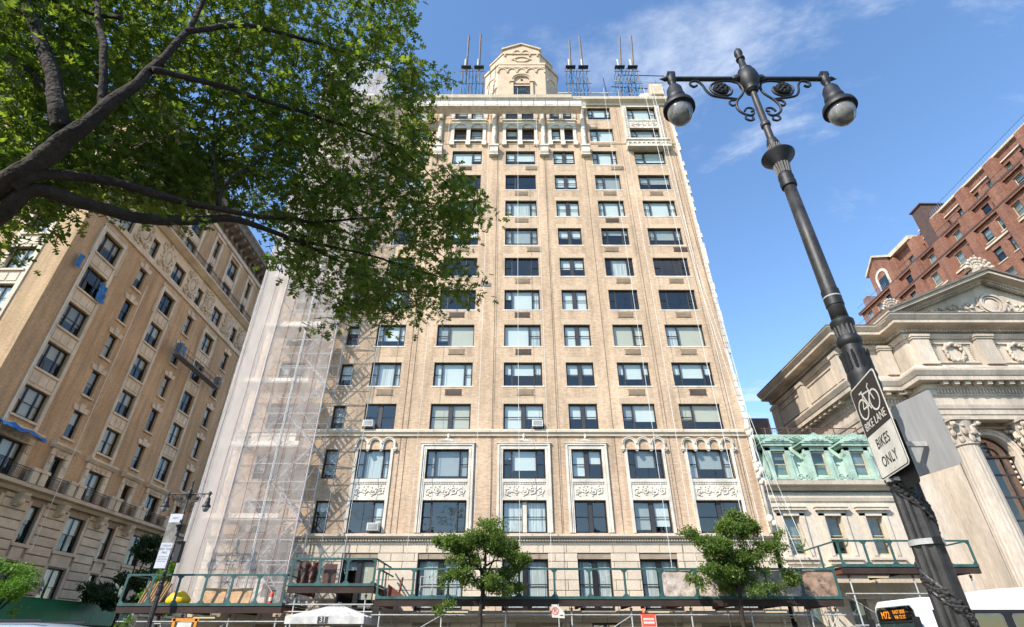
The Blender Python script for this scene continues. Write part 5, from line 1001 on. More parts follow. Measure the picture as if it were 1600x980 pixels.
mb.quad((26.6, 31.35, 12.9), (40.6, 31.35, 12.9), (40.6, 31.9, 12.9), (26.6, 31.9, 12.9)); mb.build('pavilion_wall', M['church'], ch)
for b in bays:
    mb = KB(); mb.arc(b, ZC, RW + .02, RW + .32, 31.75, 31.9, n=14); mb.arc(b, ZC, RW + .24, RW + .4, 31.68, 31.75, n=14)
    for s_ in (-1, 1): mb.box(b + s_ * (RW + .17) - .15, b + s_ * (RW + .17) + .15, 31.75, 31.9, 3.4, ZC)
    mb.build('arch_moulding', M['church'], ch)
    mb = KB(); y = 32.2
    for x in (-.62, .62): mb.box(b + x - .05, b + x + .05, y, y + .1, 3.4, ZC)
    for z in (5.0, 6.3, 7.6, 8.9, 10.2, ZC): mb.box(b - RW, b + RW, y + .005, y + .095, z - .05, z + .05)
    for x in (-RW + .05, RW - .05): mb.box(b + x - .05, b + x + .05, y - .02, y + .12, 3.4, ZC)
    mb.arc(b, ZC, RW - .1, RW, y - .02, y + .1, n=12); mb.arc(b, ZC, .6, .67, y, y + .1, n=10)
    w_ = mb.build('arched_window', M['mull'], ch)
    for x0, x1 in ((-RW + .1, -.67), (-.57, .57), (.67, RW - .1)):
        for z0, z1 in ((3.5, 4.95), (5.05, 6.25), (6.35, 7.55), (7.65, 8.85), (8.95, 10.15), (10.25, ZC - .05)):
            place('pane', UNIT, M['glassb'], w_, Vector((b + x0 - 33.6, .25, z0)), scale=(x1 - x0, 1, z1 - z0))
    mb = KB(); n_ = 12; mb.add([(b, 32.26, ZC + .05)] + [(b + (RW - .1) * cos(pi * i / n_), 32.26, ZC + .05 + (RW - .1) * sin(pi * i / n_)) for i in range(n_ + 1)], [(0, i + 1, i + 2) for i in range(n_)]); mb.build('fanlight_pane', M['glassb'], w_)
    mb = KB(); mb.box(b - RW, b + RW, 33.4, 33.5, 3.3, 12.6); mb.build('interior', M['room'], ch)
    mb = KB()
    for i in range(24): mb.ball((b + RW - .35 - .0 * i, 31.98, 3.8 + i * .31), (.09, .06, .1), 6, 4)
    mb.build('jamb_carving', M['church'], ch, smooth=True)
# fluted columns with leafy capitals
for xc in (27.25, 31.5, 35.75, 40.0):
    yc = 31.12
    mb = KB(); n_ = 40; prof = [(.70, 2.6), (.685, 4.0), (.66, 7.0), (.63, 9.5), (.60, 11.55)]
    vs = []; 
    for r_, z in prof:
        for j in range(n_): a = 2 * pi * j / n_; rr = r_ * (.955 if j % 2 else 1.0); vs.append((xc + rr * cos(a), yc + rr * sin(a), z))
    mb.add(vs, [(i * n_ + j, i * n_ + (j + 1) % n_, (i + 1) * n_ + (j + 1) % n_, (i + 1) * n_ + j) for i in range(len(prof) - 1) for j in range(n_)])
    co = mb.build('column', M['church'], ch)
    mb = KB(); mb.lathe([(.8, 2.0), (.85, 2.1), (.85, 2.25), (.76, 2.32), (.82, 2.4), (.82, 2.5), (.72, 2.6)], xc, yc, 24); mb.box(xc - .9, xc + .9, yc - .9, yc + .9, 0, 2.0); mb.build('base', M['church'], co)
    mb = KB(); mb.lathe([(.60, 11.55), (.68, 11.6), (.68, 11.68), (.6, 11.72), (.62, 12.3), (.78, 13.0)], xc, yc, 20)
    for row, (z, rr, n2, hh) in enumerate(((11.95, .66, 8, .3), (12.4, .72, 8, .32))):
        for j in range(n2):
            a = 2 * pi * (j + .5 * row) / n2; mb.ball((xc + rr * cos(a), yc + rr * sin(a), z), (.15, .15, hh), 6, 6); mb.ball((xc + (rr + .13) * cos(a), yc + (rr + .13) * sin(a), z + hh * .75), (.12, .12, .1), 6, 4)
    for sx in (-1, 1):
        for sy in (-1, 1): mb.scroll(xc + sx * .7, 12.82, yc + sy * .62, .2, 1.4, .07, sx); mb.ball((xc + sx * .72, yc + sy * .68, 12.8), .14, 7, 5)
    mb.build('capital', M['church'], co, smooth='auto'); mb = KB(); mb.box(xc - .85, xc + .85, yc - .8, yc + .78, 13.02, 13.19); mb.build('abacus', M['church'], co)
# entablature
PV = list(PATH); 
run([(0, 13.2), (.55, 13.2), (.55, 13.5), (.60, 13.5), (.60, 13.85), (.66, 13.85), (.70, 14.05), (.70, 14.12), (.5, 14.14), (.5, 14.75)], 'architrave_and_frieze')
run([(.5, 14.72), (.58, 14.75), (.60, 14.85), (.60, 15.15), (.66, 15.16), (.70, 15.3), (.7, 15.55), (1.15, 15.56)], 'bed_moulding')
along(.2, .11, .6, .7, 14.88, 15.12, 'dentil_row', parts=False, margin=.1)
along(.66, .3, .7, 1.12, 15.3, 15.555, 'modillion', margin=.45)
run([(1.12, 15.52), (1.25, 15.52), (1.25, 15.8), (1.3, 15.82), (1.45, 16.1), (1.45, 16.2), (.0, 16.4)], 'main_cornice')
run([(.0, 16.3), (.55, 16.34), (.55, 16.75), (.48, 16.8), (.4, 16.95), (.3, 16.98), (0, 17.0)], 'attic_plinth')
# attic
run([(.12, 16.98), (.12, 19.0)], 'attic_wall')
run([(.12, 19.0), (.22, 19.0), (.28, 19.12), (.34, 19.2), (.34, 19.3), (.14, 19.32), (.14, 19.45), (.3, 19.47), (.3, 19.66), (.4, 19.7), (.45, 19.78), (1.05, 19.8), (1.05, 20.02), (1.1, 20.04), (1.3, 20.3), (1.3, 20.38), (0, 20.5)], 'upper_cornice')
run([(1.28, 20.385), (1.33, 20.385), (1.33, 20.46), (0, 20.52)], 'cornice_capping', 'sootshade')
along(.17, .1, .3, .4, 19.48, 19.65, 'upper_dentil_row', parts=False, margin=.1)
def attic_pilaster(x0, x1, y, nx=0):
    mb = KB(); mb.box(x0, x1, y - .42, y, 16.99, 18.85); mb.box(x0 - .07, x1 + .07, y - .49, y, 18.85, 18.98); mb.box(x0 - .12, x1 + .12, y - .55, y, 18.98, 19.14); mb.box(x0 - .05, x1 + .05, y - .46, y, 16.985, 17.12); mb.build('attic_pilaster', M['church'], ch)
for xc in (27.25, 31.5, 35.75, 40.0): attic_pilaster(xc - .52, xc + .52, 31.24)
attic_pilaster(23.3, 24.1, 32.9); attic_pilaster(25.5, 26.3, 32.9)
for b in bays:
    mb = KB(); y = 31.22
    for x0, x1, z0, z1 in ((b - 1.45, b + 1.45, 18.6, 18.72), (b - 1.45, b + 1.45, 17.2, 17.32), (b - 1.45, b - 1.33, 17.32, 18.6), (b + 1.33, b + 1.45, 17.32, 18.6)): mb.box(x0, x1, y - .1, y, z0, z1)
    for i in range(9): mb.box(b - 1.24, b - 1.12, y - .06, y, 17.36 + i * .135, 17.44 + i * .135); mb.box(b + 1.12, b + 1.24, y - .06, y, 17.36 + i * .135, 17.44 + i * .135)
    mb.build('attic_panel_frame', M['church'], ch)
    mb = KB(); rg = random.Random(5)
    for i in range(44): a = 2 * pi * i / 44; q = .62 + rg.uniform(-.07, .07); mb.ball((b + q * cos(a), y - .12 + rg.uniform(-.05, .04), 17.95 + q * sin(a)), (.12, .1, .12), 6, 5)
    mb.build('wreath', M['church'], ch, smooth=True)
# long recessed panels on the side and wing attic
mb = KB()
for y0, y1 in ((34.4, 38.2), (39.2, 43.0)):
    mb.box(23.0, 23.1, y0, y1, 18.5, 18.62); mb.box(23.0, 23.1, y0, y1, 17.2, 17.32); mb.box(23.0, 23.1, y0, y0 + .12, 17.32, 18.5); mb.box(23.0, 23.1, y1 - .12, y1, 17.32, 18.5)
for y0 in (33.1, 38.3, 43.1): mb.box(22.75, 23.12, y0, y0 + .8, 17.0, 18.85); mb.box(22.68, 23.12, y0 - .08, y0 + .88, 18.85, 19.1)
mb.build('side_attic_relief', M['church'], ch)
# pediment
PX0, PX1, PXC, PZ0, PZ1 = 25.35, 41.85, 33.6, 20.5, 23.9
mb = KB(); mb.prism([(PX0 + 1.2, PZ0), (PX1 - 1.2, PZ0), (PXC, PZ1 - .35)], 31.15, 31.6, 'y'); mb.build('tympanum', M['church'], ch)
for sx in (-1, 1):
    e = PX0 if sx < 0 else PX1; sl = (PZ1 - PZ0) / (PXC - PX0)
    def rk(o0, o1, y0, y1, nm, m, sh_=0):
        P = [(e, PZ0 + o0), (PXC, PZ1 + o0), (PXC, PZ1 + o1), (e, PZ0 + o1)]
        KB().prism(P if sx < 0 else P[::-1], y0, y1, 'y').build(nm, M[m], ch)
    rk(-.12, .12, 30.1, 34.5, 'raking_cornice', 'church'); rk(.12, .3, 29.98, 34.55, 'raking_cornice_top', 'sootshade'); rk(-.32, -.121, 30.7, 31.4, 'raking_bed_moulding', 'church')
    mb = KB()
    for i in range(44):
        t = .08 + .9 * i / 44; x = e + (PXC - e) * t; z = PZ0 + (PZ1 - PZ0) * t; mb.box(x - .05, x + .05, 30.75, 31.0, z - .5, z - .33)
    tag(mb.build('raking_dentil_row', M['church'], ch), kind='stuff')
mb = KB(); mb.prism([(PX0 + 1.3, PZ0 + .02), (PX1 - 1.3, PZ0 + .02), (PXC, PZ1 - .2)], 31.62, 44, 'y'); mb.build('roof', M['sootshade'], ch)
mb = KB()
for r0, r1, d in ((.55, .68, .12), (.72, .88, .2), (.92, 1.02, .12)): mb.arc(PXC, 21.75, r0, r1, 31.15 - d, 31.15, 0, 2 * pi, 24, .9)
mb.ball((PXC, 31.13, 21.75), (.5, .06, .45), 14, 6); mb.build('medallion', M['church'], ch)
mb = KB(); rg = random.Random(9)
for i in range(230):
    x = rg.uniform(PX0 + 2.6, PX1 - 2.6); zm = PZ0 + (PZ1 - PZ0) * (1 - abs(x - PXC) / (PXC - PX0)) - .75; lim = PZ0 + .1 + max(.1, (1.7 - abs(x - PXC) * .24))
    z = rg.uniform(PZ0 + .05, max(PZ0 + .1, min(zm, lim)))
    if (x - PXC) ** 2 + ((z - 21.75) * 1.1) ** 2 < 1.0: continue
    mb.ball((x, 31.1, z), (rg.uniform(.07, .2), .12, rg.uniform(.07, .18)), 6, 4)
for i in range(10):
    for sx in (-1, 1): mb.scroll(PXC + sx * (1.4 + i * .42), PZ0 + .35, 31.06, .22 * (1 - i * .05), 1.4, .05, sx)
mb.build('tympanum_carving', M['church'], ch, smooth=True)
def acro(x, y, z, s, nm='acroterion'):
    mb = KB(); rg = random.Random(int(x * 10))
    for i in range(9):
        a = pi * (i + .5) / 9
        for k in range(4): q = s * (.25 + .2 * k); mb.ball((x + q * cos(a), y - .06 * k, z + .1 + q * sin(a) * 1.05), (.13 * s, .1 * s, .13 * s), 6, 5)
    for k in range(16): mb.ball((x + rg.uniform(-.8, .8) * s, y + rg.uniform(-.2, .1), z + rg.uniform(0, .35) * s), (.16 * s, .12, .14 * s), 6, 5)
    mb.box(x - .6 * s, x + .6 * s, y - .2, y + .3, z - .5, z + .05); mb.build(nm, M['church'], ch, smooth='auto')
acro(PXC, 30.6, PZ1 + .35, 1.05); acro(26.1, 30.6, 20.95, .75); 
mb = KB(); mb.prism([(26.9, 20.5), (31.4, 20.5), (31.4, 21.0), (29.0, 22.7), (26.9, 21.3)], 33.5, 36, 'y'); mb.build('rear_gable', M['church'], ch)
# stone courses lower on the wing
for z in (3.0,): run([(0, z), (.18, z), (.22, z + .15), (.1, z + .3), (0, z + .3)], 'plinth_moulding')

# ------------------------------------------------------------------ red brick building beyond the church (faces -x)
rb = root('red_brick_building', 'stepped red brick apartment building with roof terraces beyond the church', 'building', (59.7, 80.0, 0), -pi / 2)
# local x = 80 - Y
def block(x0, x1, z0, z1, y, wn_, h=1.75, w=1.15, name='brick_wall', gl='glassb'):
    hl = [(x - w / 2, x + w / 2, z, z + h) for x, z in wn_]
    MB().wall(x0, x1, z0, z1, hl, y, .3).build(name, M['red'], rb)
    mb = MB(); mb.quad((x0, y, z0), (x0, y, z1), (x0, y + 9, z1), (x0, y + 9, z0)); mb.quad((x1, y, z0), (x1, y + 9, z0), (x1, y + 9, z1), (x1, y, z1)); mb.quad((x0, y, z1), (x1, y, z1), (x1, y + 9, z1), (x0, y + 9, z1)); mb.build(name + '_return', M['red'], rb)
    mb = MB(); mb.quad((x0 + .1, y + 1.2, z0), (x1 - .1, y + 1.2, z0), (x1 - .1, y + 1.2, z1 - .05), (x0 + .1, y + 1.2, z1 - .05)); mb.build('interior', M['room'], rb)
    for a, b, c, d in hl:
        window(rb, 'dh', (a, y + .14, c), b - a, d - c, fr=M['wframe'] if random.random() < .6 else M['frame'], gl=M[gl], blinds=[rand_blind()]); MB().box(a - .12, b + .12, y - .07, y + .05, c - .14, c - .002).build('sill', M['lstone'], rb)
        MB().box(a - .1, b + .1, y - .03, y + .02, d + .002, d + .25).build('lintel', M['red'], rb)
def grid(x0, x1, st, zs): return [(x0 + st * i, z) for z in zs for i in range(int((x1 - x0) / st) + 1)]
block(3.5, 60, 0, 45.6, -1.6, grid(5, 58, 2.3, [34.0, 37.0, 40.0, 43.0]), name='lower_wall')
block(4.2, 60, 45.6, 48.8, -.6, grid(6, 58, 2.5, [46.3]), name='terrace_wall')
block(8.0, 60, 48.8, 53.2, .8, grid(16.5, 58, 2.6, [49.6]), name='upper_wall')
for z, y, x0 in ((45.6, -2.0, 3.1), (48.8, -1.0, 3.9)): MB().box(x0, 60, y, y + .5, z, z + .22).build('terrace_coping', M['brownstone'], rb); MB().box(x0, 60, y + .05, y + .35, z - .25, z - .002).build('string_course', M['red'], rb)
MB().box(20, 60, .45, 1.2, 53.2, 53.5).build('roof_coping', M['lstone'], rb); MB().box(20, 60, .6, 1.2, 51.9, 52.05).build('pale_band', M['terra'], rb)
def rrail(x0, x1, y, z, m, nm, h=1.0):
    mb = MB(); mb.tube([(x0, y, z + h), (x1, y, z + h)], .035, 4); mb.tube([(x0, y, z + .15), (x1, y, z + .15)], .03, 4)
    for i in range(int((x1 - x0) / .35) + 1): mb.tube([(x0 + i * .35, y, z), (x0 + i * .35, y, z + h)], .02, 4)
    mb.build(nm, M[m], rb)
rrail(20, 60, .7, 53.5, 'blue', 'roof_railing'); rrail(4, 12, -.8, 49.0, 'blue', 'terrace_railing'); rrail(3.3, 8, -1.8, 45.8, 'blue', 'terrace_railing')
for i in range(5): rrail(15 + i * 8.5, 19 + i * 8.5, -.85, 49.0, 'black', 'terrace_railing'); 
for z in (36.3, 42.4): MB().box(3.3, 60, -1.75, -1.6, z, z + .25).build('string_course', M['lstone'], rb)
for i in range(8): x = 13.65 + i * 5.0; MB().box(x - .75, x + .75, -.1, 1.2, 48.9, 52.9 + .0 * i).build('chimney_pier', M['red'], rb); MB().box(x - .9, x + .9, -1.4, .3, 45.7, 48.5).build('buttress', M['red'], rb); MB().box(x - .6, x + .6, -2.1, -1.3, 33, 45.3).build('lower_pier', M['red'], rb)
MB().box(20.6, 22.6, .2, 3.5, 50, 56.2).build('chimney_stack', M['brownstone'], rb); MB().box(20.4, 22.8, 0, 3.7, 56.2, 56.4).build('chimney_cap', M['brownstone'], rb); MB().box(4.2, 5.4, .5, 2, 48.8, 51.6).build('chimney_stack', M['red'], rb)
# gabled pavilion with arch
mb = MB(); mb.prism([(8.6, 48.8), (13.6, 48.8), (13.6, 53.6), (11.1, 55.4), (8.6, 53.6)], -.3, 6, 'y'); mb.build('gabled_pavilion', M['red'], rb)
for s_ in (-1, 1): P = [(11.1, 55.4), (11.1, 55.75), (11.1 + s_ * 2.9, 53.7), (11.1 + s_ * 2.9, 53.3)]; MB().prism(P[::s_], -.6, 6.1, 'y').build('gable_coping', M['lstone'], rb)
mb = MB(); mb.arc(11.1, 51.4, 1.0, 1.45, -.4, -.3, n=12); mb.box(9.7, 10.1, -.4, -.3, 49.2, 51.4); mb.box(12.1, 12.5, -.4, -.3, 49.2, 51.4); mb.build('pavilion_arch', M['terra'], rb); MB().box(10.1, 12.1, -.32, -.301, 49.2, 51.4).build('pavilion_pane', M['glassb'], rb); rrail(9.6, 12.6, -.55, 49.0, 'black', 'terrace_railing')
MB().prism([(14, 53.2), (18.5, 53.2), (18.5, 53.9), (14, 53.9)], -.1, 6, 'y').build('pavilion_parapet', M['lstone'], rb)
# ------------------------------------------------------------------ twin-arm street lamps
def street_lamp(label, loc, rz=0.0):
    r = root('street_lamp', label, 'street lamp', loc, rz, 'twin-arm street lamps')
    # fluted lower shaft wound with a cast garland
    n = 32; prof = [(.20, .0), (.20, .5), (.13, .75), (.112, 1.2), (.109, 2.0), (.103, 3.0), (.098, 3.5)]
    mb = MB(); vs = []
    for r_, z in prof:
        for j in range(n): a = 2 * pi * j / n; rr = r_ * (.86 if j % 4 in (1, 2) else 1.0); vs.append((rr * cos(a), rr * sin(a), z))
    mb.add(vs, [(i * n + j, i * n + (j + 1) % n, (i + 1) * n + (j + 1) % n, (i + 1) * n + j) for i in range(len(prof) - 1) for j in range(n)]); mb.build('fluted_shaft', M['iron'], r)
    mb = MB(); mb.lathe([(.36, 0), (.36, .12), (.30, .16), (.30, .5), (.25, .6), (.21, .8), (.22, .9), (.16, 1.0)], n=16); mb.build('base', M['iron'], r, smooth='auto')
    g = MB(); rg = random.Random(2)
    ga = lambda z: radians(144) + 2 * pi * (2.78 - z) / .72
    for k in range(330):
        z = 3.02 - k / 330 * 2.5; a = ga(z)
        for q in (-1, 1): da = rg.uniform(.05, .22) * q; dz = rg.uniform(-.05, .05); g.ball((.107 * cos(a + da), .107 * sin(a + da), z + dz), (.019, .019, .016), 5, 4)
    for dz in (-.05, .05): g.tube([(.107 * cos(ga(z)), .107 * sin(ga(z)), z + dz) for z in [3.0 - 2.45 * i / 110 for i in range(111)]], .011, 5)
    g.build('garland', M['iron'], r)
    # leafy collar between lower and upper shaft
    mb = MB(); mb.lathe([(0.0905, 3.45), (0.1149, 3.5), (0.1218, 3.55), (0.1114, 3.6), (0.1218, 3.64), (0.1149, 3.68), (0.1044, 3.72), (0.1078, 3.8), (0.0905, 3.9), (0.0870, 3.95), (0.1078, 3.98), (0.1078, 4.02), (0.0870, 4.05), (0.0870, 4.15), (0.1044, 4.18), (0.1044, 4.22), (0.0766, 4.25), (0.0731, 4.3)], n=24)
    for k in range(14):
        a = 2 * pi * k / 14; mb.tube([(0.1046 * cos(a), 0.1046 * sin(a), 3.7), (0.1013 * cos(a), 0.1013 * sin(a), 3.82), (0.1181 * cos(a), 0.1181 * sin(a), 3.88)], [.013, .017, .01], 5); mb.tube([(0.0823 * cos(a), 0.0823 * sin(a), 4.05), (0.0823 * cos(a), 0.0823 * sin(a), 4.16)], .012, 4)
    mb.build('leaf_collar', M['black'], r, smooth='auto')
    MB().lathe([(0.077, 4.25), (0.074, 4.45), (0.070, 5.2), (0.0645, 6.05)], n=20).build('upper_shaft', M['iron'], r, smooth=True)
    MB().lathe([(0.0815, 4.40), (0.0815, 4.58)], n=20).build('tape_wrap', M['black'], r, smooth='auto'); MB().lathe([(0.083, 4.49), (0.083, 4.505)], n=20).build('tape_line', M['tape'], r)
    # flanged ornament
    mb = MB(); mb.lathe([(0.0570, 6.0), (0.0822, 6.02), (0.0870, 6.08), (0.0766, 6.12), (0.0835, 6.15), (0.0779, 6.2), (0.0662, 6.22), (0.0696, 6.3), (0.0801, 6.36), (0.0835, 6.38), (0.1827, 6.5), (0.1870, 6.52), (0.1740, 6.54), (0.0835, 6.56), (0.0592, 6.58), (0.0592, 6.64), (0.0696, 6.70), (0.0731, 6.74), (0.0592, 6.80), (0.0557, 6.82)], n=24)
    for k in range(16): a = 2 * pi * k / 16; mb.tube([(0.0675 * cos(a), 0.0675 * sin(a), 6.22), (0.0823 * cos(a), 0.0823 * sin(a), 6.37)], .012, 4); mb.tube([(0.0594 * cos(a), 0.0594 * sin(a), 6.6), (0.0702 * cos(a), 0.0702 * sin(a), 6.7)], .01, 4)
    mb.build('flange_ornament', M['black'], r, smooth='auto')
    mb = MB(); mb.lathe([(0.0431, 6.8), (0.0418, 7.05), (0.0592, 7.07), (0.0592, 7.12), (0.0459, 7.15), (0.0418, 7.16), (0.0390, 7.75)], n=16); mb.build('neck', M['iron'], r, smooth='auto')
    mb = MB(); mb.lathe([(0.0545, 7.74), (0.0829, 7.78), (0.0780, 7.82), (0.0974, 7.86), (0.1316, 7.95), (0.1364, 8.02), (0.1217, 8.12), (0.0926, 8.17), (0.0974, 8.2), (0.0731, 8.22), (0.0634, 8.26), (0.0487, 8.28), (0.0409, 8.45), (0.0585, 8.46), (0.0585, 8.49), (0.0390, 8.52), (0.0438, 8.54), (0.0566, 8.6), (0.0487, 8.66), (0.0195, 8.70), (0.0146, 8.72)], n=20)
    for k in range(14): a = 2 * pi * k / 14; mb.tube([(0.0914 * cos(a), 0.0914 * sin(a), 7.88), (0.1235 * cos(a), 0.1235 * sin(a), 8.0), (0.0870 * cos(a), 0.0870 * sin(a), 8.16)], .011, 4)
    mb.build('hub_and_finial', M['black'], r, smooth='auto')
    for s in (-1, 1):
        mb = MB(); mb.tube([(s * .1, 0, 8.03), (s * 1.02, 0, 8.03)], .034, 10); mb.lathe([(.055, 0), (.06, .04), (.05, .08), (.034, .1)], n=12, M=Matrix.Translation((s * .12, 0, 8.03)) @ Matrix.Rotation(s * pi / 2, 4, 'Y'))
        mb.lathe([(.03, 0), (.036, .03), (.02, .07), (.004, .11)], n=10, M=Matrix.Translation((s * 1.08, 0, 8.03)) @ Matrix.Rotation(s * pi / 2, 4, 'Y')); arm = mb.build('arm', M['iron'], r, smooth='auto')
        mb = MB()                                       # wrought scroll bracket
        def curve(pts, rad=.017):
            P = [Vector((s * x, 0, z)) for x, z in pts]; out = []
            for i in range(len(P) - 1):
                p0, p1, p2, p3 = P[max(i - 1, 0)], P[i], P[i + 1], P[min(i + 2, len(P) - 1)]
                for k in range(5):
                    t = k / 5; out.append(0.5 * ((2 * p1) + (-p0 + p2) * t + (2 * p0 - 5 * p1 + 4 * p2 - p3) * t * t + (-p0 + 3 * p1 - 3 * p2 + p3) * t ** 3))
            out.append(P[-1]); mb.tube(out, rad, 6)
        curve([(.09, 7.33), (.12, 7.28), (.19, 7.29), (.26, 7.36), (.28, 7.46), (.24, 7.58), (.14, 7.72), (.12, 7.84), (.17, 7.95), (.3, 7.985), (.45, 7.95), (.54, 7.86), (.52, 7.74), (.42, 7.67), (.31, 7.7), (.27, 7.78), (.3, 7.86)])
        curve([(.24, 7.6), (.32, 7.62), (.44, 7.64), (.55, 7.68), (.61, 7.78), (.64, 7.9), (.7, 7.98), (.77, 7.97), (.8, 7.91), (.76, 7.86), (.71, 7.89)])
        curve([(.27, 7.58), (.33, 7.57), (.36, 7.52), (.33, 7.47), (.29, 7.49)], .014); curve([(.2, 7.36), (.16, 7.42), (.1, 7.42), (.08, 7.37), (.12, 7.35)], .014); curve([(.19, 7.29), (.22, 7.22), (.17, 7.18), (.12, 7.2), (.13, 7.24)], .014)
        mb.build('scroll_bracket', M['black'], r)
        mb = MB(); R_ = Matrix.Translation((s * .41, 0, 7.81)) @ Matrix.Rotation(pi / 2, 4, 'X'); mb.lathe([(.02, -.03), (.1, -.03), (.11, 0), (.1, .03), (.02, .03)], n=16, M=R_)
        for k in range(8): a = 2 * pi * k / 8; mb.ball((s * .41 + .065 * cos(a), -.03, 7.81 + .065 * sin(a)), .025, 6, 4); mb.ball((s * .41 + .065 * cos(a), .03, 7.81 + .065 * sin(a)), .025, 6, 4)
        mb.ball((s * .41, -.035, 7.81), .03, 6, 4); mb.build('rosette', M['black'], r, smooth='auto')
        x = s * 1.03
        mb = MB(); mb.lathe([(.05, 8.1), (.06, 8.08), (.06, 7.98), (.05, 7.95), (.04, 7.92), (.035, 7.86), (.045, 7.84)], x, 0, 12); mb.box(x - .05, x + .05, -.05, .05, 8.06, 8.13); mb.build('luminaire_holder', M['black'], r, smooth='auto')
        mb = MB(); mb.lathe([(.04, 7.86), (.075, 7.84), (.1, 7.78), (.105, 7.66), (.118, 7.64), (.122, 7.58), (.115, 7.56), (.13, 7.53), (.19, 7.46), (.2, 7.42), (.2, 7.385), (.17, 7.38)], x, 0, 24); lu = mb.build('luminaire', M['black'], r, smooth='auto')
        mb = MB(); n2 = 24; pr = [(.158, 7.395), (.158, 7.34), (.148, 7.275), (.122, 7.21), (.08, 7.165), (.03, 7.147), (.002, 7.145)]
        mb.lathe([(a_ * 1.0, b_) for a_, b_ in pr], x, 0, n2); mb.build('globe', M['lens'], lu, smooth=True)
    return r
near = street_lamp('large dark twin-arm street lamp in the right foreground with signs', (3.17, 4.36, 0))
far = street_lamp('distant twin-arm street lamp carrying a banner beside the netting', (-16.35, 27.6, 0))
# bike-lane sign (its face looks towards -x), the bare back of another sign, brackets
def plate(x, y0, y1, z0, z1, t, rc, n=6):
    P = []
    for cx_, cz, a0 in ((y1 - rc, z0 + rc, -pi / 2), (y1 - rc, z1 - rc, 0), (y0 + rc, z1 - rc, pi / 2), (y0 + rc, z0 + rc, pi)):
        for i in range(n + 1): a = a0 + pi / 2 * i / n; P.append((cx_ + rc * cos(a), cz + rc * sin(a)))
    return P
sg = root('bike_lane_sign', 'black and white BIKE LANE BIKES ONLY sign on the near lamp post', 'sign', (3.0, 4.17, 2.73), -pi / 2 - radians(11))
# local: x = reading direction, y = depth, z = up ; width .45, height .76
W2, HH = .265, .79
MB().prism(plate(0, -W2, W2, 0, HH, 0, .035), 0, .004, 'y').build('plate', M['signw'], sg)
mb = MB(); P = plate(0, -W2 + .012, W2 - .012, .36, HH - .012, 0, .03); P = [(a, max(b, .36)) for a, b in P]; mb.prism([(-W2 + .012, .36), (W2 - .012, .36)] + [p for p in P if p[1] > .5], -.0012, -.0002, 'y'); mb.build('black_field', M['signk'], sg)
mb = MB(); Bd = plate(0, -W2 + .008, W2 - .008, .008, HH - .008, 0, .03); n = len(Bd)
Bi = [(a * .965, .38 + (b - .38) * .978) for a, b in Bd]
mb.add([(a, -.0008, b) for a, b in Bd if b < .36] + [(a, -.0008, b) for (a, b), (c, d) in zip(Bi, Bd) if d < .36], [])
o_ = [p for p in Bd if p[1] < .36]; i_ = [q for q, p in zip(Bi, Bd) if p[1] < .36]; o_ = sorted(o_, key=lambda p: atan2(p[1] - .36, p[0])); i_ = sorted(i_, key=lambda p: atan2(p[1] - .36, p[0]))
mb = MB(); o_ = [(-W2 + .008, .36)] + o_ + [(W2 - .008, .36)]; i_ = [(-W2 + .016, .36)] + i_ + [(W2 - .016, .36)]
mb.add([(a, -.0008, b) for a, b in o_] + [(a, -.0008, b) for a, b in i_], [(k, k + 1, len(o_) + k + 1, len(o_) + k) for k in range(len(o_) - 1)]); mb.build('border', M['signk'], sg)
tx = lambda body, size, x, z, m, xs=1.0, p=None: place('lettering', text_mesh(body, size, .0006, xs), M[m], p or sg, (x, -.0022, z), rot=(pi / 2, 0, 0))
tx('BIKE LANE', .094, 0, .43, 'signw', .97); tx('BIKES', .115, 0, .26, 'signk', .92); tx('ONLY', .115, 0, .115, 'signk', .92); tx('.', .06, .03, .05, 'signk')
mb = MB(); y = -.0025                                # bicycle symbol
for cx_ in (-.105, .105): mb.arc(cx_, .555, .068, .082, -.0032, -.0014, 0, 2 * pi, 24)
for p, q in (((-.105, .555), (-.045, .655)), ((-.045, .655), (.07, .64)), ((-.045, .655), (.0, .55)), ((.0, .55), (.07, .64)), ((.0, .55), (-.06, .67)), ((.07, .64), (.105, .555)), ((.105, .555), (.058, .675)), ((.058, .675), (.09, .69)), ((-.1, .675), (-.04, .675)), ((-.105, .555), (.0, .55)), ((0, .55), (.02, .515))):
    mb.tube([(p[0], y, p[1]), (q[0], y, q[1])], .0068, 4)
mb.v = [(a, max(-.0036, min(-.0013, b)), c) for a, b, c in mb.v]; mb.v = [(a * 1.12, b, .57 + (c - .6) * 1.1 + .05) for a, b, c in mb.v]; mb.build('bicycle_symbol', M['signw'], sg)
tg = root('square_sign', 'bare grey aluminium back of a square sign on the near lamp post', 'sign', (3.5, 4.36, 2.8), -pi / 2 + radians(11))
MB().prism(plate(0, -.215, .215, 0, .63, 0, .03), 0, .004, 'y').build('plate', M['alu'], tg)
lw_ = root('lower_sign', 'dark lower sign edge showing below the bike lane sign', 'sign', (3.06, 4.2, 2.62), -pi / 2 - radians(11)); MB().prism(plate(0, -.2, .2, 0, .5, 0, .03), 0.02, .024, 'y').build('plate', M['iron'], lw_)
r = root('sign_clamp', 'steel band clamping the signs round the fluted post', 'clamp', (3.17, 4.36, 2.7))
mb = MB(); mb.arc(0, 0, .108, .115, 0, .035, 0, 2 * pi, 24); mb.v = [(a, c, b) for a, b, c in mb.v]; mb.build('band', M['steel'], r); MB().box(-.15, -.1, -.05, -.02, 0, .03).build('bracket', M['steel'], r); MB().box(.1, .31, -.02, .02, .3, .34).build('bracket', M['steel'], r)
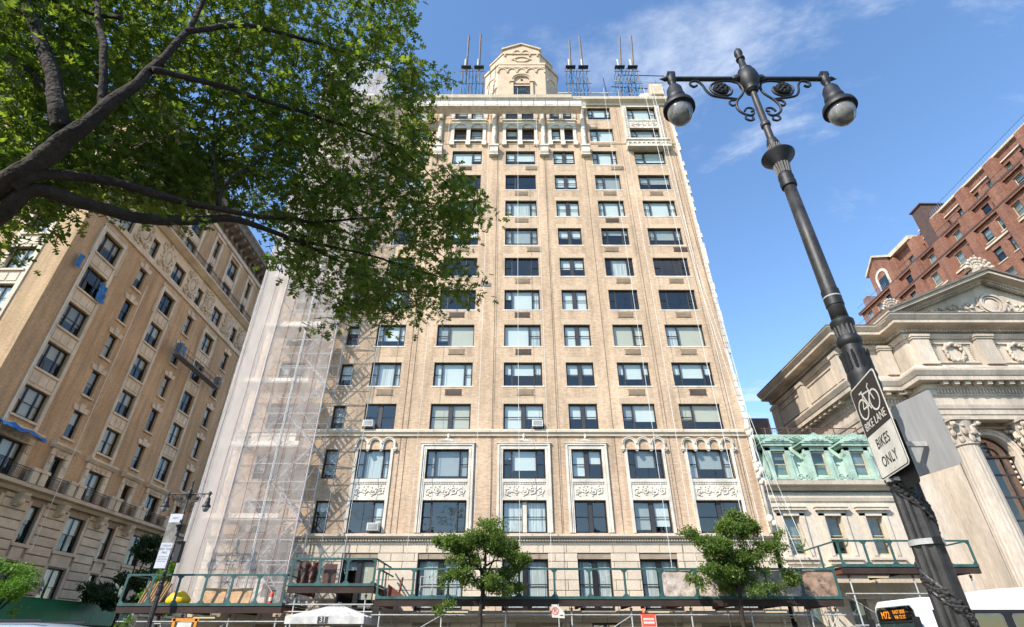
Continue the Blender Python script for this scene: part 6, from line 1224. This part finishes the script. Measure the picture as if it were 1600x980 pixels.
r = root('pole_strap', 'pale metal strap low on the near lamp post', 'strap', (3.17, 4.36, 2.23)); mb = MB(); mb.arc(0, 0, .112, .118, 0, .04, 0, 2 * pi, 24); mb.v = [(a, c, b) for a, b, c in mb.v]; mb.build('band', M['tape'], r); MB().box(-.03, .03, -.135, -.112, -.005, .045).build('buckle', M['black'], r)
# banner and signal box on the far lamp
bn = root('lamp_banner', 'tall white and grey printed banner on the distant street lamp', 'banner', (-16.62, 27.55, 4.6))
MB().box(-.31, .31, -.01, .01, 0, 2.45).build('vinyl', M['bannerw'], bn); MB().box(-.305, .305, -.016, -.0105, 1.12, 2.05).build('picture', M['bannerp'], bn)
mb = MB(); vs = []
for b_, s_, z in (('TODAY', .13, .98), ('NEW YORK', .13, .83), ('FALL', .13, .68), ('NYC', .14, 2.24)): place('lettering', text_mesh(b_, s_, .001), M['letter'], bn, (-.02 if z < 2 else 0, -.014, z), rot=(pi / 2, 0, 0))
for i in range(4): MB().box(-.26, .2 - .05 * (i % 2), -.014, -.0105, .5 - i * .07, .515 - i * .07).build('small_print', M['letter'], bn)
for z in (-.02, 2.47): MB().tube([(-.33, 0, z), (.28, 0, z)], .016, 5).build('banner_arm', M['black'], bn)
r = root('signal_box', 'black signal housing on the right of the distant street lamp', 'signal', (-16.02, 27.62, 4.85)); MB().stone(-.14, .14, -.15, .1, 0, .95, .02).build('housing', M['black'], r); MB().box(-.16, .16, -.25, -.15, .9, .96).build('visor', M['black'], r)
mb = MB(); mb.tube([(-15.9, 28.1, 2.0), (-15.9, 28.1, 3.4)], .03, 6)
# ------------------------------------------------------------------ bus, parked vehicle
bus = root('city_bus', 'white city bus with orange M72 destination display pulling along the avenue', 'bus', (21.0, 23.0, 0))
FX, RX, BY0, BY1 = -6.5, 6.3, -1.3, 1.3             # front x, rear x, near side, far side
def ring(prof, xs): pass
mb = MB(); sec = [(-1.3, .35), (-1.3, 2.75), (-1.22, 2.95), (-1.05, 3.03), (1.05, 3.03), (1.22, 2.95), (1.3, 2.75), (1.3, .35)]
k = len(sec); st = [(FX + .0, .93, .94), (FX + .12, .98, .985), (FX + .45, 1, 1), (RX - .2, 1, 1), (RX, .96, .97)]
vs = [(x, y * sy, .35 + (z - .35) * sz) for x, sy, sz in st for y, z in sec]; mb.add(vs, [(i * k + j, i * k + (j + 1) % k, (i + 1) * k + (j + 1) % k, (i + 1) * k + j) for i in range(len(st) - 1) for j in range(k)] + [tuple(range(k - 1, -1, -1)), tuple((len(st) - 1) * k + j for j in range(k))]); mb.build('body', M['white'], bus, smooth='auto')
mb = MB(); P = [(-1.14, 1.0), (-1.14, 2.62), (-1.0, 2.78), (1.0, 2.78), (1.14, 2.62), (1.14, 1.0)]; mb.prism(P, FX - .035, FX - .005, 'x'); ws = mb.build('windscreen', M['glassb'], bus)
MB().prism([(-1.12, 2.3), (-1.12, 2.6), (-.98, 2.75), (.98, 2.75), (1.12, 2.6), (1.12, 2.3)], FX - .004, FX + .1, 'x').build('display_box', M['rubber'], bus)
MB().box(FX - .045, FX - .036, -1.14, 1.14, 2.27, 2.31).build('display_bar', M['rubber'], bus)
def led(body, size, y, z, xs=1.0): place('display_lettering', text_mesh(body, size, .001, xs), M['led'], bus, (FX - .04, y, z), rot=(pi / 2, 0, -pi / 2))
led('M72', .34, .55, 2.5, .9); led('EAST SIDE', .17, -.3, 2.59, .95); led('VIA 72 ST', .17, -.3, 2.42, .95)
for y in (-.9, .35, .55, .75): MB().box(FX + .02, FX + .1, y - .07, y + .07, 2.87, 2.91).build('marker_light', M['amber'], bus)
MB().box(FX + .75, FX + 1.0, -1.33, -1.29, 2.82, 2.88).build('marker_light', M['amber'], bus)
mb = MB(); mb.box(FX + .55, RX - .3, -1.312, -1.301, 1.05, 2.62); mb.build('window_band', M['rubber'], bus)
for i, (a, b) in enumerate(((.62, 1.15), (1.4, 3.0), (3.3, 5.1), (5.3, 7.1), (7.3, 9.1), (9.3, 11.1))):
    P = [(x + FX, z) for x, z in plate(0, a, b, 1.15, 2.5, 0, .12)]; MB().prism(P, -1.322, -1.313, 'y').build('side_window', M['glassb'], bus)
    mb = MB(); Pi = [(x + FX, z) for x, z in plate(0, a + .04, b - .04, 1.19, 2.46, 0, .1)]; n = len(P); mb.add([(x, -1.326, z) for x, z in P] + [(x, -1.326, z) for x, z in Pi], [(q, (q + 1) % n, (q + 1) % n + n, q + n) for q in range(n)]); mb.build('window_trim', M['acd'], bus)
mb = MB(); mb.prism([(FX + 2.2, 3.03), (RX - .4, 3.03), (RX - .4, 3.3), (FX + 4.4, 3.36), (FX + 3.3, 3.3)], -1.0, 1.0, 'y'); mb.build('roof_pod', M['white'], bus); 
for i in range(3): MB().box(FX + 4.6 + i * .5, FX + 5.0 + i * .5, -1.01, -1.001, 3.2, 3.29).build('pod_vent', M['rubber'], bus)
for x in (FX + 2.3, RX - 2.8):
    for y in (-1.2, 1.2):
        mb = MB(); mb.lathe([(.2, -.13), (.47, -.13), (.48, -.1), (.48, .1), (.47, .13), (.2, .13)], n=20, M=Matrix.Translation((x, y, .48)) @ Matrix.Rotation(pi / 2, 4, 'X')); wh = mb.build('wheel', M['rubber'], bus, smooth='auto'); mb = MB(); mb.lathe([(.05, -.14), (.26, -.135), (.28, -.1), (.28, .1), (.26, .135), (.05, .14)], n=16, M=Matrix.Translation((x, y, .48)) @ Matrix.Rotation(pi / 2, 4, 'X')); mb.build('rim', M['steel'], wh)
for s in (-1, 1): MB().box(FX - .25, FX - .1, s * 1.38 - .1, s * 1.38 + .1, 2.0, 2.4).build('mirror', M['rubber'], bus)
# silver-blue van roof just showing at the bottom left
van = root('parked_van', 'silver blue van whose roof just shows at the lower left', 'van', (-10.2, 12.6, 0))
sec = [(-.92, .45), (-.95, 1.0), (-.86, 1.45), (-.72, 1.86), (-.5, 1.94), (.5, 1.94), (.72, 1.86), (.86, 1.45), (.95, 1.0), (.92, .45)]; k = len(sec)
st = [(-2.6, .9, .55), (-2.4, .96, .8), (-2.0, .97, .97), (-1.0, 1, 1.0), (.8, 1, 1.0), (1.7, .98, .93), (2.2, .96, .62), (2.7, .93, .55), (2.85, .86, .45)]
mb = MB(); mb.add([(x, y * sy, .45 + (z - .45) * sz) for x, sy, sz in st for y, z in sec], [(i * k + j, i * k + (j + 1) % k, (i + 1) * k + (j + 1) % k, (i + 1) * k + j) for i in range(len(st) - 1) for j in range(k)] + [tuple(range(k - 1, -1, -1)), tuple((len(st) - 1) * k + j for j in range(k))]); mb.build('body', M['carblue'], van, smooth=True)
for s in (-1, 1):
    for a, b in ((-1.9, -.7), (-.6, .4), (.5, 1.4)): MB().prism([(a, 1.05), (b, 1.05), (b - .08, 1.62), (a + .08, 1.62)], s * .9 - .02, s * .9 + .02, 'y').build('side_window', M['glassb'], van)
    MB().tube([(-1.8, s * .62, 1.97), (1.0, s * .62, 1.97)], .02, 5).build('roof_rail', M['black'], van)
    for x in (-1.6, 1.8): mb = MB(); mb.lathe([(.1, -.1), (.33, -.1), (.34, 0), (.33, .1), (.1, .1)], n=18, M=Matrix.Translation((x, s * .86, .33)) @ Matrix.Rotation(pi / 2, 4, 'X')); mb.build('wheel', M['rubber'], van, smooth='auto')
MB().box(2.05, 2.15, -.6, .6, 1.58, 1.62).build('brake_light', M['signred'], van)
# orange barricade with a pale panel under the left shed
r = root('barricade', 'orange barricade with pale panel standing under the left shed', 'barricade', (-14.9, 27.9, 0))
for x in (-.5, .5): MB().box(x - .06, x + .06, -.05, .05, 0, 2.55).build('upright', M['orange'], r)
MB().box(-.32, .32, -.03, .03, 1.4, 2.4).build('panel', M['signw'], r); MB().box(-.62, .62, -.05, .05, 2.45, 2.56).build('crossbar', M['orange'], r)
# ------------------------------------------------------------------ trees
def mesh_np(name, V_, sizes_n, nf, mat_, smooth=False):
    """V_: (N,k,3) vertex blocks, faces nf: list of index tuples inside a block"""
    Nn, k, _ = V_.shape; me = bpy.data.meshes.new(name)
    loops = np.concatenate([np.array(f) for f in nf]); lens = np.array([len(f) for f in nf])
    L_ = (loops[None, :] + (np.arange(Nn) * k)[:, None]).reshape(-1); ls = np.tile(lens, Nn); st_ = np.concatenate([[0], np.cumsum(ls)[:-1]])
    me.vertices.add(Nn * k); me.vertices.foreach_set('co', V_.reshape(-1).astype(np.float32)); me.loops.add(len(L_)); me.loops.foreach_set('vertex_index', L_.astype(np.int32))
    me.polygons.add(len(ls)); me.polygons.foreach_set('loop_start', st_.astype(np.int32)); me.polygons.foreach_set('loop_total', ls.astype(np.int32))
    me.materials.append(mat_); me.update(calc_edges=True); me.validate(); return me
def leaves(P, D, size, shape, faces, rs, tilt=.7, fold=.25):
    """P (N,3) leaf bases, D (N,3) directions"""
    Nn = len(P); D = D / np.linalg.norm(D, axis=1, keepdims=True); u = rs.normal(size=(Nn, 3)) * tilt + np.array([0, 0, 1.0]); S = np.cross(D, u); S /= np.linalg.norm(S, axis=1, keepdims=True) + 1e-9; Nm = np.cross(S, D)
    sz = size * rs.uniform(.65, 1.2, Nn)[:, None, None]; sh = np.array(shape)
    bend = rs.uniform(-.25, .25, Nn)[:, None, None]
    z = np.abs(sh[:, 0])[None, :, None] * fold + (sh[:, 1] ** 2)[None, :, None] * bend
    return P[:, None, :] + sz * (sh[None, :, 0:1] * S[:, None, :] + sh[None, :, 1:2] * D[:, None, :] + z * Nm[:, None, :])
OAK = [(0, 0), (.03, .2), (.32, .2), (.33, .27), (.05, .37), (.47, .56), (.43, .64), (.055, .62), (.27, .9), (.2, .95), (0, 1.08)]
OAKS = OAK + [(-x, y) for x, y in OAK[1:-1]]          # 11 + 9
OAKF = [(0, 1, 2, 3, 4, 5, 6, 7, 8, 9, 10), (0, 10, 19, 18, 17, 16, 15, 14, 13, 12, 11)]
SIMP = [(0, 0), (.30, .35), (.26, .68), (0, 1.0), (-.26, .68), (-.30, .35)]; SIMF = [(0, 1, 2, 3), (0, 3, 4, 5)]
# --- big oak overhead, rooted left of the viewer
oak = root('oak_tree', 'large pin oak whose limbs and leaves fill the upper left foreground', 'tree', (-7.0, 2.9, 0))
OT = lambda p: Vector(p) - Vector((-7.0, 2.9, 0))
def limb(pts, rads, nm, m='bark', n=12, par=None, wob=.03):
    P = [Vector(p) for p in pts]; out = []; rr = []
    for i in range(len(P) - 1):
        p0, p1, p2, p3 = P[max(i - 1, 0)], P[i], P[i + 1], P[min(i + 2, len(P) - 1)]
        for k in range(10):
            t = k / 10; q = 0.5 * ((2 * p1) + (-p0 + p2) * t + (2 * p0 - 5 * p1 + 4 * p2 - p3) * t * t + (-p0 + 3 * p1 - 3 * p2 + p3) * t ** 3)
            w = rads[i] + (rads[i + 1] - rads[i]) * t; out.append(OT(q) + Vector((mnoise.noise(q * 2.1), mnoise.noise(q * 2.3 + Vector((5, 0, 0))), mnoise.noise(q * 1.9 + Vector((0, 7, 0))))) * wob); rr.append(w * (1 + .08 * mnoise.noise(q * 4)))
    out.append(OT(P[-1])); rr.append(rads[-1]); mb = MB()
    rr = [q * .63 for q in rr]; n2 = n * 2; mb.tube(out, rr, n2)
    nv = []
    for i in range(len(out)):
        for j in range(n2):
            v = Vector(mb.v[i * n2 + j]); d = v - out[i]; k_ = 1 + .13 * mnoise.noise(Vector((j * .9, i * .35, rads[0] * 50))) + .07 * mnoise.noise(v * 9)
            nv.append(tuple(out[i] + d * k_))
    mb.v = nv; return mb.build(nm, M[m], par or oak, smooth=True)
A = at
limb([(-7.0, 2.9, 0), (-6.9, 2.95, 1.6), (-6.7, 3.1, 3.2), A(-330, 560, 5.4), A(-200, 455, 5.25), A(-130, 400, 5.2)], [.46, .38, .36, .30, .22, .18], 'trunk', n=16)
limb([A(-160, 425, 5.2), A(-10, 296, 5.1), A(60, 252, 5.2), A(110, 212, 5.3), A(165, 170, 5.5), A(230, 115, 5.9), A(300, 40, 6.5), A(340, -60, 7.2)], [.20, .155, .145, .13, .10, .075, .05, .025], 'main_limb', n=16)
limb([A(95, 200, 5.3), A(90, 165, 5.35), A(80, 110, 5.5), A(60, 50, 5.7), A(35, -10, 5.9), A(0, -120, 6.3)], [.13, .115, .108, .10, .09, .06], 'limb', n=14)
limb([A(165, 172, 5.5), A(160, 120, 5.6), A(163, 70, 5.8), A(150, 10, 6.1), A(130, -60, 6.6)], [.075, .06, .055, .045, .03], 'limb')
limb([A(-140, 425, 5.1), A(-10, 345, 5.1), A(50, 296, 5.2), A(140, 322, 5.5), A(210, 338, 5.8), A(300, 344, 6.2), A(375, 345, 6.6), A(450, 372, 7.2), A(540, 412, 8.0)], [.15, .115, .105, .10, .095, .085, .065, .045, .02], 'limb', n=14)
limb([A(20, 290, 5.1), A(60, 272, 5.2), A(150, 282, 5.6), A(230, 298, 5.9), A(300, 318, 6.2), A(345, 328, 6.4), A(420, 340, 6.9), A(520, 345, 7.6), A(610, 338, 8.4)], [.10, .085, .08, .075, .065, .055, .04, .03, .015], 'limb', n=14)
limb([A(343, 326, 6.4), A(345, 300, 6.45), A(370, 270, 6.6), A(400, 255, 6.9), A(440, 215, 7.3)], [.04, .036, .03, .022, .012], 'branch', n=8)
limb([A(340, 326, 6.4), A(335, 270, 6.5), A(330, 220, 6.7), A(345, 150, 7.2)], [.032, .026, .02, .01], 'branch', n=8)
limb([A(290, 50, 6.4), A(380, 40, 7.0), A(470, 60, 7.6), A(560, 90, 8.3), A(650, 120, 9.0)], [.06, .05, .04, .025, .01], 'branch', n=8)
limb([A(240, 110, 5.9), A(330, 130, 6.4), A(420, 160, 7.0), A(520, 190, 7.8), A(620, 230, 8.6), A(690, 290, 9.2)], [.06, .05, .045, .035, .02, .01], 'branch', n=8)
limb([A(450, 372, 7.2), A(560, 395, 8.0), A(640, 420, 8.7), A(710, 440, 9.2)], [.04, .03, .02, .008], 'branch', n=8)
limb([A(100, 210, 5.3), A(60, 120, 5.8), A(-60, 60, 6.2), A(-160, -20, 6.6)], [.06, .05, .04, .02], 'branch', n=8)
limb([A(190, 30, 6.1), A(130, 15, 6.3), A(60, -30, 6.6)], [.04, .03, .02], 'branch', n=8)
POLY = [(-420, -520), (560, -420), (640, -60), (628, 10), (645, 60), (640, 95), (655, 115), (672, 150), (655, 185), (672, 230), (690, 258), (735, 280), (745, 330), (735, 370), (715, 400), (722, 430), (738, 455), (700, 478), (660, 492), (610, 500), (560, 488), (500, 500), (472, 470), (455, 430), (425, 408), (432, 352), (395, 335), (330, 345), (270, 335), (215, 325), (170, 312), (120, 300), (60, 330), (-20, 360), (-420, 380)]
def inside(x, y, P=POLY):
    c = False; j = len(P) - 1
    for i in range(len(P)):
        if (P[i][1] > y) != (P[j][1] > y) and x < (P[j][0] - P[i][0]) * (y - P[i][1]) / (P[j][1] - P[i][1]) + P[i][0]: c = not c
        j = i
    return c
rs = np.random.default_rng(11); rp_ = random.Random(4); sprays = []
GAPS = [(575, 140, 34, 28), (430, 362, 22, 20), (600, 392, 26, 20), (545, 350, 16, 14), (648, 60, 20, 30), (505, 470, 18, 16), (690, 395, 16, 12), (640, 320, 14, 12), (10, 75, 22, 16), (690, 215, 16, 22)]
tries = 0
while len(sprays) < 2350 and tries < 90000:
    tries += 1; x = rp_.uniform(-420, 760); y = rp_.uniform(-520, 520)
    if not inside(x, y): continue
    if (x < -60 or y < -60) and rp_.random() < .86: continue
    if any(((x - a) / c) ** 2 + ((y - b) / d) ** 2 < 1 for a, b, c, d in GAPS): continue
    base = 5.9 + 3.0 * max(0, min(1, x / 760)) + .5 * max(0, (200 - y) / 300); dd = base + rp_.uniform(-.7, 1.7)
    p = A(x, y, dd)
    if mnoise.noise(p * 1.15) < -.24: continue
    sprays.append((p, rp_.uniform(.8, 1.15)))
for x, y, d in [(700, 122, 9.2), (690, 132, 9.2), (676, 118, 9.1), (760, 342, 9.3), (775, 340, 9.3), (742, 332, 9.2), (745, 420, 9.3), (748, 462, 9.3), (735, 468, 9.2), (690, 500, 9.0), (650, 505, 9.0), (600, 512, 8.8), (520, 508, 8.4), (485, 512, 8.3), (60, 345, 5.6), (75, 360, 5.6), (110, 330, 5.7), (20, 395, 5.5), (5, 402, 5.4), (30, 385, 5.5), (170, 338, 5.8), (300, 352, 6.2), (250, 345, 6.0), (405, 352, 6.9), (440, 420, 7.4), (640, 45, 8.9), (632, 20, 8.9), (640, 75, 8.9), (725, 290, 9.2), (700, 265, 9.2), (735, 370, 9.3), (650, 180, 9.1), (90, 315, 5.7), (40, 350, 5.5)]: sprays.append((A(x, y, d), .7))
LP, LD = [], []; tw = MB()
for p, s in sprays:
    di = Vector((rs.normal() * .8 + .45, rs.normal() * .8 + .25, rs.normal() * .35 - .12)).normalized(); Lt = .42 * s
    q = OT(p); a_, b_ = q - di * Lt * .5, q + di * Lt * .5; tw.tube([a_, q + Vector((0, 0, .02)), b_], [.006, .005, .003], 3, caps=False)
    nl = int(15 * s) + 2
    for i in range(nl):
        t = rs.uniform(.1, 1.02); o = a_ + (b_ - a_) * t; sd = Vector((rs.normal(), rs.normal(), rs.normal() * .6)).normalized(); dd = (di * .55 + sd * .9 + Vector((0, 0, -.22))).normalized()
        o = o + sd * rs.uniform(.0, .2); LP.append(o); LD.append(dd)
LP = np.array(LP); LD = np.array(LD)
me = mesh_np('crown', leaves(LP, LD, .115, OAKS, OAKF, rs, .8, .28), None, OAKF, M['oak']); place('crown', me, None, oak, (0, 0, 0)); tag(bpy.data.objects['crown'], kind='stuff')
tag(tw.build('twigs', M['twig'], oak), kind='stuff')
# --- street trees
def street_tree(name, label, loc, h0, blobs, nleaf, lsize, m, trunk_r=.11, lean=(0, 0), seed=1, forks=7, group='street trees'):
    rs = np.random.default_rng(seed); rd = random.Random(seed); r = root(name, label, 'tree', loc, 0, group)
    top = max(b[2] for b in blobs); mb = MB(); P = [(0, 0, 0), (lean[0] * .3 + .04, lean[1] * .3, h0 * .4), (lean[0] * .7 - .05, lean[1] * .7, h0 * .8), (lean[0], lean[1], h0), (lean[0] * 1.1 + .1, lean[1], (h0 + top) / 2), (lean[0], lean[1], top)]
    mb.tube(P, [trunk_r * 1.25, trunk_r, trunk_r * .92, trunk_r * .85, trunk_r * .5, trunk_r * .12], 10); mb.build('trunk', M['bark'], r, smooth=True)
    for i in range(forks):
        b = blobs[i % len(blobs)]; z0 = h0 + (top - h0) * .55 * (i / forks); s0 = Vector((lean[0] * 1.05, lean[1], z0)); e = Vector((b[0], b[1], b[2])) + Vector((rd.uniform(-.4, .4), rd.uniform(-.4, .4), rd.uniform(-.2, .4)))
        mb = MB(); mid = s0.lerp(e, .5) + Vector((rd.uniform(-.2, .2), rd.uniform(-.2, .2), .15)); mb.tube([s0, mid, e], [trunk_r * .5, trunk_r * .3, trunk_r * .1], 6); mb.build('branch', M['bark'], r, smooth=True)
    nb_ = []
    for b in blobs:
        for q in range(4):
            v_ = rs.normal(size=3); v_ /= np.linalg.norm(v_); f_ = rs.uniform(.45, 1.05); k_ = rs.uniform(.32, .55)
            nb_.append((b[0] + v_[0] * b[3] * f_, b[1] + v_[1] * b[4] * f_, b[2] + v_[2] * b[5] * f_, b[3] * k_, b[4] * k_, b[5] * k_ * .85))
    blobs = nb_
    w = np.array([b[3] * b[4] * b[5] for b in blobs]); w /= w.sum(); LP, LD = [], []
    while len(LP) < nleaf:
        b = blobs[rs.choice(len(blobs), p=w)]; v = rs.normal(size=3); v /= np.linalg.norm(v); rad = rs.uniform(.35, 1.0) ** .6; p = np.array(b[:3]) + v * rad * np.array(b[3:6])
        if mnoise.noise(Vector(p) * 1.7 + Vector((seed * 3.1, 0, 0))) < -.12: continue
        dt = rs.normal(size=3); dt /= np.linalg.norm(dt)
        for k in range(7):
            LP.append(p + dt * (k - 3) * .05 + rs.normal(size=3) * .05); LD.append(dt * .5 + rs.normal(size=3) * .7 + v * .4 + np.array([0, 0, -.25]))
    me = mesh_np('crown', leaves(np.array(LP), np.array(LD), lsize, SIMP, SIMF, rs, .7, .2), None, SIMF, M[m]); c = place('crown', me, None, r, (0, 0, 0)); tag(c, kind='stuff'); return r
street_tree('street_tree', 'bright green street tree before the tower, left of centre', (-1.45, 27.3, 0), 3.4, [(-.1, 0, 5.9, 1.5, 1.3, .9), (-1.4, .1, 5.5, 1.1, 1.0, .7), (.9, 0, 5.9, 1.3, 1.1, .75), (.1, .2, 4.7, 1.4, 1.2, .6), (-1.0, -.3, 4.5, .9, .8, .5), (1.4, .2, 4.9, .9, .9, .5), (.2, 0, 6.5, .7, .7, .5), (-1.9, 0, 3.0, .6, .5, .32), (-1.7, 0, 4.0, .8, .8, .6), (1.6, 0, 4.0, .9, .8, .6), (.5, -.2, 3.9, 1.2, .9, .5)], 32000, .10, 'leafm', seed=3, lean=(.1, 0))
street_tree('street_tree', 'bright green street tree near the right corner of the tower', (10.25, 27.3, 0), 3.3, [(.2, 0, 5.9, 1.6, 1.3, .95), (-1.2, .1, 5.7, 1.1, 1.0, .7), (1.5, .1, 5.9, 1.3, 1.1, .75), (.1, 0, 4.6, 1.5, 1.2, .7), (-1.2, -.2, 4.6, .9, .8, .5), (1.9, .2, 4.9, 1.0, .9, .6), (.0, 0, 6.6, .8, .7, .5), (.6, .1, 3.8, 1.2, .9, .5), (2.2, 0, 4.3, .9, .8, .7), (-1.4, 0, 3.9, .8, .8, .5), (2.6, 0, 5.6, .7, .7, .6)], 36000, .10, 'leafm', seed=8, lean=(.15, 0))
street_tree('street_tree', 'rounded bright green tree at the far left before the green hoarding', (-23.6, 27.4, 0), 2.2, [(0, 0, 3.9, 1.6, 1.6, 1.05), (1.1, 0, 4.0, 1.2, 1.2, .85), (-1.4, 0, 4.0, 1.3, 1.3, 1.0), (.6, -.3, 3.1, 1.2, 1.1, .7), (.3, 0, 4.6, 1.2, 1.1, .55)], 16000, .10, 'leafb', seed=5)
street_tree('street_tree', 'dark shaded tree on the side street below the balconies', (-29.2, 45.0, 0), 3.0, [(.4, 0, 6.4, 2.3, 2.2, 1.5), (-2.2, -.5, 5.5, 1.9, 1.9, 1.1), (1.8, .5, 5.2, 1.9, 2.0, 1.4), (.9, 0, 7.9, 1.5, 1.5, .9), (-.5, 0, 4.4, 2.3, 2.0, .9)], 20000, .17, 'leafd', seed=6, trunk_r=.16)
street_tree('street_tree', 'pale green small tree behind the banner of the distant lamp', (-20.2, 34.8, 0), 2.6, [(.2, 0, 5.0, 1.1, 1.0, .9), (-.9, 0, 4.6, .8, .8, .6), (.7, .2, 4.2, .9, .8, .8), (0, 0, 3.9, 1.1, .9, .7)], 7000, .12, 'leafb', seed=9)
street_tree('street_tree', 'dark tree rising behind the banner lamp beside the netting', (-24.5, 52.0, 0), 3.0, [(.2, 0, 7.6, 1.8, 1.8, 1.6), (-.8, 0, 6.0, 1.6, 1.5, 1.2), (.7, .2, 9.2, 1.2, 1.2, 1.2)], 10000, .17, 'leafm', seed=19)
street_tree('sapling', 'small leafy sapling at the foot of the left shed', (-17.6, 27.5, 0), 1.6, [(0, 0, 2.2, .5, .4, .35), (.3, 0, 2.5, .3, .3, .3)], 700, .09, 'leafm', seed=29, trunk_r=.04, forks=3)

# --- park trees on the viewer's side of the avenue: out of the picture, but they shade the pavement and stand in the window reflections
pk = street_tree('park_tree', 'tall park tree on the lawn behind the viewer', (-26, -14, 0), 4.0, [(0, 0, 9.5, 4.2, 4.0, 3.2), (-2.5, .5, 7.5, 3.2, 3.0, 2.4), (2.6, -.5, 8.0, 3.2, 3.0, 2.6), (.5, 0, 12, 2.8, 2.8, 2.0), (0, 1.5, 6.0, 3.6, 2.5, 1.6)], 9000, .55, 'leafd', trunk_r=.3, seed=41, forks=9, group='park trees behind the viewer')
for i, (x, y, rz_, sc_) in enumerate(((-13, -17, 1.0, 1.1), (-2, -13, 2.2, .95), (9, -16, 3.3, 1.15), (19, -13, 4.1, 1.0), (30, -17, 5.0, 1.1), (41, -14, .6, 1.0), (-38, -18, 2.8, 1.1), (3, -26, 1.7, 1.3), (25, -27, 3.9, 1.3), (-20, -27, 5.5, 1.3))):
    c = copy_tree(pk); c.location = (x, y, 0); c.rotation_euler = (0, 0, rz_); c.scale = (sc_, sc_, sc_); c['label'] = 'tall park tree behind the viewer, ' + ['left of the lamp-post axis', 'straight behind the viewer', 'just right of the viewer', 'behind the near lamp post', 'far right in the front row', 'rightmost of the front row', 'leftmost of the front row', 'in the second row, centre', 'in the second row, right', 'in the second row, left'][i]
